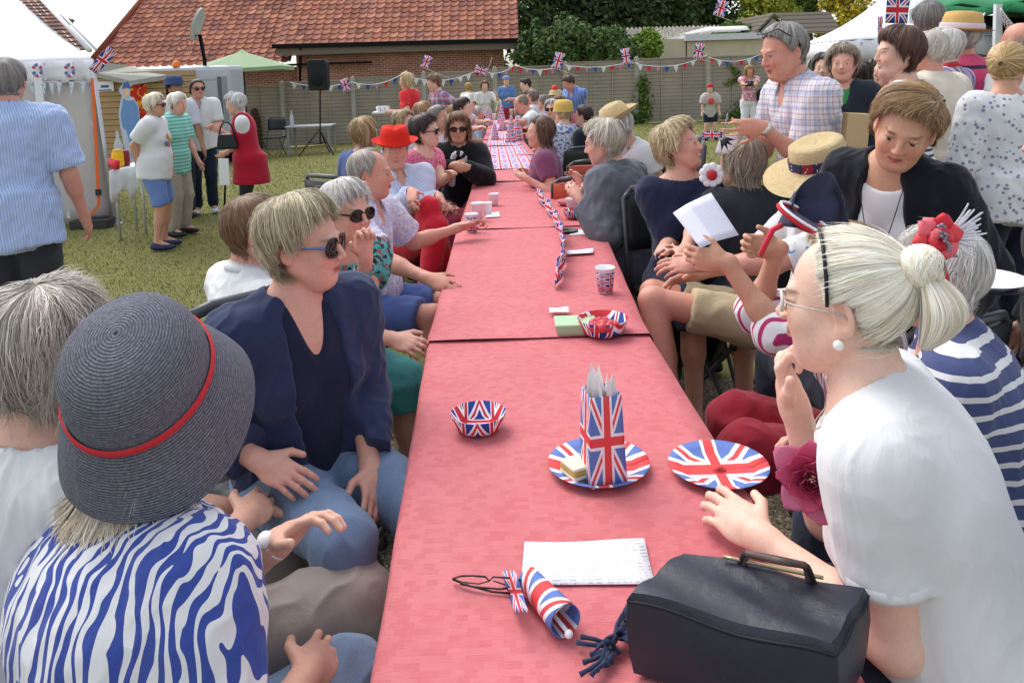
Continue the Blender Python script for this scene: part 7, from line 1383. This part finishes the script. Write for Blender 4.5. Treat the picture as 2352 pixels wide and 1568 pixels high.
cp = at(2258, 652, 1.95); r = plate('white paper plate stacked on a dark plate held by the bending lady', 2258, 652, .10, WPP, z=at(2258, 652, 1.95).z - TZ); r.location = cp; m = MB(); m.lathe([(.05, -.012), (.10, .0), (.102, .003), (.05, -.008)], n=28); m.build('dark_plate', plain('2A2028', .4), r)
x = person('grey haired man with spectacles on his head and a pink and blue checked shirt', (1800, 122, 3.7), 98, hyaw=6, hpitch=14, hroll=0, pose='stand', lean=(16, 0), sex='m', skin='red', age=.9, f=1.12, belly=.03, scale=1.08, group=STR_, L=('w', 1752, 292, 3.5, [.2, -.8, -.6]), R=('w', 1745, 318, 3.75, [.2, .2, -1]), hands=(dict(dir=(0, 1, -.05), curl=25), dict(dir=(0, 1, .05), curl=22)), hairst=hst(['8E8A84', '74706C', 'AAA6A0', '5E5A56'], 'man', n=3000, vol=.015), top=TOP('E4E0EC', .8, 'v', 'check', 'B86888', scale=40, p=.25, col3='7C98C4', collar=1, inf=.014, loose=.012, hem=.1, wr=.009), bottom=BOT_('9C9688'))
m = MB(); 
for q in (-1, 1): m.tube([hp(x, q * .03, .085, .105), hp(x, q * .075, .05, .115), hp(x, q * .088, -.02, .05), hp(x, q * .086, -.03, .02)], .0028, 6)
m.tube([hp(x, .03, .085, .105), hp(x, 0, .092, .108), hp(x, -.03, .085, .105)], .0028, 6); m.build('spectacles', plain('1C1C20', .3), x['root'])
m = MB(); W_ = Vector(x['arms']['L'][2]); fd = (W_ - Vector(x['arms']['L'][1])).normalized(); m.lathe([(.030, -.012), (.034, -.010), (.034, .010), (.030, .012)], W_ - fd * .01, 18, fd.to_track_quat('Z', 'Y').to_matrix()); m.build('watch', plain('D8D4CC', .2, .6, metal=.5), x['root'])
person('woman with highlighted hair, dark jacket and green scarf smiling beside the white gazebo', (1936, 148, 5.2), 162, hyaw=-8, pose='stand', smile=.6, skin='pink', group=STR_, f=1.1, hairst=hst(['6E5E4C', '8C7C68', 'B0A490'], 'bob', side=.05, back=.05, vol=.028), top=TOP('262C38', 1.9, 'v', inf=.02, inner=dict(mat=cloth('3C8C50'), neck='crew', name='scarf')), bottom=BOT_('20242C'))
person('dark haired person half hidden behind the checked shirt man', (1893, 158, 6.6), 150, pose='stand', group=STR_, hairst=hst('dark', 'short'), top=TOP('262830', 1.9), bottom=BOT_('20242C'))
person('dark haired girl in dark clothes inside the white gazebo', (1983, 168, 8.2), -60, pose='stand', scale=.9, group=STR_, hairst=hst('dark', 'long'), top=TOP('2A2024', 1.9), bottom=BOT_('20242C'))
x = person('woman with a dark brown bowl cut in a navy and white striped boat neck top', (2062, 124, 3.95), 58, hyaw=30, pose='stand', lean=(4, 0), skin='fair', age=.4, smile=.6, group=STR_, scale=1.03, hairst=dict(pal=PA['chest'], side=.045, back=.035, fringe=.045, vol=.028, n=4200, frizz=.0004, curl=.5, layer=.1, lump=.15, lock=.15, pole=(.1, -.3, .94)), top=TOP('E6E8EC', 1.0, 'wide', 'hstripe', '2A2E44', scale=34, p=.45, hem=.08), bottom=BOT_('20263A'))
person('balding grey man in a beige sweater behind the striped top woman', (2128, 122, 4.55), 30, hyaw=12, pose='stand', sex='m', skin='red', age=.9, f=1.2, scale=1.08, group=STR_, hairst=hst(['C8C0B0', 'AAA294', 'D8D4CA'], 'bald'), top=TOP('CFC8B6', 1.9, 'crew', inf=.02, hem=.08), bottom=BOT_('9C3030'))
person('tall man with thick grey hair before the green gazebo', (2132, 50, 5.8), 20, hyaw=-40, pose='stand', sex='m', skin='red', scale=1.14, group=STR_, hairst=hst('dgrey', 'man', vol=.02), top=TOP('C4B8D4', 1.8, kind='check', col2='8C80B0'), bottom=BOT_('30343C'))
x = person('man in a tan panama hat and pink polo shirt with navy trim', (2204, 92, 5.2), 24, hyaw=26, pose='stand', sex='m', skin='red', age=.8, f=1.2, scale=1.08, group=STR_, hairst=hst('grey', 'crop', n=900), top=TOP('D8507C', .8, 'crew', 'hstripe', '3A3050', scale=5.2, p=.12, collar=1, inf=.018, hem=.08), bottom=BOT_('7C2430'))
o_, R_, c_ = hat(x, [(.158, .0), (.13, -.008), (.104, .0), (.100, .02), (.095, .065), (.085, .10), (.06, .106), (.03, .096), (.002, .094)], plain('C8A468', .8, .1, .15, 40, .4, bscale=200), 'panama_hat', pos=(0, -.01, .064), tilt=(5, 0), pinch=.25); hat(x, [(.1055, .004), (.1075, .008), (.1045, .034), (.1015, .036)], cloth('C8BCC8'), 'hat_band', pos=(0, -.01, .064), tilt=(5, 0), parent=o_)
person('white haired person with a red collar between the beige sweater and the pink polo', (2168, 112, 5.0), 30, pose='stand', group=STR_, hairst=hst('silver', 'short'), top=TOP('C8BCD4', 1.8, 'crew', 'vstripe', '7C6C9C', scale=20, collar=1, collarmat=cloth('C02830')), bottom=BOT_('30343C'))
person('person in a lilac top seen between the green scarf woman and the striped top', (2040, 165, 5.6), 100, pose='stand', group=STR_, hairst=hst('brown', 'short'), top=TOP('B8A4C8', .8), bottom=BOT_('30343C'))
x = person('woman with a twisted blond bun in a white crochet lace top, back turned', (2314, 155, 4.0), 8, hyaw=-52, pose='stand', lean=(4, 0), skin='tan', age=.6, f=1.08, scale=1.0, group=STR_, hairst=dict(pal=['C8A874', 'A88450', 'DCC08C', '8C6C40'], pole=(0, -.97, .1), side=0, back=0, fringe=0, vol=.012, line='full', cover=False, n=2600, w=.003), top=TOP('8C8CA0', 1.2, 'wide', 'lace', 'F2F0F4', scale=34, p=.30, inf=.016, loose=.02, hem=.12, wr=.008), bottom=BOT_('1C2030')); bun(x, (0, -.105, .02), .032, ['C8A874', 'A88450', 'DCC08C', '8C6C40'], 400)
person('bald man in white at the far right of the crowd', (2338, 100, 4.9), 20, pose='stand', sex='m', skin='red', scale=1.05, group=STR_, hairst=hst('grey', 'bald', bald=((0, .0, .12), (.09, .12, .10)), n=300), top=TOP('ECECF0', .8), bottom=BOT_('30343C'))
person('person in black standing behind the bending lady at the right edge', (2440, 330, 2.6), 60, pose='stand', group=STR_, lean=(4, 0), f=1.1, hairst=hst('brown', 'short', n=800), top=TOP('14171E', 1.95, 'crew', inf=.02, hem=.15), bottom=BOT_('14161C'))
gp_ = at(1962, 300, 3.4); m = MB(); m.box((0, 0, 0), (.10, .06, .20), Matrix.Rotation(.08, 3, 'Y')); tag(m.build('paper_bag', plain('C4A880', .8, .1), None, at(1963, 312, 3.5), bevel=.004), 'brown paper carrier bag behind the checked shirt man', 'bag')
# ---- standing, left
x = person('grey haired man in a blue short sleeved shirt standing with his back turned', (14, 192, 4.1), 14, hyaw=10, pose='stand', sex='m', skin='red', age=.8, f=1.12, scale=1.04, group=STL, hairst=hst(['7C7872', '94908A', '625E5A'], 'man', n=2600), top=TOP('94ABDA', .85, 'crew', 'vstripe', 'B4C4E6', scale=70, collar=1, inf=.026, loose=.012, hem=.16, wr=.012), bottom=BOT_('34363C', inf=.02))
x = person('lady with white bobbed hair in a white printed tee and blue cropped trousers', (357, 243, 7.6), -84, hyaw=0, pose='stand', lean=(3, 0), skin='tan', f=1.08, belly=.01, scale=.90, group=STL, shoes='2A3050', L=('w', 385, 352, 7.7), R=('w', 318, 386, 7.5, [0, -1, 0]), hairst=hst(['E8DCC0', 'D4C8A8', 'F2EAD6'], 'bob', side=.03, back=.035, vol=.026), top=TOP('EEF0F8', .75, 'crew', inf=.026, loose=.014, hem=.13), bottom=BOT_('6C84BC', 'shorts', len=1.0, inf=.012)); sunglasses(x)
m = MB(); J = x['J']
for k, (a, b, c_) in enumerate(((.05, -.20, 'C8A050'), (.08, -.28, '4878B8'), (.02, -.30, 'C86850'), (-.03, -.24, 'D8B070'), (.0, -.38, 'B89048'))): m.cur = C(c_); m.ball(Vector(J['N'] + J['T'] @ np.array([a, .155, b + .03]) * x['g']), .035, 8, 5, (1, .2, .8))
m.build('shirt_print', vcol('print_paint', .7), x['root'])
x = person('white haired lady in a teal striped polo and beige trousers', (408, 240, 8.2), -106, hyaw=12, hpitch=10, pose='stand', skin='pink', f=1.15, scale=.90, group=STL, shoes='24242A', hairst=hst('white', 'short', vol=.026), top=TOP('58B0A4', .8, 'crew', 'hstripe', '9CD4C8', scale=28, p=.6, collar=1, hem=.14, inf=.02), bottom=BOT_('A8A090', inf=.02))
x = person('man in a navy trilby half hidden behind the two white haired ladies', (402, 206, 9.2), -150, hyaw=30, pose='stand', sex='m', skin='brown', group=STL, hairst=hst('dark', 'crop', n=300), top=TOP('C8CCD8', .8), bottom=BOT_('22242C')); hat(x, [(.14, .0), (.11, -.008), (.100, .0), (.094, .05), (.08, .095), (.05, .10), (.002, .09)], plain('34446C', .8), 'hat', pos=(0, -.01, .062), pinch=.2)
x = person('man in sunglasses, white polo shirt and dark jeans standing by the van', (454, 205, 9.45), -158, hyaw=16, pose='stand', sex='m', skin='red', f=1.12, scale=.95, group=STL, shoes='C8CCD4', R=('w', 425, 322, 9.3), L=('w', 488, 290, 9.3), hairst=hst('dark', 'crop', n=500), top=TOP('EAE6EE', .8, 'v', collar=1, inf=.018, hem=.1), bottom=BOT_('1A2434')); sunglasses(x)
x = person('white haired lady in a long red waistcoat over white, leaning on a black walking stick', (540, 240, 7.9), 108, hyaw=0, hpitch=10, pose='stand', skin='fair', f=1.15, scale=.88, group=STL, L=('w', 517, 352, 7.9, [0, -1, -.5]), R=('w', 505, 300, 8.0), hairst=hst(['D4D0CC', 'BCB8B4', 'E8E6E2'], 'curly', vol=.026), top=TOP('EEEEF2', .85, 'crew', inf=.004, wr=.003), bottom=BOT_('2A2C30', inf=.002))
m = MB(); J = x['J']; F = Field(); 
J['s'] = x['g']; add_torso(F, J, 1.15, .026, 'f', bust=.0); Pv = J['P']; F.cone(Pv + np.array([0, -.01, .05]), Pv + np.array([0, -.01, -.24]), .158, .185, .05, cap=True); F.ell(J['N'] + np.array([0, .14, -.08]), (.045, .09, .14), None, .01, True); F.ell(J['N'] + np.array([0, .0, .04]), (.075, .075, .06), None, .01, True)
for S_ in (J['SR'], J['SL']): F.ell(S_ + (S_ - J['N']) * .25, (.085, .10, .11), None, .01, True)
V, Q = F.mesh(.016); link('waistcoat', npmesh('w', V, Q), cloth('B01C34'), x['root'])
sb = ong(513, 545); m = MB(); hd_ = at(520, 352, 7.9); m.tube([Vector((0, 0, 0)), hd_ - sb, hd_ - sb + Vector((.04, .0, .03)), hd_ - sb + Vector((.10, .0, .02))], .011, 8); tag(m.build('walking_stick', BLK, None, sb), 'black walking stick in the hand of the red waistcoat lady', 'stick')
r = empty('handbag', at(522, 325, 7.75), 0, 'black leather handbag on the arm of the red waistcoat lady', 'handbag'); m = MB(); m.box((0, 0, 0), (.20, .09, .15), taper=.8); m.build('body', plain('1E1E22', .4), r, bevel=.02); m = MB(); m.tube([(.07 * math.cos(a), 0, .06 + .13 * math.sin(a)) for a in [math.pi * k / 10 for k in range(11)]], .008, 6); m.build('handle', plain('1E1E22', .4), r)
m = MB(); m.box((0, 0, 0), (.10, .02, .26)); tag(m.build('carrier_bag', WH, None, at(515, 395, 7.7), bevel=.005), 'white carrier bag hanging beside the walking stick', 'bag')
# ---- far end
x = person('blond woman in a red tee carrying a tray of cups', (933, 187, 11.2), 62, hyaw=20, hpitch=6, pose='stand', lean=(4, 0), skin='fair', scale=.97, group=FAR, L=('w', 897, 258, 10.9, [-.2, -.6, -1]), R=('w', 902, 256, 11.2), hairst=hst('blond', 'long', side=.11, back=.14), top=TOP('D83438', .7, 'crew', hem=.1), bottom=BOT_('20242C'))
tr = at(886, 258, 11.0); r = empty('cup_tray', tr, 0, 'white tray of stacked cups carried by the blond woman in red', 'tray'); m = MB(); m.box((0, 0, 0), (.34, .24, .025)); m.build('tray', WH, r, bevel=.004); m = MB()
for k in range(5): m.lathe([(.026, .012), (.036, .085), (.032, .085), (.022, .02)], (-.09 + .06 * (k % 3), -.04 + .08 * (k // 3), 0), 10)
m.build('cups', WH, r)
person('young dark haired waiter in a patterned shirt and black apron', (996, 192, 11.0), 118, hyaw=-10, hpitch=12, pose='stand', sex='m', skin='fair', age=.2, scale=.95, group=FAR, hairst=hst('brown', 'man', vol=.03, fringe=.03), L=('w', 1035, 250, 10.8), top=TOP('7080B0', .9, 'v', 'check', 'C04050', scale=20, col3='E8E8F0', inner=None), bottom=BOT_('14161C'))
person('small child with fair hair in a cream top by the fence', (1076, 202, 16.5), 10, pose='stand', scale=.78, group=FAR, hairst=hst(['A8844C', 'C09C60'], 'short', vol=.03), top=TOP('E8E0D0', .6), bottom=BOT_('5C5C6C'))
person('woman in a white blouse reaching out beside the fair haired child', (1113, 199, 16.2), -170, pose='stand', lean=(10, 0), smile=.6, scale=.9, group=FAR, L=('w', 1140, 218, 16.0), hairst=hst('brown', 'bob'), top=TOP('E0DCD8', 1.2), bottom=BOT_('5C6070'))
x = person('boy in a blue cap and blue top standing beyond the table end', (1163, 187, 17), 160, hyaw=30, pose='stand', scale=.86, group=FAR, hairst=hst('brown', 'crop', n=200), top=TOP('5C80B8', .8), bottom=BOT_('A83040', 'shorts')); hat(x, [(.095, .0), (.095, .03), (.08, .07), (.04, .09), (.002, .092)], plain('7A90B8', .8), 'cap', pos=(0, 0, .05))
person('dark haired man in a white shirt leaning over the far table end', (1207, 196, 14.5), 100, hpitch=20, pose='stand', lean=(34, 0), sex='m', skin='fair', group=FAR, hairst=hst('dark', 'man', vol=.02), L=('w', 1175, 228, 14), top=TOP('ECEEF4', .8), bottom=BOT_('2C3038'))
x = person('man in a blue check short sleeved shirt looking down at the far right table side', (1306, 192, 12.2), 128, hyaw=-12, hpitch=34, pose='stand', lean=(10, 0), sex='m', skin='red', f=1.15, scale=.98, group=FAR, L=('w', 1350, 255, 12.1, [.6, 0, -1]), R=('w', 1300, 255, 11.8), hairst=hst(['54402E', '3E3024'], 'man', vol=.018), top=TOP('5C78B4', .8, 'v', 'vstripe', '7C94C8', scale=18, collar=1, hem=.12), bottom=BOT_('1E2430'))
person('bald man bowed over the table in a white shirt', (1198, 240, 10.6), 92, hpitch=26, lean=(28, 0), sex='m', skin='red', age=.9, group=SITR, chairs='dark folding chair under the bowed bald man', hairst=hst(['8A7C6C', '746858'], 'bald', n=500), L=('w', 1172, 282, 10.0), top=TOP('E0ECF2', .8), bottom=BOT_('3A4050'))
person('man with cropped grey brown hair seen behind the bowed bald man', (1223, 224, 12.4), 60, lean=(10, 0), sex='m', skin='red', group=SITR, chairs='dark folding chair under the cropped hair man', hairst=hst(['6A5C50', '80746A'], 'crop'), top=TOP('E8E8EE', .8), bottom=BOT_('3A4050'))
person('balding man in a grey shirt to the right of the bowed bald man', (1250, 236, 11.2), 100, hyaw=-60, lean=(8, 0), sex='m', skin='tan', group=SITR, chairs='dark folding chair under the grey shirt man', hairst=hst(['8C8478', '6C6458'], 'bald', n=500), top=TOP('8C94A4', .8), bottom=BOT_('3A4050'))
x = person('grey haired woman in sunglasses looking round beside the straw boater', (1268, 252, 9.8), 130, hyaw=30, lean=(6, 0), group=SITR, chairs='dark folding chair under the sunglasses woman on the right', hairst=hst('grey', 'short'), top=TOP('D8B8B0', .6), bottom=BOT_('3A4050')); sunglasses(x)
x = person('person in a golden straw hat and blue patterned shirt, back turned', (1293, 260, 8.8), 30, lean=(4, 0), group=SITR, chairs='dark folding chair under the golden straw hat person', hairst=hst('blond', 'short', n=300), top=TOP('C8D0EC', .6, 'crew', 'floral', '5468A8', scale=24, p=.45, col3='E8E8F4'), bottom=BOT_('3A4050')); hat(x, [(.115, -.03), (.106, .0), (.104, .04), (.09, .08), (.05, .10), (.002, .102)], plain('C8A85C', .8, .1, .2, 40), 'straw_hat', pos=(0, -.01, .05))
person('dark haired woman leaning in from the right of the far runner', (1214, 226, 13.3), 96, lean=(14, 0), group=SITR, chairs='dark folding chair under the dark haired woman far right', hairst=hst('dark', 'short'), top=TOP('C03040', .8), bottom=BOT_('3A4050'))
x = person('woman in a straw hat with a big red bow near the man in blue', (1276, 226, 12.8), 150, lean=(4, 0), group=SITR, chairs='dark folding chair under the red bow woman', hairst=hst('brown', 'short'), top=TOP('E0D0C8', .8), bottom=BOT_('3A4050')); hat(x, [(.17, .0), (.10, .0), (.095, .06), (.06, .08), (.002, .08)], STRAW, 'straw_hat', pos=(0, -.01, .06)); m = MB(); m.ball(hp(x, .0, .02, .16), .055, 10, 6); m.build('bow', plain('D04030'), x['root'])
person('woman with dark bob seated near the man in blue shirt', (1303, 228, 12.4), 170, lean=(2, 0), group=SITR, chairs='dark folding chair under the dark bob woman', hairst=hst('dark', 'bob'), top=TOP('C8CCDC', .8), bottom=BOT_('3A4050'))
x = person('small child in a red cap, grey tee with a red heart and navy shorts', (1631, 204, 16.2), 172, hyaw=-20, pose='stand', scale=.74, f=.95, group=FAR, hairst=hst('brown', 'crop', n=200), top=TOP('B8B4AC', .8, inf=.02, loose=.03, hem=.12), bottom=BOT_('20283C', 'shorts')); hat(x, [(.098, .0), (.098, .03), (.082, .07), (.04, .095), (.002, .097)], plain('B83844', .8), 'cap', pos=(0, 0, .05)); m = MB(); m.ball(Vector(x['J']['N']) + Vector((0, .13, -.14)), .07, 10, 6, (1, .3, 1)); m.build('shirt_print', plain('C85048'), x['root'])
x = person('woman photographer in a pink top and white trousers holding a camera', (1722, 164, 15.6), 170, hpitch=20, pose='stand', skin='tan', scale=.95, group=FAR, shoes='E0E0E0', R=('w', 1712, 194, 15.2), L=('w', 1730, 196, 15.2), hairst=hst(['A88450', '8C6A40'], 'long'), top=TOP('C87890', .5, 'scoop', 'floral', 'E8C8D0', scale=20), bottom=BOT_('E8E6E4'))
r = empty('camera', at(1721, 193, 15.15), 0, 'black camera in the hands of the woman in white trousers', 'camera'); m = MB(); m.box((0, 0, 0), (.15, .07, .10)); m.build('camera_body', plain('151518', .5), r, bevel=.01); m = MB(); m.lathe([(.03, 0), (.036, .08), (.03, .085), (.001, .08)], (0, -.03, 0), 14, Matrix.Rotation(math.pi / 2, 3, 'X')); m.build('camera_lens', plain('0C0C10', .2, .6), r)
m = MB(); m.ball((0, 0, 0), .17, 12, 8, (.7, .5, 1)); tag(m.build('shoulder_bag', plain('1A1A1E', .6), None, at(1752, 222, 15.6)), 'black shoulder bag at the hip of the woman photographer', 'bag')
OC = chair_proto(plain('D8694A', .5)); tag(OC, 'empty orange chair standing behind the plum tee lady', 'chair', 'orange chairs'); OC.location = (at(1318, 360, 5.7).x, 5.7, 0); OC.rotation_euler = (0, 0, math.radians(10)); OC.name = 'orange_chair'
o2 = copy_tree(OC); o2.location = (at(1345, 330, 6.6).x, 6.6, 0); tag(o2, 'empty orange chair farther back toward the man in blue', 'chair', 'orange chairs')
# blue and red party dress seen between the bag and the bun lady, balloon
x = person('lady in a red top and bright blue skirt hidden behind the bun lady', (2010, 850, 1.98), 78, lean=(4, 0), hpitch=10, scale=.94, group=SITR, chairs='dark folding chair under the blue skirt lady', L=('w', 1740, 900, 2.1), R=('w', 1800, 900, 2.25), hairst=hst('dgrey', 'short', n=500), top=TOP('CC2C3C', .8), bottom=BOT_('2E58B0', 'skirt')) if False else None

for i, (px, py, d_, yw, hk, cl, sx_, lb) in enumerate(((1098, 262, 12.6, -70, 'grey', 'B8C4D8', 'm', 'grey haired man in pale blue at the far left of the runner'), (1088, 252, 13.6, -80, 'blond', 'D8A8B0', 'f', 'blond woman in rose pink beyond the hair band woman'), (1048, 262, 10.2, -60, 'lbrown', 'E4E0DC', 'f', 'light brown haired woman in cream seated by the pale pink woman'),
    (1232, 240, 12.6, 80, 'silver', 'C4D4E4', 'f', 'silver haired woman in ice blue seated between two balding men'), (1340, 268, 8.8, 60, 'dark', '20242C', 'm', 'dark haired man in black seated below the man in blue'), (1008, 272, 7.6, -110, 'dgrey', 'ECECF0', 'm', 'grey haired man in white seated between two dark haired ladies'), (1286, 240, 11.4, 150, 'brown', 'C86870', 'f', 'brown haired woman in coral beside the red bow woman'))):
    person(lb, (px, py, d_), yw, lean=(8, 0), sex=sx_, skin=['pink', 'fair', 'tan'][i % 3], group=SITL if px < 1150 else SITR, chairs='dark folding chair under the ' + lb.split(' seated')[0].split(' behind')[0].split(' beside')[0].split(' beyond')[0].split(' at the')[0], hairst=hst(hk, 'man' if sx_ == 'm' else 'short'), top=TOP(cl, .8), bottom=BOT_('3A4050'))
